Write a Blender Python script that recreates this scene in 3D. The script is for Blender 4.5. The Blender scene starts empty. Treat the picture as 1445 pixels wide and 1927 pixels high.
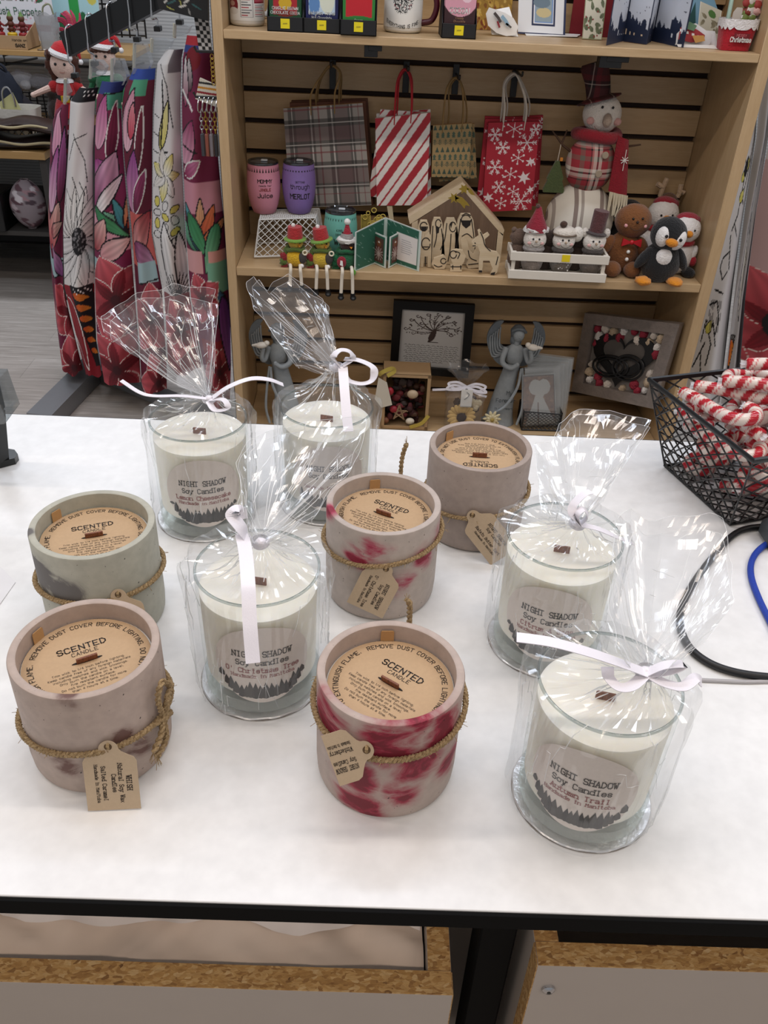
import bpy, math, random
import numpy as np
from mathutils import Vector, Matrix, noise as mnoise
random.seed(7); rng=np.random.default_rng(5)
PI=math.pi; R_=math.radians
scn=bpy.context.scene; COL=scn.collection
# ------------------------------------------------------------------ camera (solved from the photo)
FPX=1613.68; PITCH=.597117; ROLL=.0505277; YAW=.0381736
OC=np.array([0,0,1.41758]); TZ=.76
def _cam():
    cy,sy=math.cos(YAW),math.sin(YAW); cp,sp=math.cos(PITCH),math.sin(PITCH)
    f=np.array([sy*cp,cy*cp,-sp]); r0=np.array([cy,-sy,0]); u0=np.cross(r0,f)
    cr,sr=math.cos(ROLL),math.sin(ROLL)
    return cr*r0+sr*u0,-sr*r0+cr*u0,f
CR,CU,CF=_cam()
def ray(px,py): return CF*FPX+CR*(px-722.5)-CU*(py-963.5)
def at(px,py,Y): d=ray(px,py); return Vector(OC+d*(Y/d[1]))
def onz(px,py,z): d=ray(px,py); return Vector(OC+d*((z-OC[2])/d[2]))
def mpp(p): return float((np.array(p)-OC)@CF)/FPX
cd=bpy.data.cameras.new('camera'); cam=bpy.data.objects.new('camera',cd); COL.objects.link(cam)
m=Matrix.Identity(4)
for i in range(3):
    m[i][0]=CR[i]; m[i][1]=CU[i]; m[i][2]=-CF[i]; m[i][3]=OC[i]
cam.matrix_world=m; cd.sensor_fit='VERTICAL'; cd.sensor_height=36; cd.lens=36*FPX/1927
cd.clip_start=.02; scn.camera=cam
# ------------------------------------------------------------------ colour / materials
def C(h):
    if not isinstance(h,str): return tuple(h)
    h=h.lstrip('#'); o=[]
    for i in (0,2,4):
        c=int(h[i:i+2],16)/255; o.append(c/12.92 if c<=.04045 else ((c+.055)/1.055)**2.4)
    return tuple(o)
_M={}
class NT:
    def __init__(s,name):
        s.m=bpy.data.materials.new(name); s.m.use_nodes=True; s.t=s.m.node_tree; s.t.nodes.clear()
        s.out=s.n('ShaderNodeOutputMaterial')
    def n(s,t,**k):
        x=s.t.nodes.new(t)
        for a,b in k.items():
            if a.startswith('_'): x.inputs[a[1:].replace('_',' ')].default_value=b
            else: setattr(x,a,b)
        return x
    def l(s,a,b): s.t.links.new(a,b)
    def coord(s,kind='Object',scale=(1,1,1),loc=(0,0,0),rot=(0,0,0)):
        tc=s.n('ShaderNodeTexCoord'); mp=s.n('ShaderNodeMapping')
        mp.inputs['Scale'].default_value=scale; mp.inputs['Location'].default_value=loc; mp.inputs['Rotation'].default_value=rot
        s.l(tc.outputs[kind],mp.inputs['Vector']); return mp.outputs[0]
    def noise(s,v,scale,detail=3,rough=.5,dist=0):
        x=s.n('ShaderNodeTexNoise'); x.inputs['Scale'].default_value=scale; x.inputs['Detail'].default_value=detail
        x.inputs['Roughness'].default_value=rough; x.inputs['Distortion'].default_value=dist
        if v is not None: s.l(v,x.inputs['Vector'])
        return x.outputs['Fac']
    def ramp(s,f,stops,interp='LINEAR'):
        x=s.n('ShaderNodeValToRGB'); e=x.color_ramp.elements; x.color_ramp.interpolation=interp
        while len(e)<len(stops): e.new(.5)
        for a,(p,c) in zip(e,stops): a.position=p; a.color=(*C(c),1)
        s.l(f,x.inputs[0]); return x.outputs[0]
    def mix(s,f,a,b,mode='MIX'):
        x=s.n('ShaderNodeMix',data_type='RGBA',blend_type=mode)
        for sock,v in ((x.inputs[0],f),(x.inputs[6],a),(x.inputs[7],b)):
            if hasattr(v,'is_linked'): s.l(v,sock)
            elif isinstance(v,(int,float)): sock.default_value=v
            else: sock.default_value=(*C(v),1)
        return x.outputs[2]
    def bump(s,h,strength=.3,dist=.01):
        x=s.n('ShaderNodeBump'); x.inputs['Strength'].default_value=strength; x.inputs['Distance'].default_value=dist
        s.l(h,x.inputs['Height']); return x.outputs[0]
    def bsdf(s,col,rough=.5,metal=0,normal=None,**k):
        p=s.n('ShaderNodeBsdfPrincipled')
        if hasattr(col,'is_linked'): s.l(col,p.inputs['Base Color'])
        else: p.inputs['Base Color'].default_value=(*C(col),1)
        p.inputs['Roughness'].default_value=rough; p.inputs['Metallic'].default_value=metal
        for a,b in k.items(): p.inputs[a.replace('_',' ')].default_value=b
        if normal is not None: s.l(normal,p.inputs['Normal'])
        s.l(p.outputs[0],s.out.inputs[0]); return p
def mat(col,rough=.55,metal=0,var=.07,scale=40,bump=0,bscale=150,**k):
    key=('m',C(col),rough,metal,var,scale,bump,bscale,tuple(k.items()))
    if key not in _M:
        t=NT('paint_%d'%len(_M)); c=C(col); v=t.coord()
        f=t.noise(v,scale)
        b=t.mix(f,tuple(x*(1-var) for x in c),tuple(min(1,x*(1+var)) for x in c))
        nm=None
        if bump: nm=t.bump(t.noise(v,bscale,4),bump,.003)
        t.bsdf(b,rough,metal,nm,**k); _M[key]=t.m
    return _M[key]
def plush(col,b=1.0): return mat(col,.95,0,.12,120,b,260,Sheen_Weight=.25)
def vc(rough=.5,bump=0):
    key=('vc',rough,bump)
    if key not in _M:
        t=NT('printed_%d'%len(_M)); a=t.n('ShaderNodeAttribute',attribute_name='Col')
        nm=None
        if bump: nm=t.bump(t.noise(t.coord(),300,3),bump,.002)
        t.bsdf(a.outputs['Color'],rough,0,nm); _M[key]=t.m
    return _M[key]
# ------------------------------------------------------------------ mesh builder
class G:
    def __init__(s,M=None,zmin=None): s.v=[];s.f=[];s.mi=[];s.mats=[];s.col={};s.M=M;s.zmin=zmin
    def add(s,V,F,m,cols=None,M=None):
        o=len(s.v)
        if M is not None: V=[M@Vector(p) for p in V]
        if s.M is not None: V=[s.M@Vector(p) for p in V]
        if s.zmin is not None: V=[(p[0],p[1],max(p[2],s.zmin)) for p in V]
        s.v+= [tuple(p) for p in V]
        if m not in s.mats: s.mats.append(m)
        k=s.mats.index(m)
        s.f+=[tuple(i+o for i in f) for f in F]; s.mi+=[k]*len(F)
        if cols is not None:
            for i,c in enumerate(cols): s.col[o+i]=c
        return s
    def obj(s,name,parent=None,smooth=40,loc=None):
        me=bpy.data.meshes.new(name); me.from_pydata(s.v,[],s.f)
        for m in s.mats: me.materials.append(m)
        me.polygons.foreach_set('material_index',s.mi)
        if s.col:
            a=me.color_attributes.new('Col','FLOAT_COLOR','POINT'); arr=np.ones((len(s.v),4),np.float32); arr[:,:3]=.5
            ks=np.fromiter(s.col.keys(),int); arr[ks,:3]=np.array(list(s.col.values()))[:,:3]
            a.data.foreach_set('color',arr.ravel())
        if smooth:
            me.polygons.foreach_set('use_smooth',[True]*len(s.f)); me.set_sharp_from_angle(angle=R_(smooth))
        me.update(); o=bpy.data.objects.new(name,me); COL.objects.link(o)
        if parent is not None: o.parent=parent
        if loc is not None: o.location=loc
        return o
def thing(name,label,cat,loc=(0,0,0),rotz=0,group=None):
    o=bpy.data.objects.new(name,None); COL.objects.link(o); o.empty_display_size=.02
    o.location=loc; o.rotation_euler=(0,0,rotz); o['label']=label; o['category']=cat
    if group: o['group']=group
    return o
def tag(o,label,cat,group=None,kind=None):
    if label: o['label']=label
    if cat: o['category']=cat
    if group: o['group']=group
    if kind: o['kind']=kind
    return o
def struct(o): o['kind']='structure'; return o
def dup(root,loc,rotz=None,label=None,group=None):
    r=root.copy(); COL.objects.link(r); r.location=loc
    if rotz is not None: r.rotation_euler=(0,0,rotz)
    if label: r['label']=label
    if group: r['group']=group
    for ch in list(root.children):
        c=ch.copy(); COL.objects.link(c); c.parent=r
        for g in ch.children:
            d=g.copy(); COL.objects.link(d); d.parent=c
    return r
def TRS(loc=(0,0,0),rot=(0,0,0),sc=(1,1,1)):
    from mathutils import Euler
    return Matrix.LocRotScale(Vector(loc),Euler(rot),Vector(sc) if hasattr(sc,'__len__') else Vector((sc,)*3))
def box(g,c,s,m,bev=.0015,M=None,taper=1):
    hx,hy,hz=[a/2 for a in s]; b=min(bev,hx*.6,hy*.6,hz*.6); V=[];idx={}
    for sx in (-1,1):
        for sy in (-1,1):
            for sz in (-1,1):
                k=taper if sz>0 else 1
                for ax in range(3):
                    p=[sx*hx*k,sy*hy*k,sz*hz]; q=[(sx*(hx*k-b)),(sy*(hy*k-b)),(sz*(hz-b))]; q[ax]=p[ax]
                    idx[(sx,sy,sz,ax)]=len(V); V.append((c[0]+q[0],c[1]+q[1],c[2]+q[2]))
    F=[]
    for ax in range(3):
        a1,a2=(ax+1)%3,(ax+2)%3
        for s_ in (-1,1):
            f=[]
            for u,v in ((-1,-1),(1,-1),(1,1),(-1,1)):
                k=[0,0,0]; k[ax]=s_; k[a1]=u; k[a2]=v; f.append(idx[(*k,ax)])
            F.append(f if s_>0 else f[::-1])
            for t_ in (-1,1):
                # edge between ax=s_ and a1=t_
                k=[0,0,0]; k[ax]=s_; k[a1]=t_
                k2=k[:]; k[a2]=-1; k2[a2]=1
                f=[idx[(*k,ax)],idx[(*k,a1)],idx[(*k2,a1)],idx[(*k2,ax)]]
                F.append(f if s_*t_>0 else f[::-1])
    for sx in (-1,1):
        for sy in (-1,1):
            for sz in (-1,1):
                f=[idx[(sx,sy,sz,a)] for a in range(3)]; F.append(f if sx*sy*sz>0 else f[::-1])
    return g.add(V,F,m,M=M)
def lathe(g,prof,m,n=48,M=None,wob=None):
    V=[];F=[]; rows=[]
    for r,z in prof:
        if r<1e-6: rows.append([len(V)]); V.append((0,0,z))
        else:
            rows.append(list(range(len(V),len(V)+n)))
            for i in range(n):
                a=2*PI*i/n; rr=r*(wob(a,z) if wob else 1); V.append((rr*math.cos(a),rr*math.sin(a),z))
    for A,B in zip(rows,rows[1:]):
        for i in range(n):
            j=(i+1)%n
            if len(A)==1 and len(B)==1: continue
            if len(A)==1: F.append((A[0],B[j],B[i]))
            elif len(B)==1: F.append((A[i],A[j],B[0]))
            else: F.append((A[i],A[j],B[j],B[i]))
    return g.add(V,F,m,M=M)
def frames(P,closed):
    n=len(P); T=[]
    for i in range(n):
        a=P[i-1] if (i or closed) else P[0]; b=P[(i+1)%n] if (i<n-1 or closed) else P[-1]
        t=(b-a); T.append(t.normalized() if t.length>1e-9 else Vector((0,0,1)))
    up=Vector((0,0,1)) if abs(T[0].z)<.9 else Vector((1,0,0)); N=[]
    nn=(up-T[0]*up.dot(T[0])).normalized()
    for t in T:
        nn=nn-t*nn.dot(t); nn=nn.normalized() if nn.length>1e-6 else t.orthogonal().normalized(); N.append(nn)
    return T,N
def tube(g,pts,r,m,n=8,closed=False,cap=True,M=None):
    P=[Vector(p) for p in pts]; T,N=frames(P,closed); V=[];F=[]; k=len(P)
    for i in range(k):
        b=T[i].cross(N[i]); rr=r[i] if hasattr(r,'__len__') else r
        for j in range(n):
            a=2*PI*j/n; V.append(P[i]+(N[i]*math.cos(a)+b*math.sin(a))*rr)
    for i in range(k if closed else k-1):
        for j in range(n):
            a,b_=i*n,((i+1)%k)*n; F.append((a+j,a+(j+1)%n,b_+(j+1)%n,b_+j))
    if cap and not closed: F+= [tuple(range(n))[::-1],tuple(range((k-1)*n,k*n))]
    return g.add(V,F,m,M=M)
def spline(pts,n=8,closed=False):
    P=[Vector(p) for p in pts]; o=[]; k=len(P)
    for i in range(k if closed else k-1):
        p0=P[i-1] if (i>0 or closed) else P[0]*2-P[1]; p1=P[i]; p2=P[(i+1)%k]; p3=P[(i+2)%k] if (i+2<k or closed) else P[-1]*2-P[-2]
        for j in range(n):
            t=j/n; o.append(.5*((2*p1)+(p2-p0)*t+(2*p0-5*p1+4*p2-p3)*t*t+(-p0+3*p1-3*p2+p3)*t**3))
    if not closed: o.append(P[-1])
    return o
def ribbon(g,pts,w,m,view=None,thick=.0006,twist=None,M=None):
    P=[Vector(p) for p in pts]; T,_=frames(P,False); V=[];F=[]; k=len(P)
    prev=None
    for i in range(k):
        d=(P[i]-Vector(OC)).normalized() if view is None else Vector(view)
        s=T[i].cross(d)
        if s.length<1e-3: s=prev if prev else T[i].orthogonal()
        s.normalize()
        if prev is not None and s.dot(prev)<0: s=-s
        prev=s.copy()
        if twist: s=Matrix.Rotation(twist[i] if hasattr(twist,'__len__') else twist,3,T[i])@s
        ww=w[i] if hasattr(w,'__len__') else w
        nn=s.cross(T[i]).normalized()*thick/2
        V+=[P[i]-s*ww/2+nn,P[i]+s*ww/2+nn,P[i]+s*ww/2-nn,P[i]-s*ww/2-nn]
    for i in range(k-1):
        for j in range(4): F.append((i*4+j,i*4+(j+1)%4,i*4+4+(j+1)%4,i*4+4+j))
    F+=[(3,2,1,0),(k*4-4,k*4-3,k*4-2,k*4-1)]
    return g.add(V,F,m,M=M)
def prism(g,poly,z0,z1,m,M=None):
    """extrude a 2-D outline (x,y) from z0 to z1 ; M maps it"""
    A=sum(poly[i][0]*poly[(i+1)%len(poly)][1]-poly[(i+1)%len(poly)][0]*poly[i][1] for i in range(len(poly)))
    if A<0: poly=poly[::-1]
    n=len(poly); V=[(x,y,z0) for x,y in poly]+[(x,y,z1) for x,y in poly]
    F=[tuple(range(n))[::-1],tuple(range(n,2*n))]+[(i,(i+1)%n,n+(i+1)%n,n+i) for i in range(n)]
    return g.add(V,F,m,M=M)
UP=Matrix(((1,0,0,0),(0,0,-1,0),(0,1,0,0),(0,0,0,1)))   # outline x,y -> x,z ; extrude towards -y
def ell(g,c,r,m,n=20,k=14,M=None,lump=0,seed=0,rot=None,sq=1):
    r=(r,)*3 if not hasattr(r,'__len__') else r
    V=[(0,0,1)]
    for i in range(1,k):
        a=PI*i/k
        for j in range(n):
            b=2*PI*j/n; V.append((math.sin(a)*math.cos(b),math.sin(a)*math.sin(b),math.cos(a)))
    V.append((0,0,-1)); W=[]
    RM=None
    if rot is not None: RM=TRS((0,0,0),rot)
    for p in V:
        p=Vector(p); s=1
        if lump: s+=lump*mnoise.noise(p*2.2+Vector((seed*7.1,seed*3.3,0)))
        if sq!=1: p=Vector([math.copysign(abs(a)**sq,a) for a in p])
        q=Vector((p.x*r[0]*s,p.y*r[1]*s,p.z*r[2]*s))
        if RM: q=RM@q
        W.append(q+Vector(c))
    F=[(0,1+j,1+(j+1)%n) for j in range(n)]
    for i in range(k-2):
        for j in range(n):
            a=1+i*n; b=a+n; F.append((a+j,b+j,b+(j+1)%n,a+(j+1)%n))
    l=len(V)-1; a=1+(k-2)*n; F+=[(l,a+(j+1)%n,a+j) for j in range(n)]
    return g.add(W,F,m,M=M)
def grid(g,fn,nu,nv,m,cols=None,closeu=False,M=None):
    V=[fn(i/(nu if closeu else nu-1),j/(nv-1)) for j in range(nv) for i in range(nu)]; F=[]
    for j in range(nv-1):
        for i in range(nu if closeu else nu-1):
            a=j*nu+i; b=j*nu+(i+1)%nu; F.append((a,b,b+nu,a+nu))
    return g.add(V,F,m,cols,M=M)
# ------------------------------------------------------------------ a small stroke alphabet for all the lettering
GL={'A':'02 28 42|14 34','B':'02 08 38 47 46 35 05|35 44 43 32 02','C':'47 38 18 07 03 12 32 43','D':'02 08 28 46 44 22 02','E':'48 08 02 42|05 35','F':'48 08 02|05 35','G':'47 38 18 07 03 12 32 43 45 25','H':'02 08|42 48|05 45','I':'22 28','J':'48 43 32 12 03','K':'02 08|48 05 42','L':'08 02 42','M':'02 08 25 48 42','N':'02 08 42 48','O':'18 07 03 12 32 43 47 38 18','P':'02 08 38 47 46 35 05','Q':'18 07 03 12 32 43 47 38 18|24 42','R':'02 08 38 47 46 35 05|25 42','S':'47 38 18 07 06 15 35 44 43 32 12 03','T':'08 48|28 22','U':'08 03 12 32 43 48','V':'08 22 48','W':'08 12 26 32 48','X':'02 48|08 42','Y':'08 25 48|25 22','Z':'08 48 02 42',
'a':'06 36 45 42|44 14 03 12 32 43','b':'08 02|05 16 36 45 43 32 12 03','c':'45 36 16 05 03 12 32 43','d':'48 42|45 36 16 05 03 12 32 43','e':'04 44 45 36 16 05 03 12 32 43','f':'38 28 17 12|06 36','g':'46 41 30 10|45 36 16 05 03 12 32 43','h':'08 02|05 16 36 45 42','i':'26 22|28 27','j':'26 21 10|28 27','k':'08 02|36 04 42','l':'28 22','m':'02 06|05 16 25 22|25 36 45 42','n':'02 06|05 16 36 45 42','o':'16 05 03 12 32 43 45 36 16','p':'00 06|05 16 36 45 43 32 12 03','q':'40 46|45 36 16 05 03 12 32 43','r':'12 16|15 26 46','s':'45 36 16 05 14 34 43 32 12 03','t':'18 13 22 32 43|06 36','u':'06 03 12 32 43|46 42','v':'06 22 46','w':'06 12 25 32 46','x':'02 46|06 42','y':'06 22|46 22 10 00','z':'06 46 02 42',
'1':'17 28 22','4':'32 38 04 44','/':'02 48','.':'22 23','，':'23 11',',':'23 11',"'":'28 26','&':'42 17 28 37 36 04 03 12 22 44','!':'28 24|22 23'}
def adv(ch,style):
    if style=='type': return 5.6
    if ch in "Iil.,'!1": return 3.0
    if ch in 'MWmw': return 6.8
    if ch in ' ftjr': return 4.4
    return 5.8
def strokes(txt,style):
    """list of (polyline) in glyph units, and total width"""
    out=[]; x=0
    for ch in txt:
        a=adv(ch,style)
        if ch in GL:
            thin=ch in "Iil.,'!1" and style!='type'; sx=1.35 if (ch in 'MWmw' and style!='type') else 1
            for part in GL[ch].split('|'):
                P=[((int(t[0])*sx)-(1.4 if thin else 0)+x,int(t[1])-2) for t in part.split()]
                out.append(P)
                if style=='type' and ch not in ".,'/&!":
                    for e,q in ((P[0],P[1]),(P[-1],P[-2])):
                        if abs(e[1]-q[1])>abs(e[0]-q[0])*1.1 and e[1] in (0,6,4,-2): out.append([(e[0]-1.0,e[1]),(e[0]+1.0,e[1])])
        x+=a
    return out,x-1.2
def text(g,txt,h,xf,m,style='sans',weight=.75,align='c',stretch=1):
    """lettering of cap height h; xf maps (x,y) in metres to 3-D"""
    S,w=strokes(txt,style); k=h/6; V=[];F=[]
    x0={'c':-w/2,'l':0,'r':-w}[align]
    for P in S:
        for a,b in zip(P,P[1:]):
            dx,dy=b[0]-a[0],b[1]-a[1]; L=math.hypot(dx,dy) or 1; dx/=L; dy/=L; e=weight*.45
            A=(a[0]-dx*e,a[1]-dy*e); B=(b[0]+dx*e,b[1]+dy*e); nx,ny=-dy*weight/2,dx*weight/2; o=len(V)
            for q in ((A[0]-nx,A[1]-ny),(B[0]-nx,B[1]-ny),(B[0]+nx,B[1]+ny),(A[0]+nx,A[1]+ny)): V.append(xf((q[0]+x0)*k*stretch,q[1]*k))
            F.append((o,o+1,o+2,o+3))
    return g.add(V,F,m)
# ------------------------------------------------------------------ numpy painter for printed surfaces
class Paint:
    def __init__(s,nx,ny,x0,y0,x1,y1,bg):
        s.nx,s.ny=nx,ny; s.X,s.Y=np.meshgrid(np.linspace(x0,x1,nx),np.linspace(y0,y1,ny)); s.a=np.empty((ny,nx,3)); s.a[:]=C(bg)
    def put(s,mask,c): s.a[mask]=C(c)
    def rect(s,x0,y0,x1,y1,c): s.put((s.X>=x0)&(s.X<=x1)&(s.Y>=y0)&(s.Y<=y1),c)
    def band(s,f,c,al=1):
        s.a[f]=s.a[f]*(1-al)+np.array(C(c))*al
    def ell(s,cx,cy,rx,ry,ang,c1,c2=None,ol=None,ow=.12):
        a=R_(ang); dx,dy=s.X-cx,s.Y-cy; u=(dx*math.cos(a)+dy*math.sin(a))/rx; v=(-dx*math.sin(a)+dy*math.cos(a))/ry; r=np.hypot(u,v)
        if ol: s.put(r<1+ow,ol)
        k=r<1; t=np.clip(r,0,1)[...,None]
        col=np.array(C(c1))*(1-t)+np.array(C(c2 or c1))*t; s.a[k]=col[k]
    def petal(s,x0,y0,x1,y1,w,c1,c2,ol='#15101a',ow=3.0,vein=None):
        L=math.hypot(x1-x0,y1-y0); ux,uy=(x1-x0)/L,(y1-y0)/L; dx,dy=s.X-x0,s.Y-y0
        t=(dx*ux+dy*uy)/L; c=-dx*uy+dy*ux; tt=np.clip(t,0,1); ww=w*np.sin(PI*tt**.75)**.8
        if ol: s.put((t>-.02)&(t<1.03)&(np.abs(c)<ww+ow),ol)
        k=(t>0)&(t<1)&(np.abs(c)<ww)
        q=tt[...,None]; col=np.array(C(c1))*(1-q)+np.array(C(c2))*q
        st=.82+.3*(np.sin(c/np.maximum(ww,.5)*9)*.5+.5); s.a[k]=(col*st[...,None])[k]
        if vein: s.put(k&(np.abs(c)<.9),vein)
    def line(s,pts,w,c):
        for (x0,y0),(x1,y1) in zip(pts,pts[1:]):
            dx,dy=x1-x0,y1-y0; L2=dx*dx+dy*dy or 1; t=np.clip(((s.X-x0)*dx+(s.Y-y0)*dy)/L2,0,1)
            s.put(np.hypot(s.X-x0-t*dx,s.Y-y0-t*dy)<w/2,c)
    def flower(s,cx,cy,r,n,w,c1,c2,a0=0,ctr=None,**k):
        for i in range(n):
            a=R_(a0+360*i/n); s.petal(cx,cy,cx+r*math.cos(a),cy+r*math.sin(a),w,c1,c2,**k)
        if ctr: s.ell(cx,cy,r*.16,r*.16,0,ctr)
    def cols(s,flip=False):
        a=s.a[::-1] if flip else s.a
        return [tuple(c) for c in np.clip(a,0,1).reshape(-1,3)]
BLK=mat('#0b0b0c',.45,0,.1,60); WHT=mat('#ece9e4',.5); CHROME=mat('#c8c8ca',.22,1,.03); BLKM=mat('#0a0a0b',.38,0,.1)
KRAFT=mat('#b98f5f',.8,0,.06,300,.15,400); INK=mat('#1c1512',.7); INKR=mat('#8a3a3c',.7)
GOLD=mat('#b99a45',.35,.7,.1,200)
# ================================================================== the shop floor, walls
def wood(name='maple',c1='#c6a982',c2='#b4956c',axis=0):
    key=('wood',c1,c2,axis)
    if key in _M: return _M[key]
    t=NT(name); sc=[14,14,14]; sc[axis]=1.1
    v=t.coord('Object',sc); f=t.noise(v,4,5,.6,.6); f2=t.noise(t.coord('Object',[x*6 for x in sc]),5,3)
    c=t.mix(.35,t.ramp(f,((.3,c2),(.7,c1))),t.ramp(f2,((.3,c2),(.7,c1))))
    t.bsdf(c,.42); _M[key]=t.m; return t.m
def floor_mat():
    t=NT('grey_oak_planks'); v=t.coord('Object',(1,1,1))
    b=t.n('ShaderNodeTexBrick'); t.l(v,b.inputs['Vector']); b.offset=.37
    for k,x in (('Scale',1),('Mortar Size',.0012),('Brick Width',1.25),('Row Height',.17),('Bias',0)): b.inputs[k].default_value=x
    b.inputs['Color1'].default_value=(*C('#c3bcb4'),1); b.inputs['Color2'].default_value=(*C('#9c948c'),1); b.inputs['Mortar'].default_value=(*C('#6a625b'),1)
    g=t.noise(t.coord('Object',(1.2,16,1)),5,6,.65,.8)
    c=t.mix(.6,b.outputs[0],t.ramp(g,((.25,'#857d76'),(.5,'#b3aaa2'),(.75,'#ded7d0'))))
    t.bsdf(c,.45); return t.m
g=G(); box(g,(0,3,-.05),(9,9.6,.1),floor_mat(),.001); struct(g.obj('floor'))
def wall_mat():
    t=NT('grey_grooved_panel'); v=t.coord('Object',(1,1,1)); w=t.n('ShaderNodeTexWave',wave_type='BANDS',bands_direction='Z'); w.inputs['Scale'].default_value=22; w.inputs['Distortion'].default_value=.6; w.inputs['Detail'].default_value=2
    t.l(v,w.inputs['Vector']); c=t.mix(t.noise(v,3),t.ramp(w.outputs[1],((.0,'#8f9090'),(.6,'#b9bab9'),(1,'#c6c7c6'))),'#a7a8a8'); t.bsdf(c,.6); return t.m
g=G(); box(g,(0,4.68,1.5),(9,.1,3),wall_mat(),.001); struct(g.obj('wall_back'))
# ================================================================== white table
def laminate():
    t=NT('white_laminate'); v=t.coord(); c=t.ramp(t.noise(v,60,3),((.3,'#e9e9e8'),(.7,'#f1f1f0'))); t.bsdf(c,.33,0,t.bump(t.noise(v,500,2),.03,.001)); return t.m
def chip():
    t=NT('raw_chipboard'); v=t.coord('Object',(1,2,2)); vo=t.n('ShaderNodeTexVoronoi'); vo.inputs['Scale'].default_value=190; vo.inputs['Randomness'].default_value=1
    d=t.noise(v,60,4,.6,1.5); mx=t.n('ShaderNodeVectorMath',operation='ADD'); t.l(v,mx.inputs[0]); mp=t.n('ShaderNodeVectorMath',operation='SCALE'); t.l(t.noise(v,40,3),mp.inputs[0]); mp.inputs['Scale'].default_value=.03; t.l(mp.outputs[0],mx.inputs[1]); t.l(mx.outputs[0],vo.inputs['Vector'])
    c=t.ramp(vo.outputs['Color'],((.0,'#57351c'),(.15,'#93683a'),(.45,'#b98d52'),(.75,'#cfa870'),(1,'#e3c594')))
    c=t.mix(.22,c,t.ramp(d,((.3,'#7a5230'),(.6,'#cda468')))); t.bsdf(c,.85,0,t.bump(d,.5,.002)); return t.m
LAM=laminate(); CHIP=chip()
YF,YB=.394,1.1995
tb=thing('display_table','white laminate display table with black edge carrying the candles','table',(0,.3956,0),-.0185)
g=G(); box(g,(.0,(YB-YF)/2,TZ-.008),(2.6,YB-YF,.016),LAM,.0008); g.obj('tabletop',tb)
EDGE=mat('#070707',.75,0,.1,60,Specular_IOR_Level=.15)
g=G(); box(g,(0,-.002,TZ-.0105),(2.6,.004,.018),EDGE,.0005); box(g,(0,YB-YF+.002,TZ-.0105),(2.6,.004,.018),BLKM,.0005); g.obj('edge_band',tb)
g=G(); box(g,(0,.012,TZ-.022),(2.5,.018,.01),BLKM,.0005); g.obj('apron',tb)
lx=float(onz(955,1775,.70).x)
for x in (lx,lx-1.25,lx+1.02):
    for y in (.055,.74):
        g=G(); box(g,(x,y,.367),(.034,.034,.734),EDGE,.002); g.obj('leg',tb)
# boxes stored under the table
def bin_(label,x0,x1,y0,zt,depth,h,left_open=False):
    t=thing('chipboard_bin',label,'storage bin',(x0,y0+(.0155 if x0<-.5 else -.002),zt-h),-.0185); w=x1-x0
    MW=mat('#b5aaa0',.5,0,.03,20)
    def panel(c,s,raw):
        g=G(); box(g,c,s,MW,.0004); a=np.array(s)/2
        if raw: box(g,(c[0],c[1],c[2]+s[2]/2+.0004),(s[0]-.0006,s[1]-.0006,.0012),CHIP,.0002)
        return g
    th=.022
    panel((w/2,th/2,h/2),(w,th,h),1).obj('front_panel',t)
    for x in (th/2,w-th/2):
        gg=panel((x,th+(depth-th)/2,h/2),(th,depth-th,h),1); gg.obj('side_panel',t)
    for x,nm in ((0,'edge'),(w,'edge')):
        pass
    g=G(); box(g,(-.0003 if left_open else w+.0003,th/2,h/2),(.0012,th-.001,h-.001),CHIP,.0002); g.obj('raw_edge',t)
    panel((w/2,depth-th/2,h/2),(w-2*th,th,h),1).obj('back_panel',t)
    g=G(); box(g,(w/2,depth/2,.012),(w-2*th,depth-2*th,.022),MW,.0004); g.obj('bottom_panel',t)
    return t
xl=float(onz(851,1862,.62).x)
b1=bin_('open chipboard edged bin under the table, holding tissue paper, left of the black table leg','-' and -.86,xl,.3975,.62,.42,.5)
xr=float(onz(1012,1815,.668).x)
b2=bin_('white panelled chipboard bin under the table, right of the black table leg',xr,xr+.75,.400,.668,.4,.55,True)
bp=at(1030,1851,.402)-Vector(b2.location)
g=G(); lathe(g,[(0,.004),(.0035,.004),(.0058,.0022),(.0062,0)],CHROME,16,TRS((bp.x,0,bp.z),(PI/2,0,0))); lathe(g,[(0,.0044),(.002,.0043)],BLK,6,TRS((bp.x,0,bp.z),(PI/2,0,0))); g.obj('bolt',b2)
# grey white cabinet further back, seen between the two bins
g=G(); box(g,((xl+xr)/2,.62,.36),(xr-xl-.012,.02,.70),mat('#b8afa6',.5,0,.03),.001); tag(g.obj('divider_board'),'pale board standing behind the black table leg between the two bins','board')
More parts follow.
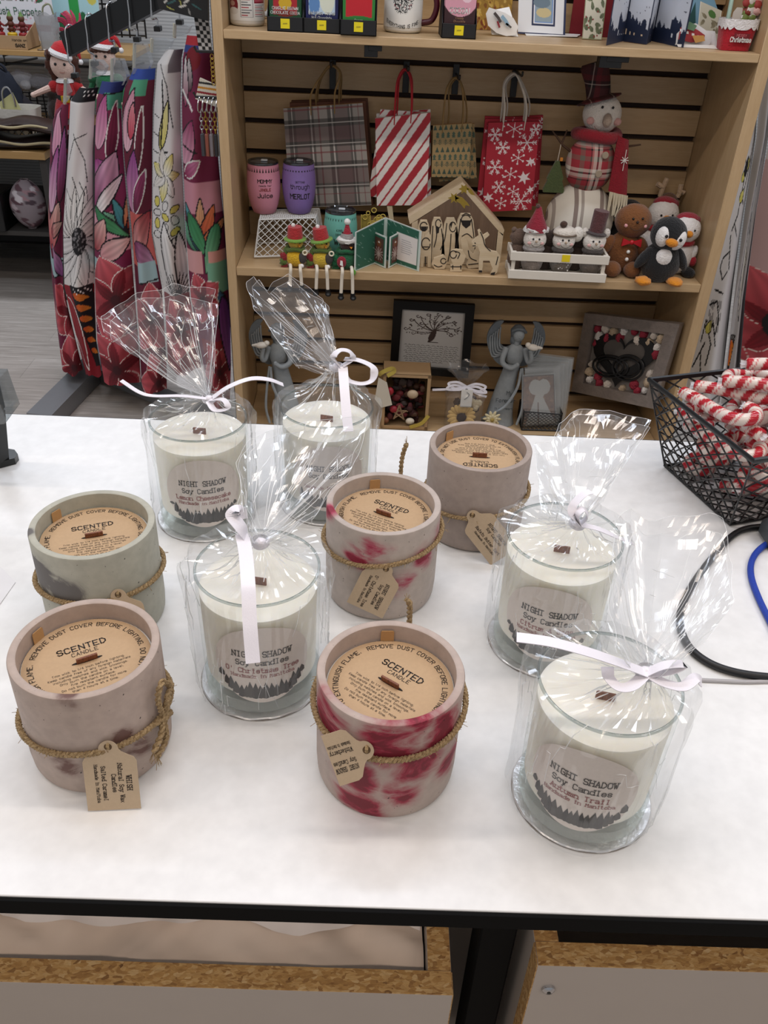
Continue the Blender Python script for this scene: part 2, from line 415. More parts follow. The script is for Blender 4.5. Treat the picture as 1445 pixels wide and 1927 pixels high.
# tissue paper: rumpled sheets lying in the left bin
TIS=mat('#e6dad2',.9,0,.03,20,Subsurface_Weight=0)
for k,(zz,dx,y0,y1,lab) in enumerate(((.594,.007,.4405,.79,'beige tissue sheet lowest in the open bin under the table'),(.617,.004,.484,.79,'rumpled white tissue sheet on top of the beige one in the open bin'),(.640,-.02,.565,.79,'greyish tissue sheet rearmost of the pile in the open bin'))):
    g=G()
    def fn(u,v,k=k,zz=zz,dx=dx,y0=y0,y1=y1):
        x=-.825+(xl-.030+dx+.825)*u; y=y0-.0125+(y1-y0)*v-.0185*(x+.43)+.0; y=y+.016*mnoise.noise(Vector((u*11,k*9,0)))*(1-v)*(k>0)
        n=.020*mnoise.noise(Vector((x*6,y*9,2)))+.009*mnoise.noise(Vector((x*24+y*20,y*22,1)))+.011*(.5-abs(mnoise.noise(Vector((x*5+k,y*30+x*6,k*3)))))+.004*abs(mnoise.noise(Vector((x*40-y*40,y*30,k))))
        return (x,y,zz+n-.010*max(0,1-v*7)*(k>0))
    grid(g,fn,170,44,(mat('#f0dfd0',.9,0,.03,20),mat('#f4ebe6',.9,0,.03,20),mat('#e9e4e0',.9,0,.03,20))[k]); tag(g.obj('tissue_sheet',None,80),lab,'tissue paper')
# ================================================================== candles
def concrete(name,base,stain,seed,lo,hi,scale=16,stretch=(1,1,2.2),edge='#ffffff',deep=None,spots=()):
    t=NT(name); v=t.coord('Object',stretch,(seed*1.37,seed*2.11,seed*.73),(.3,.2,0))
    f=t.noise(v,scale,7,.66,1.9); big=t.noise(t.coord('Object',(1,1,1),(seed*.9,seed*1.7,seed)),9,2)
    fine=t.noise(t.coord(),90,4)
    if spots:
        acc=None; src=t.n('ShaderNodeTexCoord'); wob=t.n('ShaderNodeVectorMath',operation='ADD'); nz=t.n('ShaderNodeTexNoise'); nz.inputs['Scale'].default_value=28; sc_=t.n('ShaderNodeVectorMath',operation='SCALE'); sc_.inputs['Scale'].default_value=.03
        t.l(src.outputs['Object'],nz.inputs['Vector']); t.l(nz.outputs['Color'],sc_.inputs[0]); t.l(src.outputs['Object'],wob.inputs[0]); t.l(sc_.outputs[0],wob.inputs[1])
        for x,y,z,r in spots:
            d=t.n('ShaderNodeVectorMath',operation='DISTANCE'); t.l(wob.outputs[0],d.inputs[0]); d.inputs[1].default_value=(x+.015,y+.015,z+.015)
            mr=t.n('ShaderNodeMapRange'); mr.inputs['From Min'].default_value=r; mr.inputs['From Max'].default_value=r*.25; mr.inputs['To Min'].default_value=0; mr.inputs['To Max'].default_value=1; t.l(d.outputs['Value'],mr.inputs['Value'])
            if acc is None: acc=mr.outputs[0]
            else: q=t.n('ShaderNodeMath',operation='MAXIMUM'); t.l(acc,q.inputs[0]); t.l(mr.outputs[0],q.inputs[1]); acc=q.outputs[0]
        big=acc
    c0=t.mix(t.ramp(fine,((.3,'#000000'),(.7,'#ffffff'))),tuple(x*.9 for x in C(base)),tuple(min(1,x*1.06) for x in C(base)))
    mth=t.n('ShaderNodeMath',operation='MULTIPLY'); t.l(f,mth.inputs[0])
    r=t.ramp(big,((.0,'#303030'),(1,'#ffffff'))) if spots else t.ramp(big,((.38,'#555555'),(.62,'#ffffff'))); t.l(r,mth.inputs[1])
    k=t.ramp(mth.outputs[0],((lo,'#000000'),(lo+(hi-lo)*.45,'#7c7c7c'),(hi,'#ffffff')))
    c=t.mix(k,c0,stain)
    if deep: c=t.mix(t.ramp(mth.outputs[0],((hi,'#000000'),(hi+.05,'#ffffff'))),c,deep)
    pit=t.ramp(t.noise(t.coord(),240,2),((.24,'#303030'),(.27,'#ffffff')))
    c=t.mix(1,c,pit,'MULTIPLY')
    t.bsdf(c,.62,0,t.bump(t.noise(t.coord(),120,5),.12,.002)); return t.m
def twine_mat():
    t=NT('jute_twine'); c=t.ramp(t.noise(t.coord('Object',(1,1,1)),420,4,.7),((.25,'#6f583c'),(.5,'#a08762'),(.75,'#c3ab84'))); t.bsdf(c,.95,0,t.bump(t.noise(t.coord(),700,3),.6,.002)); return t.m
TWINE=twine_mat()
def kraftmat(c,nm):
    t=NT(nm); b=t.mix(t.noise(t.coord(),260,5,.7),tuple(x*.9 for x in C(c)),tuple(min(1,x*1.1) for x in C(c)))
    t.bsdf(b,.75,0,t.bump(t.noise(t.coord(),800,3),.1,.001)); return t.m
COVER=kraftmat('#b99b78','kraft_cover'); TAGM=kraftmat('#bfa98d','kraft_tag'); TAGB=kraftmat('#b98f5f','kraft_tab')
def wickmat():
    t=NT('wooden_wick'); t.bsdf(t.ramp(t.noise(t.coord('Object',(1,1,.15)),900,3),((.3,'#5a2f1c'),(.7,'#8a5233'))),.55); return t.m
WICK=wickmat(); SLOT=mat('#17110d',.9)
WAXW=mat('#f3f1ea',.5,0,.02,30)
RC,HC=.065,.1225
def strand_ring(g,fz,r,m,rad=.0019,n=260,turns=62,a0=0,a1=2*PI,ph=0):
    closed=abs(a1-a0-2*PI)<1e-6; k=n if closed else n+1
    for s in (0,1):
        P=[]
        for i in range(k):
            a=a0+(a1-a0)*i/n; t=turns*2*PI*i/n*((a1-a0)/(2*PI))+s*PI+ph; q=rad*.72
            rr=r+rad*1.6+q*math.cos(t); P.append((rr*math.cos(a),rr*math.sin(a),fz(a)+q*math.sin(t)))
        tube(g,P,rad,m,5,closed)
def twist(g,pts,m,rad=.0017,tpm=520,n=10):
    P=spline(pts,n); T,N=frames(P,False); L=0
    for s in (0,1):
        Q=[];L=0
        for i,p in enumerate(P):
            if i: L+=(p-P[i-1]).length
            a=L*tpm+s*PI; b=T[i].cross(N[i]); Q.append(p+(N[i]*math.cos(a)+b*math.sin(a))*rad*.72)
        tube(g,Q,rad,m,5)
def fray(g,p,d,n,m,L=.008):
    for i in range(n):
        q=Vector(p); e=Vector(d)+Vector((random.uniform(-.7,.7),random.uniform(-.7,.7),random.uniform(-.7,.7))); tube(g,[q,q+e*L*.5,q+e*L+Vector((0,0,-.001))],.00028,m,4)
RING='REMOVE DUST COVER BEFORE LIGHTING. DO NOT USE DUST COVER TO EXTINGUISH FLAME.  '
LINES=['Trim wick to 1/4 inch before lighting.','Keep candle free of any foreign materials','including matches and wick trimmings.','Only burn the candle on a level,','fire resistant surface.','Do not burn the candle for more','than 4 hours at a time.']
def concrete_candle(label,xy,m,rot,zf,tabang,tagspec,tagtext,knot=None,cover=None):
    t=thing('concrete_candle',label,'candle',(xy[0],xy[1],TZ+.0005),0,'concrete jar candles on the white table')
    g=G(); ri=.0572
    lathe(g,[(0,0),(RC*.93,0),(RC*.965,.0015),(RC*.985,.006),(RC,.02),(RC,HC-.0022),(RC-.0007,HC-.0006),(RC-.002,HC),(ri+.0015,HC),(ri+.0003,HC-.0008),(ri,HC-.003),(ri,HC-.019),(ri,.09),(0,.09)],m,96); g.obj('jar',t)
    zc=HC-.0185
    g=G(); lathe(g,[(0,zc-.0052),(ri-.0002,zc-.0052),(ri-.0002,zc-.0012),(0,zc-.0012)],WAXW,64); g.obj('wax',t)
    rl=.0558; ox,oy=random.uniform(-.0004,.0006),-.0008
    cov=COVER
    g=G(); Mz=TRS((ox,oy,zc),(0,0,R_(rot)))
    lathe(g,[(0,0),(rl,0),(rl,.0008),(0,.0008)],cov,80,Mz)
    # folded tab standing against the jar wall
    a=R_(tabang); Mt=TRS((.0556*math.cos(a),.0556*math.sin(a),zc),(0,0,a-PI/2))
    prism(g,[(-.0062,0),(-.0062,.0115),(-.0052,.013),(.0052,.013),(.0062,.0115),(.0062,0)],0,.0007,TAGB,Mt@UP)
    zt=.00115
    def ringxf(x,y,z=zt):
        r0=.0462; th=R_(152)-x/r0; r=r0+y; return Mz@Vector((r*math.cos(th),r*math.sin(th),z))
    S,w=strokes(RING,'sans'); hh=.0045; total=(w+1.2)*hh/6; text(g,RING,hh,ringxf,INK,'sans',.8,'l',2*PI*.0462/total)
    fl=lambda cx,cy:(lambda x,y:Mz@Vector((cx+x,cy+y,zt)))
    text(g,'SCENTED',.0066,fl(0,.0165),INK,'sans',.95); text(g,'CANDLE',.0042,fl(.001,.0098),INK,'sans',.7)
    for i,s in enumerate(LINES): text(g,s,.00235,fl(-.0005,-.0092-.0041*i),INK,'sans',.7,'c',.88)
    # slot for the wick
    sl=[(.0135*math.cos(q)*(1) ,.0019*math.sin(q)) for q in [2*PI*i/24 for i in range(24)]]
    g.add([Mz@Vector((x,y,.0011)) for x,y in sl],[tuple(range(24))],SLOT); g.obj('dust_cover',t)
    g=G(); box(g,(0,0,.002),(.0185,.0022,.0095),WICK,.0003,TRS((ox,oy,zc),(R_(8),0,R_(rot)))); g.obj('wick',t)
    # twine
    g=G(); strand_ring(g,zf,RC,TWINE)
    for i in range(40):
        a=random.uniform(0,2*PI); p=Vector(((RC+.003)*math.cos(a),(RC+.003)*math.sin(a),zf(a))); fray(g,p,(math.cos(a)*.6,math.sin(a)*.6,random.uniform(-.6,.5)),1,TWINE,.006)
    tw=g.obj('twine',t)
    if knot:
        g=G(); L=Vector(t.location)
        for pts in knot['strands']: twist(g,[Vector(p)-L for p in pts],TWINE,.0019)
        for p,d in knot.get('fray',[]): fray(g,Vector(p)-L,d,9,TWINE,.007)
        if 'ball' in knot: ell(g,Vector(knot['ball'])-L,(.0052,.0052,.0042),TWINE,10,8,lump=.3)
        g.obj('knot',tw)
    # hang tag : hole end H, reading direction u, up-of-letters v (world vectors)
    if tagspec:
        Hh,E,wid=Vector(tagspec[0])-Vector(t.location),Vector(tagspec[1])-Vector(t.location),tagspec[2]
        u=(E-Hh); Ln=u.length; u.normalize(); toc=(Vector(OC)-Vector(t.location)-Hh)
        v=Vector(tagspec[3]); v=(v-u*u.dot(v)).normalized(); n=u.cross(v)
        if n.dot(toc)<0: n=-n
        def bend(x): return -n*.004*math.sin(PI*min(1,max(0,x/Ln)))*0
        P=[]
        hw=wid/2
        # scalloped shoulder outline, from the hole end
        for i in range(13):
            q=-PI/2+PI*i/12; P.append((.0035-.0085*math.cos(q),.0085*math.sin(q)))
        top=[(.006,.0105),(.0085,.0145),(.012,hw-.002),(.016,hw)]
        P=[(x,y) for x,y in P]; P+=top+[(Ln,hw),(Ln,-hw)]+[(x,-y) for x,y in top[::-1]]
        g=G(); th=.0005
        Mx=Matrix(((u.x,v.x,n.x,Hh.x),(u.y,v.y,n.y,Hh.y),(u.z,v.z,n.z,Hh.z),(0,0,0,1)))
        prism(g,P,0,th,TAGM,Mx)
        hole=[(.001+.0034*math.cos(2*PI*i/16),.0034*math.sin(2*PI*i/16)) for i in range(16)]
        g.add([Mx@Vector((x,y,th+.0002)) for x,y in hole],[tuple(range(16))],mat('#5f4a33',.9))
        if tagtext:
            ys=tagtext[0]
            for (s,h,y) in tagtext[1]:
                st=min(.82,(Ln-.0135)/(strokes(s,'type')[1]*h/6))
                text(g,s,h,(lambda x,yy,y=y:Mx@Vector((.0105+(Ln-.0105)/2+x,y+yy,th+.0003))),INK,'type',1.0,'c',st)
        g.obj('hang_tag',t)
        g=G(); hp=Mx@Vector((.001,0,th)); tube(g,[hp+Vector((0,0,.004))-n*.003,hp+n*.0018+Vector((0,0,.001)),hp+n*.001-Vector((0,0,.0015)),hp-n*.004],.0016,TWINE,6); g.obj('tag_loop',tw)
    return t
def front(px,py,xy,r=RC):   # point on a jar's camera-side surface seen at this pixel
    d=Vector(ray(px,py)); o=Vector(OC); a=d.x**2+d.y**2; b=2*((o.x-xy[0])*d.x+(o.y-xy[1])*d.y); c=(o.x-xy[0])**2+(o.y-xy[1])**2-r*r
    q=b*b-4*a*c; s=(-b-math.sqrt(max(q,0)))/(2*a); return o+d*s
NS=lambda s:(0,[('NIGHT SHADOW',.0038,.0085),('Soy Candles',.0034,.0028),(s,.0034,-.0066),('Handmade in Manitoba',.0025,-.0118)])
A=(-.2371,.5627);B=(-.2806,.7498);Cc=(.0338,.542);D=(.0301,.8067);E_=(.1543,.9429)
# A : mauve grey, front left
kz=lambda c,k,ph:(lambda a:c+k*math.sin(a+ph))
pA=[front(308,1350,A,RC+.006)]
P0=pA[0]
kn=dict(strands=[[P0,front(297,1315,A,RC+.008),front(306,1283,A,RC+.009),front(322,1300,A,RC+.006),P0],[P0,front(316,1310,A,RC+.01),front(322,1290,A,RC+.004),P0],[P0,front(312,1390,A,RC+.007),front(296,1424,A,RC+.009)],[P0,front(302,1385,A,RC+.009),front(289,1415,A,RC+.010)],[front(290,1365,A,RC+.004),P0,front(322,1340,A,RC+.004)]],fray=[(front(296,1424,A,RC+.009),(-.2,-.3,-.9)),(front(289,1415,A,RC+.01),(-.2,-.3,-.9))],ball=P0)
TA=front(203,1403,A,RC+.004); TE=onz(216,1523,TZ+.0012)
concrete_candle('mauve grey concrete jar candle with brown veins and twine bow, front left',A,concrete('mauve_concrete','#b3a196','#6a4c44',3,.24,.50,9,(1,1,2),spots=((.035,-.055,.062,.026),(-.01,-.066,.04,.03),(-.055,-.03,.03,.03),(.055,.02,.085,.035),(.0,-.06,.12,.02),(.05,-.04,.04,.03))),29,lambda a:.052+.007*math.sin(a+2.6),155,
 (TA,TE,.046,(1,.1,.1)),(0,[('WHISH',.0042,.013),('Natural Soy Wax',.0036,.0065),('Candles',.0036,.0005),('Salted Caramel',.0034,-.0078),('Handmade in Manitoba',.0026,-.0135)]),kn)
TB=front(222,1117,B,RC+.004)
concrete_candle('greenish grey concrete jar candle with a dark charcoal patch, behind the mauve veined one',B,concrete('grey_concrete','#b0aea0','#65615e',8.3,.20,.36,11,(1,1,1.3),spots=((-.045,-.045,.085,.045),(-.02,-.06,.075,.04),(-.06,-.02,.12,.02))),20,lambda a:.062+.006*math.sin(a+2.7),150,
 (TB,TB+Vector((.012,-.02,-.055)),.046,(1,0,0)),None)
TC=front(692,1410,Cc,RC+.004); TCe=front(622,1432,Cc,RC+.02)
kC=Vector((Cc[0]+.018,Cc[1]+RC+.004,TZ+.09))
concrete_candle('pink and crimson swirled concrete jar candle nearest the front edge of the table',Cc,concrete('crimson_swirl_concrete','#b6a59b','#96243c',1.7,.13,.44,9,(1,1,2.9),deep='#741828',spots=((0,-.062,.100,.05),(.045,-.045,.098,.045),(-.055,-.035,.095,.045),(-.03,-.058,.050,.04),(.028,-.06,.070,.04),(-.02,-.062,.012,.045),(.05,-.03,.045,.035),(.01,-.06,.035,.035),(.02,-.055,.1225,.03))),-37,lambda a:.092+.006*math.sin(a+.4)-.002,92,
 (TC,TCe,.046,(.25,-.45,-.85)),NS('Winterberry'),dict(strands=[[kC,kC+Vector((.001,.004,.02)),kC+Vector((.0,.003,.045)),kC+Vector((-.003,.002,.052))]],fray=[(kC+Vector((-.003,.002,.052)),(0,0,.6))]))
TD=front(727,1069,D,RC+.004); TDe=front(686,1148,D,RC+.012)
kD=Vector((D[0]+.02,D[1]+RC+.004,TZ+.09))
concrete_candle('pale grey concrete jar candle with a few raspberry blotches, middle of the table',D,concrete('raspberry_blotch_concrete','#b9aca3','#a63c54',12.6,.19,.50,10,(1,1,2.2),deep='#8c2038',spots=((-.012,-.062,.102,.032),(-.03,-.055,.085,.03),(.045,-.045,.080,.035),(.06,-.02,.095,.03),(-.06,-.02,.120,.03),(.02,-.06,.05,.03))),-29,lambda a:.083+.010*math.sin(a+PI/2),100,
 (TD,TDe,.044,(.85,-.2,-.35)),NS("O' Christmas Tree"),dict(strands=[[kD,kD+Vector((.001,.004,.02)),kD+Vector((.002,.004,.05)),kD+Vector((.006,.003,.068))]],fray=[(kD+Vector((.006,.003,.068)),(.1,0,.6))]))
TEe=front(888,968,E_,RC+.004)
concrete_candle('plain mauve taupe concrete jar candle at the back of the table',E_,concrete('taupe_concrete','#a5968d','#9b8a82',6.2,.5,.8,8),176,lambda a:.056+.009*math.sin(a+PI/2),130,
 (TEe,onz(950,1047,TZ+.014),.044,(.8,-.1,.45)),NS('Raisin Butter Tart'))
# ------------------------------------------------------------------ glass candles in cellophane
def cello_mat(haze=.034):
    t=NT('cellophane'); lw=t.n('ShaderNodeLayerWeight'); lw.inputs['Blend'].default_value=.25
    tr=t.n('ShaderNodeBsdfTransparent'); tr.inputs[0].default_value=(.988,.99,.992,1)
    gl=t.n('ShaderNodeBsdfGlossy'); gl.inputs['Roughness'].default_value=.09
    d2=t.n('ShaderNodeBsdfDiffuse'); d2.inputs[0].default_value=(.9,.92,.95,1)
    m1=t.n('ShaderNodeMixShader'); m1.inputs[0].default_value=haze; t.l(tr.outputs[0],m1.inputs[1]); t.l(d2.outputs[0],m1.inputs[2])
    mr=t.n('ShaderNodeMapRange'); mr.inputs['To Min'].default_value=.035; mr.inputs['To Max'].default_value=.30; t.l(lw.outputs['Facing'],mr.inputs['Value'])
    m2=t.n('ShaderNodeMixShader'); t.l(mr.outputs[0],m2.inputs[0]); t.l(m1.outputs[0],m2.inputs[1]); t.l(gl.outputs[0],m2.inputs[2])
    t.l(m2.outputs[0],t.out.inputs[0]); return t.m
def thin_glass(name,tint,edge,base=.03,hi=.6,rough=.02,haze=0):
    t=NT(name); lw=t.n('ShaderNodeLayerWeight'); lw.inputs['Blend'].default_value=.3
    tr=t.n('ShaderNodeBsdfTransparent'); c=t.ramp(lw.outputs['Facing'],((0,tint),(.75,tint),(1,edge))); t.l(c,tr.inputs[0])
    gl=t.n('ShaderNodeBsdfGlossy'); gl.inputs['Roughness'].default_value=rough
    mr=t.n('ShaderNodeMapRange'); mr.inputs['From Min'].default_value=.2; mr.inputs['To Min'].default_value=base; mr.inputs['To Max'].default_value=hi; t.l(lw.outputs['Facing'],mr.inputs['Value'])
    m=t.n('ShaderNodeMixShader'); t.l(mr.outputs[0],m.inputs[0]); t.l(tr.outputs[0],m.inputs[1]); t.l(gl.outputs[0],m.inputs[2])
    o=m.outputs[0]
    if haze:
        d=t.n('ShaderNodeBsdfDiffuse'); d.inputs[0].default_value=(*C(tint),1); mm=t.n('ShaderNodeMixShader'); mm.inputs[0].default_value=haze; t.l(o,mm.inputs[1]); t.l(d.outputs[0],mm.inputs[2]); o=mm.outputs[0]
    t.l(o,t.out.inputs[0]); return t.m
def crease_glint_mat():  # whitened film folds, with their highlight streaks put into the pale colour
    t=NT('cellophane_crease_glint'); tr=t.n('ShaderNodeBsdfTransparent'); p=t.n('ShaderNodeBsdfPrincipled'); p.inputs['Base Color'].default_value=(.93,.95,.97,1); p.inputs['Roughness'].default_value=.22
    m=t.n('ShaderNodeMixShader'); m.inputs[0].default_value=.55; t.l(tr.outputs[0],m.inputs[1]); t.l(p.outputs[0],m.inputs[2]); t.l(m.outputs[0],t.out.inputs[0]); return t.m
CREASE_GLINT=crease_glint_mat()
CELLO=cello_mat(); CELLOH=cello_mat(.17); GLASS=thin_glass('clear_glass','#fdfefd','#d9e0de',.02,.22); GLASSB=thin_glass('thick_glass_base','#f6fbf8','#cfdad6',.04,.30,.03,.16)
RIMG=thin_glass('glass_rim','#c3cccb','#6c7678',.12,.6)
def wax_mat():
    t=NT('ivory_soy_wax'); c=t.ramp(t.noise(t.coord(),25,3),((.3,'#f2ecdc'),(.7,'#f9f5ea'))); t.bsdf(c,.42,Subsurface_Weight=.35,Subsurface_Radius=(.02,.018,.012),Subsurface_Scale=.5); return t.m
WAX=wax_mat()
def label_mat():
    t=NT('kraft_white_label'); t.bsdf(t.mix(t.noise(t.coord(),400,3),'#d8cdc3','#e3d9d0'),.5); return t.m
LABEL=label_mat(); LINK=mat('#23211f',.6,0,.25,300); TREE=mat('#3a3836',.7,0,.4,350); TREE2=mat('#201f1f',.7,0,.4,350)
FOIL=mat('#e2e2e2',.33,.75,.08,80,.9,55); CARD=mat('#8c7f72',.8)
def satin():
    t=NT('white_satin_ribbon'); v=t.coord(); w=t.noise(t.coord('Object',(1,1,1)),900,2); p=t.bsdf(t.mix(w,'#e9e5ee','#f5f2f8'),.32,0,t.bump(w,.15,.0005),Sheen_Weight=.3); return t.m
SATIN=satin()
RT,RB,HG=.0607,.0582,.1449
def rglass(z): return RB+(RT-RB)*min(1,z/HG)
def wrapped_candle(label,xy,scent,yaw,neck,plume,ribbons,seed,drop=.024,fold=9,lean=0,wing=0,cardshift=(0,0)):
    rn=np.random.default_rng(seed); L=Vector((xy[0],xy[1],TZ+.0005))
    t=thing('wrapped_candle',label,'candle',L,0,'glass candles wrapped in cellophane')
    zb=.003
    g=G(); gw=.0028
    o=[(RB*.55,zb+.0012),(RB*.93,zb),(RB*.985,zb+.002),(RB,zb+.006)]+[(rglass(z),zb+z) for z in (.02,.05,.09,.12,HG-.003)]
    i_=[(rglass(z)-gw,zb+z) for z in (HG-.003,.12,.09,.05,.026)]+[(RB-gw-.003,zb+.020),(RB-.014,zb+.0165),(0,zb+.0165)]
    lathe(g,[(0,zb+.0016)]+o[:4]+[(rglass(.018),zb+.018)],GLASSB,72); lathe(g,[(rglass(.018),zb+.018)]+o[4:]+[],GLASS,72); lathe(g,i_[4:],GLASSB,72)
    # rounded rim
    rm=[(rglass(HG)-gw/2+gw/2*math.cos(q),zb+HG-.003+.0018*math.sin(q)) for q in np.linspace(-PI*.1,PI*1.1,9)]; lathe(g,rm,RIMG,72); g.obj('glass_jar',t)
    zw=zb+HG-drop; g=G()
    lathe(g,[(0,zb+.0175),(RB-.010,zb+.0175),(rglass(.024)-.0033,zb+.024)]+[(rglass(z)-.0031,zb+z) for z in (.04,.08)]+[(rglass(HG-drop)-.0031,zw),(rglass(HG-drop)-.005,zw-.0007),(0,zw-.0009)],WAX,72); g.obj('wax',t)
    ca=math.atan2(-xy[1],-xy[0])
    g=G(); box(g,(0,0,zw+.002),(.0165,.0022,.0105),WICK,.0003,TRS((0,0,0),(0,0,random.uniform(-.25,-.05)))); g.obj('wick',t)
    # round label on the glass, with its lettering and fir trees
    la=ca+R_(yaw); lz=zb+.067; lr=.0495
    def cyl(x,y,e=.0004):
        r=rglass(lz+y-zb)+e; a=la+x/r; return (r*math.cos(a),r*math.sin(a),lz+y)
    g=G(); grid(g,lambda u,v:cyl(lr*v*math.cos(2*PI*u),lr*v*math.sin(2*PI*u)),64,14,LABEL,closeu=True)
    cx=lambda y0:(lambda x,y:cyl(x,y0+y,.0008))
    text(g,'NIGHT SHADOW',.0068,cx(.0125),LINK,'type',1.0,'c',.78); text(g,'Soy Candles',.0063,cx(.0018),LINK,'type',.95,'c',.82)
    text(g,scent,.0055,cx(-.0082),INKR,'type',.9,'c',.86); text(g,'Handmade in Manitoba',.0040,cx(-.0148),INKR,'type',.85,'c',.86)
    x=-.043
    k=0
    while x<.043:
        w=random.uniform(.0055,.0085); h=random.uniform(.010,.017)+.006*(abs(x)/.043)**2; yb=-math.sqrt(max(0,(lr*.95)**2-min(abs(x),lr*.94)**2))
        yb=max(yb,-.042+.003*mnoise.noise(Vector((x*300,seed,0)))); top=min(-.0215+random.uniform(-.006,.002)+.010*(abs(x)/.043)**3,yb+h+.012)
        if top>yb+.003:
            tip=x+random.uniform(-.0006,.0006); V=[cyl(*q,.0007) for q in ((x-w/2,yb),(x,yb-.0012),(x+w/2,yb),(x+w*.42,yb+(top-yb)*.55),(tip,top),(x-w*.42,yb+(top-yb)*.55))]
            g.add(V,[(0,1,2,3,5),(5,3,4)],(TREE,TREE2,TREE)[k%3])
        x+=w*.72; k+=1
    g.obj('label',t)
    # foil covered card under the glass
    g=G(); lathe(g,[(0,0),(.0635,0),(.0640,.0006),(.0640,.0016),(.0630,.0026),(0,.0028)],FOIL,90,TRS((cardshift[0],cardshift[1],0)),wob=lambda a,z:1+.016*mnoise.noise(Vector((math.cos(a)*4,math.sin(a)*4,seed)))+.004*mnoise.noise(Vector((math.cos(a)*22,math.sin(a)*22,seed)))); lathe(g,[(0,0),(.0643,0),(.0643,.0005)],CARD,60,TRS((cardshift[0],cardshift[1],.0001))); g.obj('foil_card',t)
    # cellophane body
    N=Vector(neck)-L; zr=zb+HG; g=G(); nu=112
    ph=rn.uniform(0,6.28); rows=[]
    prof=[(.0025,.0660),(.007,.0680),(.02,.0676),(.035,.0672),(.05,.0672),(.065,.0672),(.08,.0674),(.095,.0676),(.11,.0678),(.125,.0680),(zr-.004,.0682),(zr+.003,.0668),(zr+.007,.0610)]
    nrow=9; s0=(zr+.007,.0610)
    V=[];F=[]
    def wr(a,z,k): return mnoise.noise(Vector((math.cos(a)*3.2,math.sin(a)*3.2,z*14+seed)))*k
    for z,r in prof:
        for i in range(nu):
            a=2*PI*i/nu; wv=.0022*max(0,math.cos(2*(a-ph)))**3*2+wing*max(0,math.cos(a-ca-R_(100)))**8*(.4+z/.15)+wing*max(0,math.cos(a-ca+R_(100)))**8*(.4+z/.15)
            rr=r+wv+wr(a,z,.0042 if z<.12 else .0075)+.0016*mnoise.noise(Vector((math.cos(a)*14,math.sin(a)*14,z*30+seed))); rr=max(rr,rglass(z-zb)+.0018 if z<zr else .02)
            V.append((rr*math.cos(a),rr*math.sin(a),z+(.003*wr(a,9,1) if z>.1 else 0)))
    for j in range(1,nrow+1):
        q=j/nrow; e=q**.8
        for i in range(nu):
            a=2*PI*i/nu; r0=s0[1]; x0,y0=r0*math.cos(a),r0*math.sin(a); rn_=.0065
            x1,y1=N.x+rn_*math.cos(a),N.y+rn_*math.sin(a)
            pl=.0075*math.sin(PI*min(1,q*1.02))**1*(mnoise.noise(Vector((math.cos(a)*5.5,math.sin(a)*5.5,seed+3)))+.8*math.sin(a*fold*2+3*q+seed)*.5)
            x=x0+(x1-x0)*e; y=y0+(y1-y0)*e; zz=s0[0]+(N.z-s0[1]*0-s0[0])*(q**1.7)+pl
            V.append((x,y,zz))
    nr=len(prof)+nrow
    for j in range(nr-1):
        for i in range(nu):
            a=j*nu+i; b=j*nu+(i+1)%nu; F.append((a,b,b+nu,a+nu))
    g.add(V,F,CELLO)
    def bp(i,j): return Vector(V[int(max(0,min(nr-1,j)))*nu+int(i)%nu])
    def crease_glint(Pf,n,w):
        Q=[Pf(k/(n-1)) for k in range(n)]; ribbon(g,Q,[w*(.25+.75*math.sin(PI*(k+.5)/n)) for k in range(n)],CREASE_GLINT,(Vector(OC)-L-Q[0]),.0002)
    up=lambda p:p+Vector((p.x,p.y,.02)).normalized()*.0007
    for k in range(34):       # pale glint strips on the radial folds of the gathered shoulder
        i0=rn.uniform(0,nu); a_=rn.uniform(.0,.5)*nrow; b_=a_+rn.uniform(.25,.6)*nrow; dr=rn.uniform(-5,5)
        crease_glint(lambda q:up(bp(i0+dr*q,len(prof)+a_+(b_-a_)*q)),7,rn.uniform(.0006,.0013))
    for k in range(26):       # wrinkles and their painted glints down the sides
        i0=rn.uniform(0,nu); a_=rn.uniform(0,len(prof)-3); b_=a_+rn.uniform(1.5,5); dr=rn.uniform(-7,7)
        crease_glint(lambda q:up(bp(i0+dr*q,min(len(prof)-1,a_+(b_-a_)*q))),8,rn.uniform(.0004,.0009))
    # plume above the tie : a pleated closed tube opening towards the given tips
    T=[Vector(p)-L for p in plume]; T=[a_.lerp(b_,q/4) for a_,b_ in zip(T,T[1:]) for q in range(4)]+[T[-1]]; n1=len(T); mcol=len(T)
    view=(Vector(OC)-Vector(neck)).normalized(); V=[];F=[]; nv=15; nu2=2*n1*2
    cum=[0]
    for a,b in zip(T,T[1:]): cum.append(cum[-1]+(b-a).length)
    def tip(s):
        s=s*cum[-1]; 
        for i in range(n1-1):
            if s<=cum[i+1] or i==n1-2: 
                q=(s-cum[i])/max(1e-6,cum[i+1]-cum[i]); return T[i].lerp(T[i+1],min(1,q))
    dirs=(sum(T,Vector())/n1-N)
    ns=rn.uniform(0,50)
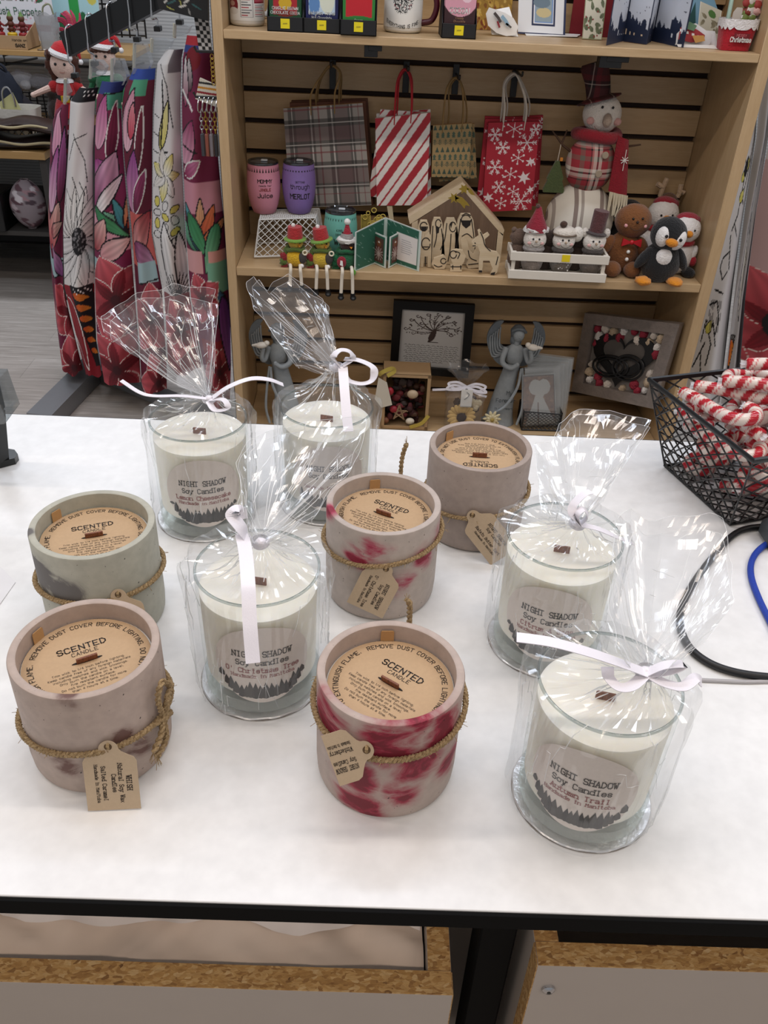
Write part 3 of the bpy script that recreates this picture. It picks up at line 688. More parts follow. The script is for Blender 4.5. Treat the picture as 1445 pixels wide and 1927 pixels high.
    for j in range(nv):
        v=j/(nv-1)
        for i in range(nu2):
            q=i/nu2; s=q*2 if q<.5 else 2-q*2; back=q>=.5
            P=tip(min(1,max(0,s)))
            if back: P=P-view*.028-dirs*.06*(1+.6*math.sin(s*9+ns))
            else: P=P+view*.006
            a=2*PI*q; B=N+Vector((math.cos(a),math.sin(a),0))*.0075+dirs*.02*v
            X=B.lerp(P,v)+(tip(.5)-tip(s))*(-.16)*math.sin(PI*v)*(1-v)
            amp=.011*math.sin(PI*min(1,v*.62+.05))*(.6+.4*v)
            pl=math.sin(s*fold*1.5+ (1.7 if back else 0)+ns+.8*math.sin(s*5))
            pl=(2/PI)*math.asin(pl)
            X=X+view*(amp*pl)+Vector((mnoise.noise(X*38+Vector((seed,0,0))),mnoise.noise(X*38+Vector((0,seed,5))),mnoise.noise(X*38+Vector((9,0,seed)))))*.0045*v
            V.append(X)
    for j in range(nv-1):
        for i in range(nu2):
            a=j*nu2+i; b=j*nu2+(i+1)%nu2; F.append((a,b,b+nu2,a+nu2))
    g.add(V,F[:nu2*4],CELLOH); o_=len(V); g.f+=[tuple(i+len(g.v)-o_ for i in f) for f in F[nu2*4:]]; g.mi+=[g.mats.index(CELLO)]*(len(F)-nu2*4); V2=V
    def pp(i,j): j=max(0,min(nv-1.001,j)); j0=int(j); f=j-j0; return V2[j0*nu2+int(i)%nu2].lerp(V2[(j0+1)*nu2+int(i)%nu2],f)+view*.0006
    for k in range(25):       # long pleat lines with painted glints running up the plume
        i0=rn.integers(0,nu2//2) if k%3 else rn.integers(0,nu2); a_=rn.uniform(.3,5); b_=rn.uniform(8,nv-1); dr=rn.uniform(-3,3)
        crease_glint(lambda q:pp(i0+dr*q,a_+(b_-a_)*q),12,rn.uniform(.0003,.0009))
    for k in range(16):       # short crinkles drawn as pale glints
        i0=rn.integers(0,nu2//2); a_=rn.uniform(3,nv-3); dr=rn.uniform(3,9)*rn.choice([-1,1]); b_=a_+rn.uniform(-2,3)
        crease_glint(lambda q:pp(i0+dr*q,a_+(b_-a_)*q),7,rn.uniform(.0005,.0010))
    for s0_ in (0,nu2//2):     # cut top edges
        ribbon(g,[pp(s0_+i,nv-1) for i in range(nu2//2)],.00035,CREASE_GLINT,None if False else view,.0002)
    for i0 in (1,nu2//2-1): ribbon(g,[pp(i0,j) for j in range(nv)],.0004,CREASE_GLINT,view,.0002)
    bag=g.obj('cellophane_bag',t,0)
    # ribbon tied round the neck
    g=G(); lathe(g,[(.0072,-.004),(.0085,-.003),(.0088,0),(.0085,.003),(.0072,.004)],SATIN,20,TRS(N,(R_(lean),0,0)),wob=lambda a,z:1+.06*math.sin(3*a)); ell(g,N+view*.0085,(.0052,.005,.0042),SATIN,12,8,lump=.25)
    g.obj('ribbon',t); rb=t.children[-1] if False else [c for c in t.children if c.name.startswith('ribbon')][0]
    for nm,pts,wd in ribbons:
        g=G(); ribbon(g,[p-L for p in spline([Vector(p) for p in pts],9)],wd,SATIN); g.obj(nm,rb)
    return t
def dp(px,py,base,off=0):    # point at a pixel, at the view depth of a base point plus an offset towards the camera
    d=Vector(ray(px,py)); cf=Vector(CF); k=((Vector(base)-Vector(OC)).dot(cf)-off)/d.dot(cf); return Vector(OC)+d*k
G1=(-.2002,.9479);G2=(-.0428,.9919);G3=(-.0941,.6536);G4=(.2160,.7195);G5=(.2154,.5113)
def nk(px,py,xy,dz): 
    b=Vector((xy[0],xy[1],TZ+.148+dz)); return dp(px,py,b)
def P(base,l,off=0): return [dp(a[0],a[1],base,(a[2] if len(a)>2 else off)) for a in l]
n1=nk(393,750,G1,.02)
wrapped_candle('wrapped glass soy candle labelled Lemon Cheesecake, back left of the glass candles',G1,'Lemon Cheesecake',-2,n1,
 P(n1,[(200,628,.03),(193,592,.02),(225,572,.0),(262,553),(300,547),(322,537),(358,542),(404,548,-.02),(402,590,-.01),(400,640,0),(404,700,.01)]),
 [('ribbon_tail',P(n1,[(388,750,.012),(340,745,.02),(290,745,.03),(262,738,.03),(228,716,.03)]),.0065),('ribbon_tail',P(n1,[(400,748,.012),(430,728,.014),(470,713,.012),(505,714,.008),(533,724,.0)]),.010),('ribbon_bow',P(n1,[(395,752,.012),(420,752,.02),(428,768,.02),(405,772,.018),(392,755,.013)]),.008)],11,fold=8)
n2=nk(632,690,G2,.035)
wrapped_candle('wrapped glass soy candle at the back beside the bookcase, ribbon hanging down its front',G2,'',3,n2,
 P(n2,[(556,690,.02),(520,640,.02),(480,580,.01),(463,532,0),(478,518),(505,545),(515,530),(535,522),(545,515),(580,545),(612,566),(600,590),(612,640)]),
 [('ribbon_bow',P(n2,[(640,690,.012),(628,672,.02),(640,659,.02),(658,662,.018),(662,676,.014),(645,688,.012)]),.010),('ribbon_bow',P(n2,[(648,675,.012),(675,678,.015),(702,692,.016),(700,715,.014),(680,722,.014),(655,716,.014),(645,705,.012)]),.010),('ribbon_tail',P(n2,[(645,690,.014),(648,730,.025),(652,780,.035),(656,812,.04)]),.012)],23,fold=6)
n3=nk(490,1020,G3,.022)
wrapped_candle("wrapped glass soy candle labelled O' Christmas Tree, white ribbon hanging over its label",G3,"O' Christmas Tree",0,n3,
 P(n3,[(455,965,.02),(452,915,0),(447,870,-.03),(470,830,-.05),(520,812,-.07),(565,800,-.08),(620,785,-.08),(688,788,-.07),(672,850,-.05),(640,905,-.03),(590,975,0)]),
 [('ribbon_tail',P(n3,[(468,1018,.014),(455,995,.02),(438,970,.02),(448,958,.018),(452,978,.016)]),.014),('ribbon_tail',P(n3,[(455,1005,.016),(462,1040,.034),(467,1100,.062),(470,1170,.070),(476,1248,.072)]),.0125)],31,fold=10,wing=.004)
n4=nk(1087,985,G4,.018)
wrapped_candle('wrapped glass soy candle labelled Citrus and Sage, right of the taupe concrete jar',G4,'Citrus & Sage',0,n4,
 P(n4,[(1020,965,.01),(1012,900,-.01),(1008,835,-.03),(1038,832,-.03),(1050,795,-.04),(1090,768,-.06),(1150,775,-.06),(1224,793,-.06),(1195,838,-.03),(1160,880,-.01),(1140,930,.01)]),
 [('ribbon_bow',P(n4,[(1092,990,.012),(1078,972,.02),(1078,952,.02),(1098,930,.02),(1112,925,.016)]),.009),('ribbon_bow',P(n4,[(1090,988,.012),(1085,968,.022),(1098,958,.022),(1106,972,.018),(1092,985,.012)]),.009),('ribbon_tail',P(n4,[(1095,988,.012),(1125,995,.014),(1160,1010,.01),(1190,1022,0)]),.008)],43,fold=7,wing=.003)
n5=nk(1216,1264,G5,.024)
wrapped_candle('wrapped glass soy candle labelled Autumn Trail, nearest the front right',G5,'Autumn Trail',0,n5,
 P(n5,[(1160,1215,.02),(1150,1130,0),(1150,1050,-.02),(1158,985,-.04),(1185,962,-.05),(1215,985,-.04),(1250,975,-.05),(1330,968,-.05),(1362,975,-.05),(1378,1060,-.03),(1380,1130,-.01),(1345,1185,.0),(1290,1235,.02)]),
 [('ribbon_tail',P(n5,[(1216,1266,.012),(1160,1245,.022),(1100,1225,.028),(1035,1208,.03),(972,1199,.028)]),.0115),('ribbon_bow',P(n5,[(1216,1266,.012),(1190,1290,.022),(1165,1293,.024),(1146,1275,.02),(1143,1255,.016)]),.010),('ribbon_bow',P(n5,[(1216,1266,.012),(1250,1252,.018),(1285,1250,.018),(1262,1262,.016),(1220,1268,.012)]),.009),('ribbon_tail',P(n5,[(1220,1268,.012),(1250,1285,.018),(1285,1292,.02),(1310,1275,.016),(1320,1285,.014)]),.010)],57,fold=9,wing=.004)
# ================================================================== bookcase with slatted back
WOOD=wood(axis=0); WOODV=wood('maple_upright',axis=2); SLATD=mat('#2c1b12',.8)
XL,XR,YS,YK=-.341,.886,2.114,2.40
ZM,ZT,ZL=.7045,1.2235,.225
MS,TS,LS=ZM+.0007,ZT+.0007,ZL+.0007
bc=thing('bookcase','maple bookcase with slatted back panel standing behind the white table','bookcase',(XL,YS,0)); W_=XR-XL
for x,w in ((.011,.022),(W_-.0145,.029)):
    g=G(); box(g,(x,.155,.9),(w,.31,1.8),WOODV,.0015); g.obj('side_panel',bc)
for z,th in ((ZT,.018),(ZM,.022),(ZL,.022),(1.76,.02)):
    g=G(); box(g,((W_-.007)/2,.1435,z-th/2),(W_-.052,.285,th),WOOD,.0015); g.obj('shelf',bc)
g=G(); box(g,(W_/2,.02,.085),(W_-.052,.02,.165),WOOD,.001); g.obj('kick_board',bc)
g=G(); box(g,((W_-.007)/2,.305,.9),(W_-.052,.01,1.78),SLATD,.0005)
zs=[1.1430-.0745*k for k in range(-9,16)]
for a,b in zip(zs,zs[1:]):
    zc=(a+b)/2; h=.0745-.0125
    if zc-h/2>.0: box(g,((W_-.007)/2,.293,zc),(W_-.0525,.014,h),WOOD,.001)
g.obj('back_panel',bc)
for px,w,off in ((698,.03,0),(1150,.05,0)):
    p=at(px,97,2.135); g=G(); box(g,(p.x-XL,.024,ZT-.018-.012),(w,.03,.0235),BLKM,.001); box(g,(p.x-XL+w*.3,.015,ZT-.018-.006),(w,.014,.011),BLKM,.001); g.obj('shelf_bracket',bc)
# ------------------------------------------------------------------ helpers working on upright planes
def pz(px,py,Y): p=at(px,py,Y); return (p.x,p.z)
def cut(g,pts,Y,th,m,lift=0):
    poly=[pz(x,y,Y) for x,y in pts]; prism(g,poly,-Y+lift,-Y-th+lift,m,UP) if th<0 else prism(g,poly,-Y-th+lift,-Y+lift,m,UP); return g
def cutl(g,pts,Y,th,m,base):   # same, in the local space of a thing based at `base`
    poly=[(a-base[0],b-base[2]) for a,b in (pz(x,y,Y) for x,y in pts)]; d=Y-base[1]; prism(g,poly,-d-th,-d,m,UP); return g
def ink(g,pts,Y,w,m,base=(0,0,0),n=1):
    P=[Vector(at(x,y,Y))-Vector(base) for x,y in pts]
    if n>1: P=spline(P,n)
    ribbon(g,P,w,m,(0,1,0),.0004); return g
def quad_grid(g,cs,m,pt,base=(0,0,0)):
    a,b,c,d=[Vector(x)-Vector(base) for x in cs]     # TL TR BR BL
    grid(g,lambda u,v:(a.lerp(b,u)).lerp(d.lerp(c,u),v),pt.nx,pt.ny,m,pt.cols())
def slab(g,cs,th,mside,pt=None,rough=.6,base=(0,0,0),mat_front=None):
    """thin board: front printed with a Paint (or plain), thickness th behind"""
    a,b,c,d=[Vector(x)-Vector(base) for x in cs]; n=(b-a).cross(d-a).normalized()
    if n.y<0: n=-n
    V=[a,b,c,d]+[p+n*th for p in (a,b,c,d)]
    F=[(4,5,6,7)]+[(i,(i+1)%4,4+(i+1)%4,4+i) for i in range(4)]
    if pt is None: F.append((3,2,1,0))
    g.add(V,F,mside)
    if pt is not None: quad_grid(g,cs,vc(rough),pt,base)
    return g
def quadpx(c,Y,Yb=None):
    Yb=Y if Yb is None else Yb; return [at(*c[0],Y),at(*c[1],Y),at(*c[2],Yb),at(*c[3],Yb)]
# ------------------------------------------------------------------ gift bags on slatwall hooks
def hook(px,y0,y1,Yb,label,ya):
    t=thing('slatwall_hook',label,'hook',at(px,(y0+y1)/2,YS+.279),0,'black hooks in the slatted back panel'); b=Vector(t.location); b0=at(px,y0,b.y);b1=at(px,y1,b.y)
    g=G(); box(g,(0,-.002,0),(.016,.003,(b0.z-b1.z)),BLKM,.0008); g.obj('plate',t)
    za=at(px,ya,Yb).z-b.z
    g=G(); tube(g,spline([(0,-.003,za-.0015),(0,-.05,za-.002),(0,Yb-b.y-.012,za-.001),(0,Yb-b.y-.02,za+.009)],5),.0026,BLKM,8); g.obj('arm',t)
    return t
def gift_bag(label,c,Y,pt,side,hpx,hy,hc,nh,cat='gift bag',grp=None,depth=.012,spread=.30,hw=.0022,top=None):
    cs=quadpx(c,Y); base=(cs[2]+cs[3])/2
    t=thing('gift_bag',label,cat,base,0,grp); g=G()
    slab(g,cs,depth,side,pt,.75,base); 
    g.obj('bag_body',t)
    a,b=[Vector(x)-base for x in cs[:2]]; hk=at(hpx,hy,Y)-base
    for dy,k in ((.0015,0),(depth-.002,1))[:nh]:
        p=a.lerp(b,.5-spread/2*1.0)+Vector((0,dy,0)); q=a.lerp(b,.5+spread/2)+Vector((0,dy,0)); mx=(p+q)/2
        h=hk+Vector((0,dy,-.001)); w=(q-p).length*.52; hh=h.z-mx.z
        P=spline([p-Vector((0,0,.02)),p+Vector((0,0,hh*.3)),Vector((h.x-w*.72,h.y,p.z+hh*.78)),h,Vector((h.x+w*.72,h.y,q.z+hh*.78)),q+Vector((0,0,hh*.3)),q-Vector((0,0,.02))],7)
        g=G(); tube(g,P,hw,hc,7); g.obj('handle',t)
    return t
def plaid(nx=110,ny=130):
    p=Paint(nx,ny,0,0,1,1,'#9d9791')
    X,Y=p.X,p.Y
    for A,per,o in ((X,.50,.0),(Y,.42,.08)):
        m=((A-o)%per)/per
        p.band((m>.10)&(m<.28),'#2b2a29',.70); p.band((m>.28)&(m<.60),'#563539',.55); p.band((m>.60)&(m<.74),'#2b2a29',.70); p.band((m>.86)&(m<.885),'#7a3038',.7)
        p.band((m>.19)&(m<.215),'#d8d2cc',.75); p.band((m>.66)&(m<.685),'#d8d2cc',.75)
    p.a*=(.94+.1*((np.indices(p.X.shape).sum(0)%2)))[...,None]
    return p
def stripes(nx=110,ny=150,k=0):
    p=Paint(nx,ny,0,0,.6,1,'#efeae6'); q=(p.X*1.05+p.Y*.78+k)%.30
    p.put(q<.105,'#b3303c'); p.put((q>.195)&(q<.222),'#b3303c'); return p
def trees(nx=90,ny=110):
    p=Paint(nx,ny,0,0,72,100,'#a58d62')
    for j in range(8):
        for i in range(8):
            x=4+i*10+(5 if j%2 else 0); y=10+j*14; h=11; k=(i*3+j*5)%3
            if k==0:
                m=(p.Y>y-h)&(p.Y<y)&(np.abs(p.X-x)<(p.Y-y+h)*.34); p.put(m,'#3f5347')
            elif k==1:
                p.line([(x,y-h),(x,y)],1,'#3f5347')
                for q in (.35,.6,.85): p.line([(x-4*q-.6,y-h+h*q-2.2),(x,y-h+h*q),(x+4*q+.6,y-h+h*q-2.2)],1,'#3f5347')
            else:
                for q in (0,.3,.6):
                    yy=y-h+h*q; p.put((p.Y>yy)&(p.Y<yy+5)&(np.abs(p.X-x)<(p.Y-yy)*.75),'#4a6052')
    return p
def flakes(nx=130,ny=190,seed=3):
    p=Paint(nx,ny,0,0,94,168,'#ab2536'); r=random.Random(seed); W='#eadfe0'
    def fl(x,y,s,k):
        n=6
        for i in range(n):
            a=PI*2*i/n+.3*k; ex,ey=x+s*math.cos(a),y+s*math.sin(a)
            if k%3==0:
                p.line([(x,y),(ex,ey)],1.7,W)
                for q in (.5,.78):
                    bx,by=x+s*q*math.cos(a),y+s*q*math.sin(a)
                    for d in (.7,-.7): p.line([(bx,by),(bx+s*.32*math.cos(a+d),by+s*.32*math.sin(a+d))],1.3,W)
            elif k%3==1:
                p.put(((p.X-x)*math.cos(a)+(p.Y-y)*math.sin(a)>0)&((p.X-x)*math.cos(a)+(p.Y-y)*math.sin(a)<s)&(np.abs(-(p.X-x)*math.sin(a)+(p.Y-y)*math.cos(a))<s*.30*(1-((p.X-x)*math.cos(a)+(p.Y-y)*math.sin(a))/s)),W)
            else:
                p.line([(x,y),(ex,ey)],1.2,W); p.ell(ex,ey,2,2,0,W)
    pts=[(14,22,12),(48,12,14),(74,38,17),(30,46,12),(60,66,11),(84,74,10),(18,82,14),(48,96,11),(74,104,14),(28,120,12),(56,130,10),(10,140,11),(72,150,19),(34,152,10),(88,128,9),(88,14,10)]
    for i,(x,y,s) in enumerate(pts): fl(x,y,s,(i*2)%3 if i not in (2,12) else 0)
    for _ in range(26): p.ell(r.uniform(2,92),r.uniform(2,166),1.6,1.6,0,W)
    return p
Yb=2.335
hook(626,112,168,Yb-.03,'black hook holding the tall tartan gift bags',124); hook(764,115,175,Yb-.03,'black hook holding the candy striped gift bags',131)
hook(857,120,178,Yb-.03,'black hook holding the small fir tree gift bags',147); hook(967,132,183,Yb-.04,'black hook holding the red snowflake gift bags',140)
TW=mat('#8d7146',.85,0,.15,300); TWR=mat('#b51f2c',.7,0,.1,300); TWW=mat('#cfc6ba',.8,0,.1,300); BRN=mat('#5a3828',.8,0,.1,60)
# tartan, front bag last so that the ones behind peek out
gift_bag('dark brown paper gift bag rearmost behind the tartan one',[(548,190),(692,186),(706,384),(560,390)],Yb+.028,None,BRN,625,124,TW,1,depth=.014)
gift_bag('dark brown gift bag just behind the tartan one, its right edge showing',[(545,194),(688,190),(702,386),(556,391)],Yb+.010,None,mat('#633c2b',.8,0,.1,60),625,123,TW,2,depth=.012)
gift_bag('large grey and maroon tartan gift bag with twisted tan handles',[(533,204),(682,194),(699,386),(546,391)],Yb-.012,plaid(),KRAFT,622,123,TW,2,depth=.012)
PW=mat('#e7e2dd',.8)
gift_bag('candy striped gift bag rearmost of the three, slightly raised at the right',[(708,214),(810,206),(811,376),(712,380)],Yb+.016,stripes(k=.1),PW,764,131,TWR,1,depth=.010)
gift_bag('candy striped gift bag in the middle, its corner swung out to the left',[(716,206),(806,212),(800,384),(693,369)],Yb+.002,stripes(k=.17),PW,763,131,TWR,1,depth=.010)
gift_bag('frontmost red and white candy striped gift bag with red handles',[(706,223),(810,212),(803,386),(709,387)],Yb-.014,stripes(),PW,761,130,TWR,2,depth=.012)
gift_bag('small fir tree print gift bag behind, showing at the right and below',[(826,237),(893,233),(897,335),(826,342)],Yb+.008,trees(),KRAFT,860,147,TW,1,depth=.010,spread=.5)
gift_bag('front small kraft gift bag printed with dark green fir trees',[(815,236),(888,232),(882,334),(812,333)],Yb-.012,trees(),KRAFT,857,146,TW,2,depth=.012,spread=.5)
RDP=mat('#a32334',.75)
gift_bag('red snowflake gift bag rearmost of the stack, right edge showing',[(924,222),(1022,217),(1012,382),(916,388)],Yb+.030,flakes(seed=9),RDP,970,141,TWW,1,depth=.010,spread=.42)
gift_bag('red snowflake gift bag second from the back of its stack',[(913,219),(1018,222),(1008,388),(900,380)],Yb+.014,flakes(seed=8),RDP,969,140,TWW,1,depth=.010,spread=.42)
gift_bag('red snowflake gift bag second from the front, its left edge showing',[(913,224),(1014,224),(1000,392),(896,388)],Yb-.002,flakes(seed=7),RDP,968,139,TWW,1,depth=.010,spread=.42)
gift_bag('frontmost red gift bag with white snowflakes and white cord handles',[(919,231),(1016,229),(1000,395),(907,399)],Yb-.020,flakes(),RDP,967,138,TWW,2,depth=.014,spread=.42)
# ================================================================== things on the middle shelf
def rel(t): return Vector(t.location)
def unit(base,k=1): s=mpp(base)*k; return TRS((0,0,0),(0,0,0),(s,s,s*1.04))
def mesh_panel(g,c,nu,nv,r,m,n=4):
    a,b,cc,d=[Vector(x) for x in c]
    def q(u,v): return a.lerp(b,u).lerp(d.lerp(cc,u),v)
    for i in range(-nv,nu):           # two families of diagonals, one wavy lattice wire each
        for s in (0,1):
            P=[]
            for j in range(nv+1):
                u=(i+j)/nu; u=u if s==0 else 1-u
                if -1e-6<=u<=1+1e-6: P.append(q(min(1,max(0,u)),j/nv))
            if len(P)>1: tube(g,P,r,m,n,cap=False)
WIRE=mat('#d9d9d6',.5,0,.04); WIREB=mat('#0d0d0e',.4,0,.1)
fl=onz(479,487,MS); fr=onz(604,483,MS); zt=at(487,412,fl.y+.012).z
t=thing('wire_riser','upturned white wire mesh basket serving as a riser for two tumblers','basket',(fl+fr)/2); b=rel(t)
fl=fl+Vector((0,0,.0026)); fr=fr+Vector((0,0,.0026)); b=b-Vector((0,0,.0026)); B=[fl-b,fr-b,fr-b+Vector((.004,.115,0)),fl-b+Vector((-.004,.115,0))]; ins=.014; T_=[Vector((p.x+(ins if k in(0,3) else -ins),p.y+(ins if k<2 else -ins),zt-MS-.0026)) for k,p in enumerate(B)]
g=G()
for k in range(4): mesh_panel(g,[T_[k],T_[(k+1)%4],B[(k+1)%4],B[k]],8 if k%2==0 else 6,5,.0010,WIRE)
mesh_panel(g,[T_[0],T_[1],T_[2],T_[3]],14,9,.0008,WIRE); g.obj('mesh',t)
g=G(); tube(g,B,.0022,WIRE,6,True); tube(g,T_,.0018,WIRE,6,True)
for p,q in zip(B,T_): tube(g,[p,q],.0016,WIRE,6)
g.obj('frame',t)
def lerpprof(prof,z):
    for (r0,z0),(r1,z1) in zip(prof,prof[1:]):
        if z0<=z<=z1: return r0+(r1-r0)*(z-z0)/max(1e-6,z1-z0)
    return prof[-1][0]
STEEL=thin_glass('smoked_lid','#b7bcc0','#5a5f66',.1,.6)
def tumbler(label,loc,col,words,edge):
    t=thing('wine_tumbler',label,'tumbler',loc,0,'insulated wine tumblers'); U=unit(loc)
    body=[(0,0),(19,0),(21,1.2),(26,14),(29.5,30),(31,46),(30.3,64),(28.3,80),(27.8,84)]
    g=G(U,0); lathe(g,body,mat(col,.5,0,.06,500,.2,900),48); lathe(g,[(27.8,84),(26.5,84),(26.3,78),(0,78)],CHROME,48)
    ca=math.atan2(-loc[1],-loc[0])+.08
    for s,h,z,mm,st,wt in words: text(g,s,h,(lambda x,y,z=z:((lerpprof(body,z+y)+.25)*math.cos(ca+x/31),(lerpprof(body,z+y)+.25)*math.sin(ca+x/31),z+y)),mm,'sans',wt,'c',st)
    for i in range(34):
        a=2*PI*i/34; r=lerpprof(body,76)+.4; w=.055; ff=lambda q,z:(r*math.cos(a+q),r*math.sin(a+q),z)
        if edge==0: g.add([ff(-w,72),ff(w,72),ff(0,80)],[(0,1,2)],INK)
        elif edge==1: g.add([ff(-w*.6,74),ff(w*.6,73.5),ff(w*.5,76.5),ff(-w*.7,76)],[(0,1,2,3)],INK)
        else: g.add([ff(-w,79.5),ff(0,72.5),ff(w,79.5),ff(0,75.5)],[(0,1,2,3)],INK)
    g.obj('body',t)
    g=G(U,0); lathe(g,[(27.9,83.5),(28.4,85),(27.6,87.5),(26,88),(24.5,86),(0,86)],STEEL,40); box(g,(2,4,87.4),(12,8,2.4),mat('#c9ced2',.15,0,.03,20),1); g.obj('lid',t)
    return t
p1=onz(498,398,zt); p2=onz(563,398,zt)
tumbler('pink insulated wine tumbler reading Mommy needs her Jingle Juice',p1,'#cf8a9c',[('MOMMY',5.6,56,INK,.95,1.3),('needs her',3.2,50,INK,.9,.8),('JINGLE',4.4,42.5,INKR,.95,1.5),('Juice',7,31,INK,1,1.1)],0)
tumbler('purple insulated wine tumbler reading Merlot',p2,'#8b72b4',[('GETTING',3,56,INK,.95,1),('through',7.5,46,INK,.8,.8),('MERLOT',8,29,INK,.85,1.2)],1)
p3_=onz(640,487,MS); 
tumbler('teal insulated wine tumbler standing on the shelf behind the bird ornaments',p3_,'#6fb5a6',[('KING OF',3.4,57,INK,1,.9),('DRINKING',4,49,INK,.85,.9),('WINE',9,34,INK,.95,1.1)],2)
# ------------------------------------------------------------------ three shelf sitting birds
FEL=lambda c:plush(c)
def sitter(label,px,py,body,hat,brim,face,scarf,legend,card=False,cone=False,tilt=0):
    loc=onz(px,py,MS); loc.y=2.135; loc.x=at(px,py,2.135).x
    t=thing('bird_ornament',label,'ornament',(loc.x,loc.y,MS),0,'dangling leg bird ornaments'); s=mpp(loc); U=TRS((0,0,0),(0,0,0),s); b=rel(t)
    g=G(U,0); ell(g,(0,0,18),(18.5,16,19),FEL(body),20,14,lump=.06,seed=px); ell(g,(1,0,45),(14,13,13),FEL(face),18,12)
    g.add([(5,-12,44),(9,-18,42),(11,-11,44),(8,-12,40)],[(0,1,2),(0,3,1),(1,3,2)],mat('#d98a2a',.6)); 
    for x in (2,11): ell(g,(x-1,-12.5,48),1.6,BLK,8,6)
    g.obj('body',t)
    g=G(U); M=TRS((0,0,50),(0,R_(tilt),0))
    if not cone:
        lathe(g,[(0,24),(13,24),(14.5,10),(14.5,4)],FEL(hat),24,M); lathe(g,[(14.5,4),(21,2),(21,0),(14,1)],FEL(brim),24,M); ell(g,M@Vector((-3,0,26)),(4,4,4),FEL('#e6e2dc'),10,8)
    else:
        lathe(g,[(0,34),(3,32),(9,10),(12,6)],FEL(hat),20,M); lathe(g,[(10,16),(13,8),(10,8)],FEL('#9a9592'),20,M); ell(g,M@Vector((0,0,3)),(19,16,8),FEL('#e4e0db'),18,10,lump=.25,seed=4); ell(g,M@Vector((0,0,36)),(6,6,6),FEL('#e9e6e1'),10,8)
    g.obj('hat',t)
    g=G(U,.0005)
    P=[(15*math.cos(q),13*math.sin(q),34+1.5*math.sin(q*3)) for q in np.linspace(0,2*PI,25)[:-1]]; tube(g,P,3.8,FEL(scarf[0]),8,True)
    for k,(x,y,z) in enumerate(((-15,-4,30),(-20,-6,20),(-22,-6,10))): ell(g,(x,y,z),(7,4,8),FEL(scarf[k%2]),10,8,lump=.5,seed=k)
    for k in range(6): tube(g,[(-24+k*1.8,-6,6),(-26+k*2.2,-7,-5+k%3*2)],1.1,FEL(scarf[1]),5)
    g.obj('scarf',t)
    g=G(U)
    if card: ell(g,(-9,-15,16),(9,4,11),FEL('#8e1c2c'),14,10); g.add([(-12,-20,12),(-6,-20.5,10),(-7,-20.5,20),(-11,-20,21)],[(0,1,2,3)],WHT); tube(g,spline([(12,-14,4),(16,-18,-2),(10,-20,-8)],4),2.4,FEL('#5f9a2f'),6)
    else:
        ell(g,(14,-12,20),(8,3.5,10),mat('#3f3a38',.7),14,10)
        P=[(19+4*math.cos(q),-15,31+4*math.sin(q)) for q in np.linspace(0,2*PI,17)[:-1]]; tube(g,P,1.4,mat('#e7dcc0',.6),6,True); ell(g,(13,-15,6),(4,3,4),WHT,10,8)
    g.obj('charm',t)
    lg=legend; yf=(YS-.006-loc.y)/s
    for k,x in enumerate((-9,9)):
        g=G(U); tube(g,spline([(x,-10,6),(x+1,(yf-6)*.6,6),(x+2,yf-6,2),(x+(3 if k else 1),yf-5,-12),(x+(4 if k else 0),yf-5,lg)],5),3.1,mat('#e3d8c6',.8),8); lo=g.obj('leg',t)
        g=G(U); ell(g,(x+(5 if k else 0),yf-8,lg-5),(6,9,4.5),BLK,12,8); tube(g,[(x+(4 if k else 0),yf-5,lg+3),(x+(4 if k else 0),yf-5,lg-4)],4.5,BLK,10); g.obj('boot',lo)
    return t
sitter('yellow bird ornament with red hat, leftmost of the three on the shelf edge',556,499,'#d6a91f','#b02a2c','#6f9a35','#e0b84a',('#556b2a','#8e2028'),-30)
sitter('yellow bird ornament with tilted red hat, middle of the three on the shelf edge',605,501,'#cfae36','#b02a2c','#6f9a35','#e0b84a',('#556b2a','#8e2028'),-36,tilt=-10)
sitter('red and green cardinal ornament with pointed hat and white fur brim on the shelf edge',652,504,'#1f5a38','#9c2030','#9a9592','#3a2020',('#0f5a34','#1d6a40'),-42,True,True)
# ------------------------------------------------------------------ accordion card
def gcard(nx,ny,pic=None):
    p=Paint(nx,ny,0,0,1,1,'#2a5f4b'); r=random.Random(nx)
    for _ in range(26):
        x,y=r.random(),r.random(); p.line([(x,y),(x+.05,y+.05)],.012,'#7fa394')
    p.put((p.X<.05)|(p.X>.95)|(p.Y<.03)|(p.Y>.97),'#c9d6cd')
    if pic==1:
        p.rect(.2,.12,.8,.9,'#55372f'); p.ell(.5,.3,.16,.11,0,'#7a4a30'); p.ell(.5,.55,.18,.17,0,'#6d2f2b')
        for a in range(0,360,30): p.line([(.5,.62),(.5+.3*math.cos(R_(a)),.62+.2*math.sin(R_(a)))],.03,'#b9a8a0')
        p.ell(.5,.26,.05,.03,0,'#e9e2d8'); p.put((p.X<.09)|(p.X>.91)|(p.Y<.05)|(p.Y>.95),'#d3ddd5')
    if pic==2:
        p.rect(.34,.22,.92,.88,'#e6dfd9')
        for k in range(7): p.line([(.46,.36+.05*k),(.72+.03*(k%3),.37+.05*k)],.012,'#a8a4a4')
    return p
A_=onz(667,511,MS);B_=onz(722,489,MS);C_=onz(788,511,MS); t=thing('accordion_card','green accordion fold card with three little gingerbread panels, open on the shelf','greeting card',B_); b=rel(t)
def up(p,py): return Vector((p.x,p.y,at(pxy(p)[0],py,p.y).z))
def pxy(p):
    d=np.array(p)-OC; z=d@CF; return 722.5+FPX*(d@CR)/z,963.5-FPX*(d@CU)/z
g=G(); slab(g,[up(A_,437),up(B_,409),B_,A_],.0012,WHT,gcard(40,60),.6,b); slab(g,[up(B_,409),up(C_,435),C_,B_],.0012,WHT,gcard(44,61,2),.6,b); g.obj('cover',t)
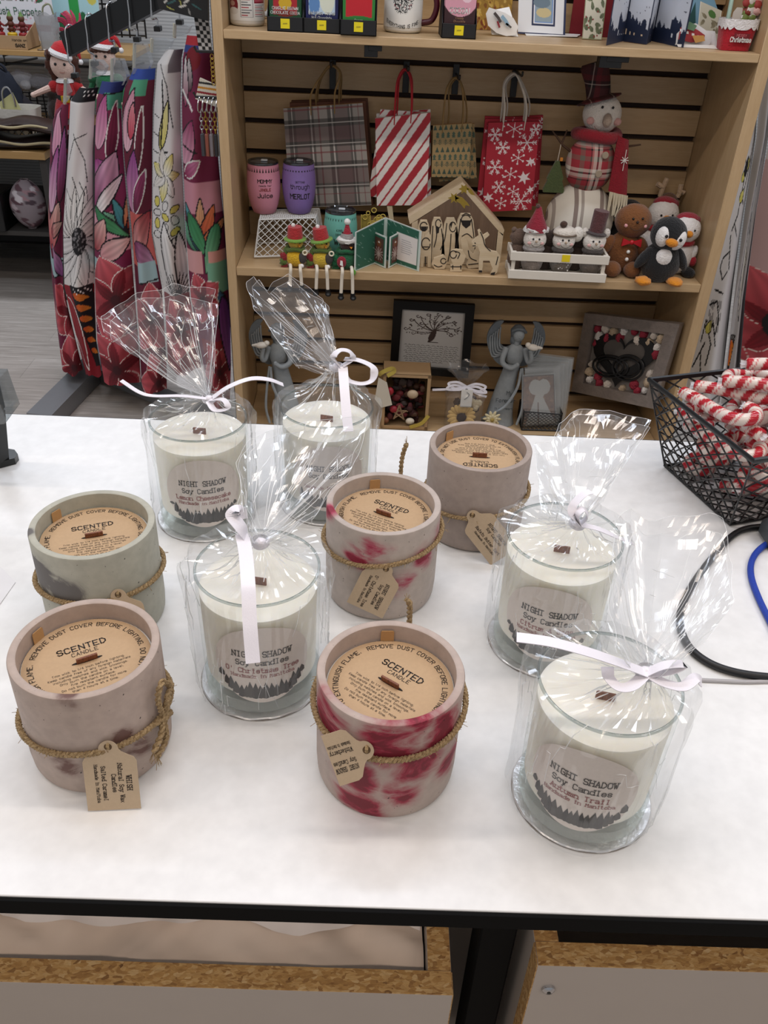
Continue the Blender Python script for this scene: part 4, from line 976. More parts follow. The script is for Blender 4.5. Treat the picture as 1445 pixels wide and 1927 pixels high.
for q0,q1,h0,h1 in (((675,500),(694,493),448,434),((698,493),(725,505),434,446),((731,505),(753,493),446,434)):
    P0,P1=onz(*q0,MS+.0006),onz(*q1,MS+.0006); g=G(); slab(g,[up(P0,h0),up(P1,h1),P1,P0],.001,WHT,gcard(36,56,1),.6,b); g.obj('panel',t)
t=thing('cutout_card','yellow green filigree paper cutout card behind the accordion card','greeting card',onz(706,480,MS)); b=rel(t); g=G(); YG=mat('#b9a24a',.6); Y=b.y
cutl(g,[(690,430),(742,424),(740,480),(690,482)],Y,.0008,mat('#2f5a35',.7),b); cutl(g,[(728,388),(738,388),(742,424),(734,424)],Y+.002,.0008,mat('#b9a98a',.7),b)
for k in range(16):
    x,y=680+random.random()*48,394+random.random()*30; r=random.uniform(3,6); P=[at(x+r*math.cos(q),y+r*math.sin(q),Y-.003)-b for q in np.linspace(0,2*PI,13)[:-1]]; tube(g,P,.0014,YG,5,True)
for k in range(8): 
    x=679+k*2.2; cutl(g,[(x,404+k%2*3),(x+3,404),(x+3,430),(x,431)],Y-.002,.001,YG,b)
g.obj('filigree',t)
# ------------------------------------------------------------------ wooden nativity
NW=wood('nativity_wood','#d9c6a8','#c7b08c'); NWD=wood('nativity_back','#7c6450','#5f4b3c',2); YN=2.225
nb=onz(862,505,MS); nb.y=YN
t=thing('nativity_stable','small wooden nativity stable with gold star on its roof','nativity stable',nb); b=rel(t)
D_=.07
def beam(pts,nm,Y=YN,dp_=D_,m=NW):
    g=G(); cutl(g,pts,Y-dp_*.0,-0-dp_,m,b) if False else None
    poly=[(a-b[0],c-b[2]) for a,c in (pz(x,y,Y) for x,y in pts)]; prism(g,poly,-(Y-b[1])-dp_,-(Y-b[1]),m,UP); return g.obj(nm,t)
base_y=pxy((0,YN,MS))[1]
def sp(px): return pxy((at(px,500,YN).x,YN,MS))[1]
beam([(768,409),(871,343),(872,358),(771,422)],'roof_board'); beam([(871,343),(949,433),(946,444),(872,358)],'roof_board'); beam([(936,434),(947,441),(941,sp(941)),(930,sp(930))],'wall_board'); beam([(775,420),(786,414),(788,sp(788)),(777,sp(777))],'wall_board')
beam([(786,414),(872,358),(937,434),(931,sp(931)),(788,sp(788))],'back_board',YN,.006,NWD)
def star(cx,cy,r,r2,n,a0=0): return [(cx+(r if i%2==0 else r2)*math.cos(a0+PI*i/n),cy+(r if i%2==0 else r2)*math.sin(a0+PI*i/n)) for i in range(2*n)]
g=G(); GLT=mat('#a98f3d',.45,.5,.25,700)
cutl(g,star(854,373,11,5,6),YN-D_-.001,.003,GLT,b); cutl(g,[(856,368),(870,372),(880,382),(884,388),(876,386),(874,393),(866,383),(857,378)],YN-D_-.001,.003,GLT,b)
g.obj('star',t); g=G(); cutl(g,star(873,356,10,5,6),YN-.03,.003,GLT,b); cutl(g,[(876,350),(888,358),(894,368),(886,366),(882,362)],YN-.03,.003,GLT,b)
g.obj('star',t)
YF_=2.15
def figure(name,label,cat,outline,lines,Y,fills=(),th=.010):
    bx=sum(p[0] for p in outline)/len(outline); P=at(bx,450,Y); base=Vector((P.x,Y,MS)); t=thing(name,label,cat,base,0,'wooden nativity figures')
    o=[]; 
    for x,y in outline:
        o.append((x,y))
    g=G(); zmin=min(pz(x,y,Y)[1] for x,y in o); dz=MS-zmin
    poly=[(a-base.x,c-base.z+dz) for a,c in (pz(x,y,Y) for x,y in o)]; prism(g,poly,0,th,NW,UP)
    off=Vector((base.x,base.y,base.z-dz))
    for f in fills: prism(g,[(a-base.x,c-base.z+dz) for a,c in (pz(x,y,Y) for x,y in f)],th+.0002,th+.0005,INK,UP)
    for l in lines:
        Q=[Vector((pz(x,y,Y)[0]-base.x,-th-.0005,pz(x,y,Y)[1]-base.z+dz)) for x,y in l]; ribbon(g,spline(Q,4) if len(Q)>2 else Q,.0022,INK,(0,1,0),.0003)
    o=g.obj('carved_figure',t); return t
def oval(cx,cy,rx,ry,n=14): return [(cx+rx*math.cos(2*PI*i/n),cy+ry*math.sin(2*PI*i/n)) for i in range(n)]
def robe(cx,top,w,h): return [(cx-w*.2,top),(cx+w*.2,top),(cx+w*.33,top+h*.12),(cx+w*.4,top+h*.4),(cx+w*.5,top+h),(cx-w*.5,top+h),(cx-w*.42,top+h*.4),(cx-w*.33,top+h*.12)]
yb=2.205
figure('nativity_figure','wooden bearded nativity figure at far left, behind the wooden ox','nativity figure',robe(797,413,30,80),[oval(797,424,7,8),[(788,432),(784,460),(784,490)],[(806,432),(810,460)]],yb,[[(791,424),(803,424),(800,433),(794,433)]])
figure('nativity_figure','slim hooded wooden nativity figure, second standing figure from the left','nativity figure',robe(822,410,30,86),[oval(824,421,5,8),[(814,425),(812,460),(810,492)],[(822,432),(820,450),(816,465)],[(830,430),(834,460)]],yb,[[(819,424),(826,428),(825,438),(820,440)]])
figure('nativity_figure','wooden veiled woman nativity figure standing beside the tall bearded one','nativity figure',robe(847,411,36,86),[oval(851,427,6,9),[(840,420),(836,450),(828,470)],[(848,440),(846,470),(842,492)],[(856,437),(858,470)]],yb,[[(846,422),(851,418),(848,430)]])
figure('nativity_figure','tallest wooden nativity figure with a black painted beard','nativity figure',robe(875,403,44,95),[oval(876,414,9,9),[(866,412),(862,440),(856,492)],[(886,412),(890,440),(894,480)],[(868,406),(876,402),(885,406)],[(868,445),(878,440),(888,448)]],yb,[[(867,415),(885,415),(884,424),(876,430),(869,424)]])
figure('wooden_ox','wooden ox cutout at the left of the nativity, facing forward','nativity animal',[(795,436),(798,445),(806,436),(811,446),(811,470),(810,502),(804,502),(804,482),(798,482),(796,502),(790,502),(791,468),(793,450)],[oval(801,458,8,11),[(795,464),(807,464)],[(800,482),(800,500)]],2.175)
figure('wooden_camel','kneeling wooden camel cutout behind the donkey','nativity animal',[(866,452),(872,446),(878,452),(882,470),(890,478),(898,462),(906,478),(908,502),(880,504),(876,496),(880,488),(872,480),(868,466)],[[(880,470),(884,484),(896,490)],[(880,497),(906,494)]],2.18)
figure('wooden_sheep','lying wooden sheep cutout, left one of the two','nativity animal',[(812,490),(816,480),(826,477),(834,474),(840,480),(840,490),(836,500),(818,500)],[oval(834,485,5,5),[(816,492),(824,496),(832,494)]],2.165)
figure('wooden_sheep','standing wooden sheep cutout with curled horn, right one of the two','nativity animal',[(846,484),(849,474),(858,471),(870,473),(876,482),(872,494),(868,500),(868,512),(846,512),(847,500),(851,498)],[oval(852,480,6,7),[(856,474),(864,478),(860,488)],[(851,500),(851,508)],[(866,500),(866,508)],[(847,503),(868,503)]],2.15)
figure('wooden_donkey','wooden donkey cutout at the right end of the nativity, ears raised','nativity animal',[(887,455),(892,450),(900,444),(898,434),(902,432),(908,443),(917,438),(920,442),(911,450),(913,466),(924,472),(934,474),(940,482),(937,500),(934,512),(928,517),(922,515),(926,505),(920,490),(908,490),(906,512),(900,512),(900,490),(902,474),(898,462),(890,466)],[[(903,436),(908,448),(912,462),(922,472)],[(892,456),(894,458)],[(936,482),(932,498)],[(888,462),(894,462)]],2.135,[[(900,508),(906,508),(906,512),(900,512)],[(923,513),(931,511),(929,517),(922,516)]])
# ------------------------------------------------------------------ white crate with snowman plush
cA=onz(955,524,MS); cB=onz(1138,533,MS); cd_=.075; L_=(cB-cA).length; rz=math.atan2((cB-cA).y,(cB-cA).x)
t=thing('white_crate','long white slatted wooden crate holding little snowman plush toys','crate',cA,rz); CRW=mat('#ded6c8',.6,0,.05,30); s=mpp(cA)
for nm,y in (('front_slat',0),('back_slat',cd_)):
    for z in (9*s,43*s):
        g=G(); box(g,(L_/2,y,z),(L_,.006,16*s),CRW,.0008); 
        if z>20*s and y==0: box(g,(L_*.56,-.0036,z+1*s),(15*s,.0008,13*s),mat('#e8cf1c',.5),.0001); 
        g.obj(nm,t)
for x in (.004,L_-.004):
    for z in (9*s,43*s):
        g=G(); box(g,(x,cd_/2,z),(.006,cd_-.008,15*s),CRW,.0008); g.obj('end_slat',t)
    for y in (.006,cd_-.006):
        g=G(); box(g,(x+(.006 if x<.1 else -.006),y,26*s),(.009,.007,50*s),CRW,.0006); g.obj('post',t)
g=G(); box(g,(L_/2,cd_/2,.004),(L_-.01,cd_-.01,.006),CRW,.0006); g.obj('base_board',t)
FLESH=plush('#e8e0d6')
def smile(g,c,r,m=BLK):
    P=[(c[0]+r*math.cos(q),c[1]+.25*r*(1-abs(math.cos(q)))*-1,c[2]+r*.7*math.sin(q)) for q in np.linspace(PI*1.12,PI*1.88,9)]; tube(g,P,.45,m,5)
def mini(label,px,depth,hat,bodycol,kind):
    u=at(px-(9 if kind==2 else 0),470,2.2); tx=(u.x-cA.x)/math.cos(rz); loc=Vector((cA.x+tx*math.cos(rz)-depth*math.sin(rz),cA.y+tx*math.sin(rz)+depth*math.cos(rz),MS+.0085)); s=mpp(loc); U=TRS((0,0,0),(0,0,0),s)
    t=thing('snowman_plush',label,'plush toy',loc,0,'snowman plush in the white crate')
    g=G(U,0); ell(g,(0,0,24),(21,17,25),plush(bodycol),20,14,lump=.06,seed=px); tube(g,[(16*math.cos(q),13*math.sin(q),46) for q in np.linspace(0,2*PI,25)[:-1]],4.5,plush('#4b4440' if kind!=0 else '#9b9490'),8,True)
    if kind==1:
        for q in range(14): ell(g,(random.uniform(-15,15),-16.5+abs(random.uniform(0,2)),random.uniform(10,34)),1.6,WHT,6,5)
    g.obj('body',t)
    g=G(U,0); hz=63
    ell(g,(0,0,hz),(21,18,20),FLESH,22,16,lump=.05,seed=px+1)
    for x in (-6,5): ell(g,(x,-17,hz+4),1.9,BLK,8,6)
    for x in (-12,11): ell(g,(x,-15,hz-4),(4,2,3),plush('#dcae a8'.replace(' ','')),8,6)
    lathe(g,[(2.6,0),(1.8,5),(0,8)],mat('#a8927a',.7),10,TRS((0,-16,hz),(PI/2,0,0))); smile(g,(0,-18,hz-3),9)
    hd=g.obj('head',t)
    g=G(U,0)
    if kind==0: lathe(g,[(0,122),(4,120),(10,104),(19,86),(20,78)],plush('#8e1f30'),24); ell(g,(0,0,80),(23,20,9),plush('#d9d4cf'),20,10,lump=.25); ell(g,(-3,-2,122),(4,4,4),plush('#5a4038'),8,6)
    elif kind==1: ell(g,(0,2,76),(22,18,12),plush('#ddd3c6'),18,12); ell(g,(23,0,74),(11,9,14),plush('#e2dbd0'),14,10); tube(g,[(21*math.cos(q),18*math.sin(q),74) for q in np.linspace(0,2*PI,25)[:-1]],1.6,mat('#6b5b4c',.8),6,True); ell(g,(-6,-4,92),(7,6,6),plush('#4c3428'),10,8)
    else:
        M=TRS((0,0,78),(0,R_(6),0)); lathe(g,[(0,40),(14,40),(13,4),(13,2)],plush('#5b3434'),20,M); lathe(g,[(13,3),(20,1),(20,-1),(12,0)],plush('#3f3230'),20,M)
        for x in (-20,20): ell(g,(x,0,78),(7,5,9),plush('#d8d0c6'),10,8)
    g.obj('hat',t); return t
mini('snowman plush with pointed red hat and furry brim, left in the white crate',993,.030,'r','#a5988e',0)
mini('snowman plush with white bobble cap and spotted body, middle of the white crate',1046,.032,'w','#8f8478',1)
mini('snowman plush with plaid top hat, right end of the white crate',1110,.034,'p','#8a7d72',2)
for k,(px,c,lab) in enumerate(((968,'#6a5548','brown furry plush at the left rear corner of the white crate'),(1022,'#4a3a32','dark brown plush between the red hat and white cap snowmen'),(1080,'#4f4038','dark brown plush between the two right crate snowmen'))):
    u=at(px,470,2.2); loc=Vector((u.x,cA.y+.058,MS+.0085)); s=mpp(loc); U=TRS((0,0,0),(0,0,0),s); t=thing('crate_plush',lab,'plush toy',loc); g=G(U,0); ell(g,(0,0,24),(17,9,26),plush(c),16,12,lump=.15,seed=k); g.obj('body',t); g=G(U,0); ell(g,(0,0,58),(16,9,15),plush(c),16,12,lump=.2,seed=k+4); ell(g,(-10,0,71),5,plush(c),8,6); ell(g,(10,0,71),5,plush(c),8,6); g.obj('head',t)
g=G(); q=onz(1094,400,MS+.17); Yq=cA.y+.05
# ------------------------------------------------------------------ big snowman
sb=Vector((at(1083,440,2.315).x,2.305,MS)); s=mpp(sb); U=TRS((0,0,0),(0,0,0),(s,s,s*1.03)); t=thing('fabric_snowman','tall fabric snowman with plaid hat, red scarf and striped lower body','snowman decoration',sb)
def stripe_mat(nm,c1,c2,c3,freq):
    t=NT(nm); sep=t.n('ShaderNodeSeparateXYZ'); t.l(t.coord(),sep.inputs[0]); m=t.n('ShaderNodeMath',operation='MULTIPLY'); m.inputs[1].default_value=freq; t.l(sep.outputs[0],m.inputs[0]); f=t.n('ShaderNodeMath',operation='FRACT'); t.l(m.outputs[0],f.inputs[0])
    t.bsdf(t.ramp(f.outputs[0],((0,c1),(.52,c1),(.53,c2),(.68,c2),(.69,c1),(.78,c1),(.79,c3),(.9,c3),(.91,c1)),'CONSTANT'),.9); return t.m
def plaid_mat(nm,base,bands,k):
    t=NT(nm); sep=t.n('ShaderNodeSeparateXYZ'); t.l(t.coord(),sep.inputs[0]); c=base; cur=None
    for ax in (0,2):
        m=t.n('ShaderNodeMath',operation='MULTIPLY'); m.inputs[1].default_value=k; t.l(sep.outputs[ax],m.inputs[0]); f=t.n('ShaderNodeMath',operation='FRACT'); t.l(m.outputs[0],f.inputs[0])
        r=t.ramp(f.outputs[0],bands,'CONSTANT'); cur=r if cur is None else t.mix(.5,cur,r)
    t.bsdf(cur,.9); return t.m
STR=stripe_mat('ticking_stripe','#ddd6c8','#8d7d74','#a59a90',15); PLD=plaid_mat('red_plaid','#a83a40',((0,'#e3d8cc'),(.12,'#2c2526'),(.18,'#e3d8cc'),(.30,'#a0323c'),(.55,'#6f6a5e'),(.7,'#a0323c'),(.88,'#2c2526'),(.94,'#c98a84')),14); PLH=plaid_mat('dark_plaid','#3c2526',((0,'#4a2426'),(.3,'#241d1e'),(.42,'#b5a69a'),(.47,'#241d1e'),(.6,'#6a2026'),(.85,'#4a2426')),20)
g=G(U,0); ell(g,(0,0,63),(62,48,66),STR,32,22,lump=.05,seed=2,sq=.94); g.obj('lower_body',t)
g=G(U,0); ell(g,(3,-2,160),(43,36,47),PLD,28,20,lump=.04,seed=3); 
for x,z in ((18,182),(12,152)): lathe(g,[(0,2),(5,2),(6,1),(6,0)],mat('#a99a86',.5),14,TRS((x,-37,z),(PI/2,0,0)))
g.obj('torso',t)
g=G(U,0); ell(g,(9,-2,240),(33,29,31),plush('#e6ddd2'),26,18); 
for x in (-2,16): ell(g,(x+3,-30,254),2.2,BLK,8,6)
for x in (-14,32): ell(g,(x,-24,232),(7,4,6),plush('#dba79e'),10,8)
smile(g,(10,-29,230),19,mat('#7a5048',.8)); ell(g,(12,-34,235),(8,9,11),plush('#a99585'),14,10,lump=.1); g.obj('head',t)
g=G(U,0); M=TRS((0,0,262),(R_(-8),R_(-16),0)); lathe(g,[(0,56),(20,55),(23,50),(21,30),(20,4)],PLH,28,M,wob=lambda a,z:1+.08*math.sin(3*a+z*.1)); lathe(g,[(20,4),(38,0),(38,-2),(19,2)],PLH,30,M,wob=lambda a,z:1+.07*math.sin(4*a)); g.obj('hat',t)
RED=plush('#8f1626')
g=G(U,0); tube(g,[(35*math.cos(q)+6,29*math.sin(q),208+2*math.sin(2*q)) for q in np.linspace(0,2*PI,33)[:-1]],10,RED,10,True)
grid(g,lambda u,v:(38+u*(20+v*14)-2,-32-6*math.sin(PI*u)-4*v+3,212-v*88-u*6),8,14,RED); grid(g,lambda u,v:(38+u*(20+v*14)-2,-29-6*math.sin(PI*u)-4*v+3,212-v*88-u*6),8,14,RED)
for k in range(14): x=38+k*2.4; tube(g,[(x,-38,124-k*.4),(x+random.uniform(-2,3),-39,104),(x+random.uniform(-3,4),-38,86+random.uniform(-4,4))],1.5,mat('#ddd2b8',.9),5)
for q in range(4): a=PI*q/4; tube(g,[(52-7*math.cos(a)*(1 if q!=2 else .6),-40.5,176-7*math.sin(a)*(2.4 if q==2 else 1)),(52+7*math.cos(a),-40.5,176+7*math.sin(a)*(2.4 if q==2 else 1))],.7,WHT,5)
g.obj('scarf',t)
TWG=mat('#4b3526',.9,0,.2,80)
for sx,pp in ((-1,[[(-36,-4,180),(-52,-8,190),(-74,-10,212)],[(-54,-8,192),(-48,-8,214)]]),(1,[[(42,-4,186),(60,-8,192),(84,-10,196)],[(62,-8,192),(60,-9,206)]])):
    g=G(U,0)
    for l in pp: tube(g,l,[2.2]*(len(l)-1)+[1.2],TWG,6)
    g.obj('twig_arm',t)
ob=sb+Vector((-57*s,-.012,116*s)); t=thing('tree_ornament','dark green felt tree ornament hanging from the snowman twig arm','ornament',ob); g=G(U); prism(g,[(-18,0),(18,0),(19,6),(13,20),(15,24),(9,38),(3,52),(-3,52),(-9,38),(-15,22),(-13,20),(-19,5)],-3,3,plush('#4d5a34'),UP); g.obj('tree',t); g=G(U); tube(g,[(0,0,50),(1,0,64),(2,0,82)],.8,mat('#c9bfae',.8),5); box(g,(6,-3,55),(5,2,6),mat('#d0822a',.6),.5); g.obj('hanging_string',t)
# ------------------------------------------------------------------ plush animals at the right end
def eyes(g,pts,r=2.2):
    for p in pts: ell(g,p,r,BLK,8,6)
WHP=plush('#e9e4e0'); BKP=plush('#131315'); ORG=plush('#d98716')
def snowplush(label,px,py,hatc,sc=1,scarf=True,mitt=False):
    loc=onz(px,py,MS); s=mpp(loc)*sc; U=TRS((0,0,0),(0,0,0),s); t=thing('snowman_toy',label,'plush toy',loc,0,None)
    g=G(U,0); ell(g,(0,0,36),(33,26,38),WHP,22,16,lump=.06,seed=px)
    for x in (-24,22): ell(g,(x,-22,8),(14,16,11),BKP,14,10)
    g.obj('body',t); g=G(U,0)
    for x in (-27,27): ell(g,(x,-8,44),(8,10,18),WHP,12,10,rot=(0,R_(-14 if x<0 else 14),0)); ell(g,(x*1.05,-14,30),(8,9,11),plush('#a01826'),12,10)
    g.obj('arm',t)
    g=G(U,0); ell(g,(2,-2,92),(31,27,29),WHP,22,16,lump=.05,seed=px+2); ell(g,(2,-30,90),(8,9,7),ORG,12,8); eyes(g,[(-9,-27,96),(13,-27,97)]); g.obj('head',t)
    g=G(U,0); ell(g,(4,4,112),(24,20,13),plush(hatc),18,12); ell(g,(24,6,110),(8,8,8),plush(hatc),10,8); g.obj('hat',t)
    if scarf: g=G(U,0); tube(g,[(22*math.cos(q),19*math.sin(q),67) for q in np.linspace(0,2*PI,25)[:-1]],6,plush('#a01826'),8,True); g.obj('scarf',t)
    return t
snowplush('white snowman plush with red hat, rear one behind the gingerbread plush',1226,489,'#96182a',.92)
snowplush('white snowman plush with red hat, right one beside the bookcase side panel',1268,513,'#96182a',.88)
loc=onz(1164,484,MS); s=mpp(loc)*.88; U=TRS((0,0,0),(0,0,0),s); t=thing('penguin_toy','black and white penguin plush mostly hidden behind the gingerbread plush','plush toy',loc); g=G(U,0); ell(g,(0,0,40),(32,22,42),BKP,20,14); g.obj('body',t); g=G(U,0); ell(g,(2,0,92),(31,24,28),BKP,20,14); ell(g,(-16,-16,88),(14,10,18),WHP,14,10); ell(g,(8,-22,82),(8,8,5),ORG,10,8); eyes(g,[(-10,-25,92)]); g.obj('head',t)
loc=onz(1161,512,MS); s=mpp(loc); U=TRS((0,0,0),(0,0,0),s); GBM=plush('#7a4a22'); t=thing('gingerbread_toy','brown gingerbread man plush with a red bow tie, sitting between crate and penguin','plush toy',loc); g=G(U,0); ell(g,(2,0,40),(31,24,38),GBM,24,16,lump=.05); g.add([],[],GBM); 
for z in (46,32): ell(g,(6,-24,z),3.6,WHT,8,6)
g.obj('body',t)
for x,nm,c,r,ro in ((-31,'arm',(-31,-6,52),(12,12,20),30),(34,'arm',(34,-6,50),(12,12,20),-25)): g=G(U,0); ell(g,c,r,GBM,14,10,rot=(0,R_(ro),0)); g.obj(nm,t)
for x in (-17,20): g=G(U,0); ell(g,(x,-22,13),(16,20,14),GBM,16,12); g.obj('leg',t)
g=G(U,0); ell(g,(10,-4,97),(33,26,30),GBM,26,18,lump=.04); eyes(g,[(2,-28,106),(19,-28,107)]); ell(g,(10,-31,101),2.4,mat('#2c1a10',.6),8,6); smile(g,(10,-29,95),12,mat('#3a2414',.7))
for x in (-8,27): ell(g,(x,-25,93),3.4,plush('#e0a0a0'),8,6)
g.obj('head',t); RB_=mat('#b81622',.4); g=G(U,0); ell(g,(8,-27,64),(4.5,4,4.5),RB_,10,8); prism(g,[(8,64),(-9,71),(-10,57)],24,29,RB_,UP); prism(g,[(8,64),(25,70),(26,56)],24,29,RB_,UP); g.obj('bow_tie',t)
loc=onz(1233,528,MS); s=mpp(loc); U=TRS((0,0,0),(0,0,0),s); t=thing('penguin_toy','black and white penguin plush with orange feet, front of the shelf group','plush toy',loc); g=G(U,0); ell(g,(2,0,36),(37,28,39),BKP,24,16,lump=.04); ell(g,(-1,-19,49),(16,11,17),WHP,16,12); g.obj('body',t)
for x,ro in ((-33,35),(37,-28)): g=G(U,0); ell(g,(x,-6,44),(9,12,23),BKP,14,10,rot=(0,R_(ro),0)); g.obj('wing',t)
for x in (-31,28): g=G(U,0); ell(g,(x,-24,7),(15,19,7.5),ORG,16,10,lump=.18,seed=x); g.obj('foot',t)
g=G(U,0); M=TRS((22-18,-4,88),(0,R_(12),0)); ell(g,(0,0,0),(33,27,31),BKP,26,18,M=M); 
for x in (-14,15): ell(g,(x,-14,-3),(13.5,14,19),WHP,16,12,M=M,rot=(0,R_(-12 if x<0 else 12),0)); ell(g,(x*.95,-28.6,1),3,BLK,10,8,M=M)
g.obj('head',t); g=G(U,0); ell(g,(0,-30,-7),(12,9,7.5),ORG,14,10,M=M); g.obj('beak',t)
loc=onz(1240,474,MS); loc.x-=.016; s=mpp(loc); U=TRS((0,0,0),(0,0,0),s); t=thing('reindeer_toy','brown reindeer plush with pale antlers at the back corner of the shelf','plush toy',loc); DB=plush('#6a4a36'); g=G(U,0); ell(g,(0,0,38),(16,13,40),DB,16,12); g.obj('body',t); g=G(U,0); ell(g,(6,-2,88),(19,15,20),DB,16,12); g.obj('head',t)
AN=plush('#c2a688')
for x,l in ((-12,[[(-10,0,100),(-8,0,118),(-4,0,132)],[(-8,0,116),(-20,0,122)]]),(22,[[(22,0,100),(26,0,112),(32,0,108)],[(24,0,108),(24,0,122)]])):
    g=G(U,0)
    for q in l: tube(g,q,4.4,AN,8)
    g.obj('antler',t)
# ================================================================== lower shelf
STONE=mat('#8d9396',.7,0,.18,60,.3,180); STONED=mat('#6c7378',.75,0,.2,60,.3,160)
def angel(label,loc,flip=1,words=True,bird=True):
    s=mpp(loc); t=thing('angel_figurine',label,'angel figurine',loc,0,'grey stone angels on the lower shelf'); U=TRS((0,0,0),(0,0,0),(s*flip,s,s*1.04))
    def dress(u,v):
        a=2*PI*u; z=118*v; r=13*(1-v)**1.3+13+2*math.cos(3*a+v*5)*(1-v)+3*max(0,1-v*7); sw=16*(v**1.2)-4
        return (sw+r*math.cos(a)*1.05,r*.8*math.sin(a),z)
    g=G(U,0); grid(g,dress,40,22,STONE,closeu=True); g.add([dress(i/40,0) for i in range(40)],[tuple(range(40))[::-1]],STONE)
    tube(g,spline([(26,-12,112),(22,-20,80),(6,-24,48),(-14,-22,30),(-34,-10,12)],6),2.6,STONE,7); tube(g,spline([(28,-10,112),(34,-16,70),(36,-20,36),(30,-22,8)],6),2.4,STONE,7)
    ell(g,(13,0,132),(17,12,22),STONE,20,14); tube(g,[(13,-1,150),(14,-2,160)],5,STONE,10)
    ell(g,(15,-3,170),(10,10,12.5),STONE,18,14); ell(g,(14,2,174),(13,12,12),STONED,16,12,lump=.2,seed=2); ell(g,(13,4,160),(11,8,14),STONED,14,10,lump=.25,seed=5); tube(g,spline([(2,-6,178),(10,-10,183),(20,-10,182),(27,-4,175)],4),2.6,STONED,7)
    tube(g,[(15,-12.5,170),(15,-14,168)],1.5,STONE,6); g.obj('figure',t)
    if words:
        g=G(); ff=lambda zc,xc:(lambda x,y:Vector((s*flip*xc+x,-s*.8*32+.0 if False else -s*(.8*(13*(1-(zc)/118)**1.3+15)+1.5),s*1.04*zc+y)))
        for w,zc,xc,h in (('My',64,10,.011),('Forever',50,4,.011),('in my heart',36,2,.007)): text(g,w,h,ff(zc,xc),mat('#3d4448',.7),'sans',.9,'c',.8)
        g.obj('lettering',t)
    for sx in (-1,1):
        g=G(U); P=[]; o=13
        outer=[(4,120),(16,108),(32,116),(46,136),(52,158),(48,176),(38,188),(26,190),(30,182),(33,168),(29,152),(18,142),(6,144)]
        prism(g,[(o+sx*x,z) for x,z,_ in spline([(x,z,0) for x,z in outer],4,True)],-12,-7,STONED,UP)
        for k in range(5): tube(g,spline([(o+sx*(8+k*3),6.2,138-k*2),(o+sx*(26+k*3.4),6,142-k*4),(o+sx*(30+k*4.2),6,164-k*1.5),(o+sx*(30+k*3.6),6.2,180-k*4)],4),1.5,STONE,5)
        g.obj('wing',t)
    for pts,nm in ((([(29,-2,146),(36,-12,126),(40,-18,132),(37,-20,148)]),'arm'),(([(-4,-2,146),(-10,-12,124),(4,-20,116),(16,-20,122)]),'arm')):
        g=G(U); tube(g,spline(pts,5),[5.5-.12*i for i in range(16)],STONE,10); ell(g,pts[-1],(4,4,4.5),STONE,10,8); g.obj(nm,t)
    if bird: g=G(U); ell(g,(39,-22,156),(11,6,5.5),mat('#d9d3c8',.7),14,10,rot=(0,R_(8),0)); ell(g,(30,-22,160),(5,4.5,4.5),mat('#d9d3c8',.7),10,8); tube(g,[(47,-22,156),(56,-22,155)],[3.2,1.6],mat('#d9d3c8',.7),6); g.obj('dove',t)
    return t
angel('grey stone angel figurine holding a dove, at the right between gift bag and card rack',onz(938,795,LS),1)
angel('grey stone angel figurine holding a dove, at the left behind the wrapped candles',onz(518,793,LS)+Vector((.034,0,0)),-1,False)
# framed tree print hung on the slats
Yf=2.372; c=[(741,562),(893,571),(880,708),(733,696)]; fc=quadpx(c,Yf+.004,Yf-.008); base=(fc[2]+fc[3])/2
t=thing('framed_print','black framed family tree print hanging low on the slatted back','framed print',base)
a,b_,cc,d=[Vector(x)-base for x in fc]; ctr=(a+b_+cc+d)/4; n=Vector((0,-1,0))
inn=[ctr+(p-ctr)*k for p,k in ((a,.78),(b_,.78),(cc,.80),(d,.80))]
g=G(); o=[a,b_,cc,d]; V=[p+n*.016 for p in o]+[p+n*.016 for p in inn]+[p for p in o]+[p+n*.004 for p in inn]; F=[]
for i in range(4):
    j=(i+1)%4; F+=[(i,j,4+j,4+i),(8+j,8+i,i,j)[::-1],(4+i,4+j,12+j,12+i)]
F.append((8,9,10,11)); g.add(V,F,BLKM); g.obj('frame',t)
p=Paint(130,150,0,0,100,116,'#dcdad6'); BR='#4a3a34'
p.put((p.X<3)|(p.X>97)|(p.Y<3)|(p.Y>113),'#c9c6c1')
p.petal(47,64,56,36,5,BR,BR,None); p.line([(44,65),(60,65)],1.4,BR); p.line([(46,64),(50,50),(54,40)],3.4,BR)
def curl(x0,y0,x1,y1,w,n=0):
    mx,my=(x0+x1)/2+(y1-y0)*.25,(y0+y1)/2-(x1-x0)*.25; Q=[(x0,y0),(mx,my),(x1,y1)]
    if n==0:
        for k in range(1,8): q=k*.8; Q.append((x1+4*(1-k/9)*math.cos(q)-4,y1+4*(1-k/9)*math.sin(q)))
    pts=[((1-u)**2*Q[0][0]+2*u*(1-u)*Q[1][0]+u*u*Q[2][0],(1-u)**2*Q[0][1]+2*u*(1-u)*Q[1][1]+u*u*Q[2][1]) for u in np.linspace(0,1,8)]+Q[3:]
    p.line(pts,w,BR)
for x1,y1,w in ((20,22,1.6),(12,40,1.4),(30,14,1.3),(46,10,1.3),(62,8,1.4),(78,12,1.5),(88,22,1.4),(92,38,1.5),(84,48,1.4),(70,24,1.2),(36,28,1.2),(24,48,1.2),(58,22,1.1),(76,38,1.2)): curl(54,42,x1,y1,w)
r=random.Random(4)
for k in range(58): a_=r.uniform(PI,2*PI)+r.uniform(-.3,.3); q=r.uniform(20,44); p.ell(53+q*1.0*math.cos(a_),46+q*.85*math.sin(a_),1.5,.9,r.uniform(0,180),BR)
for k in range(9):
    y=73+k*4.2; x=8+(k%3)*2; 
    while x<(92 if k<8 else 70): L=r.uniform(3,8); p.line([(x,y),(x+L*.5,y-1.2),(x+L,y+.4)],.8,'#55504d'); x+=L+2
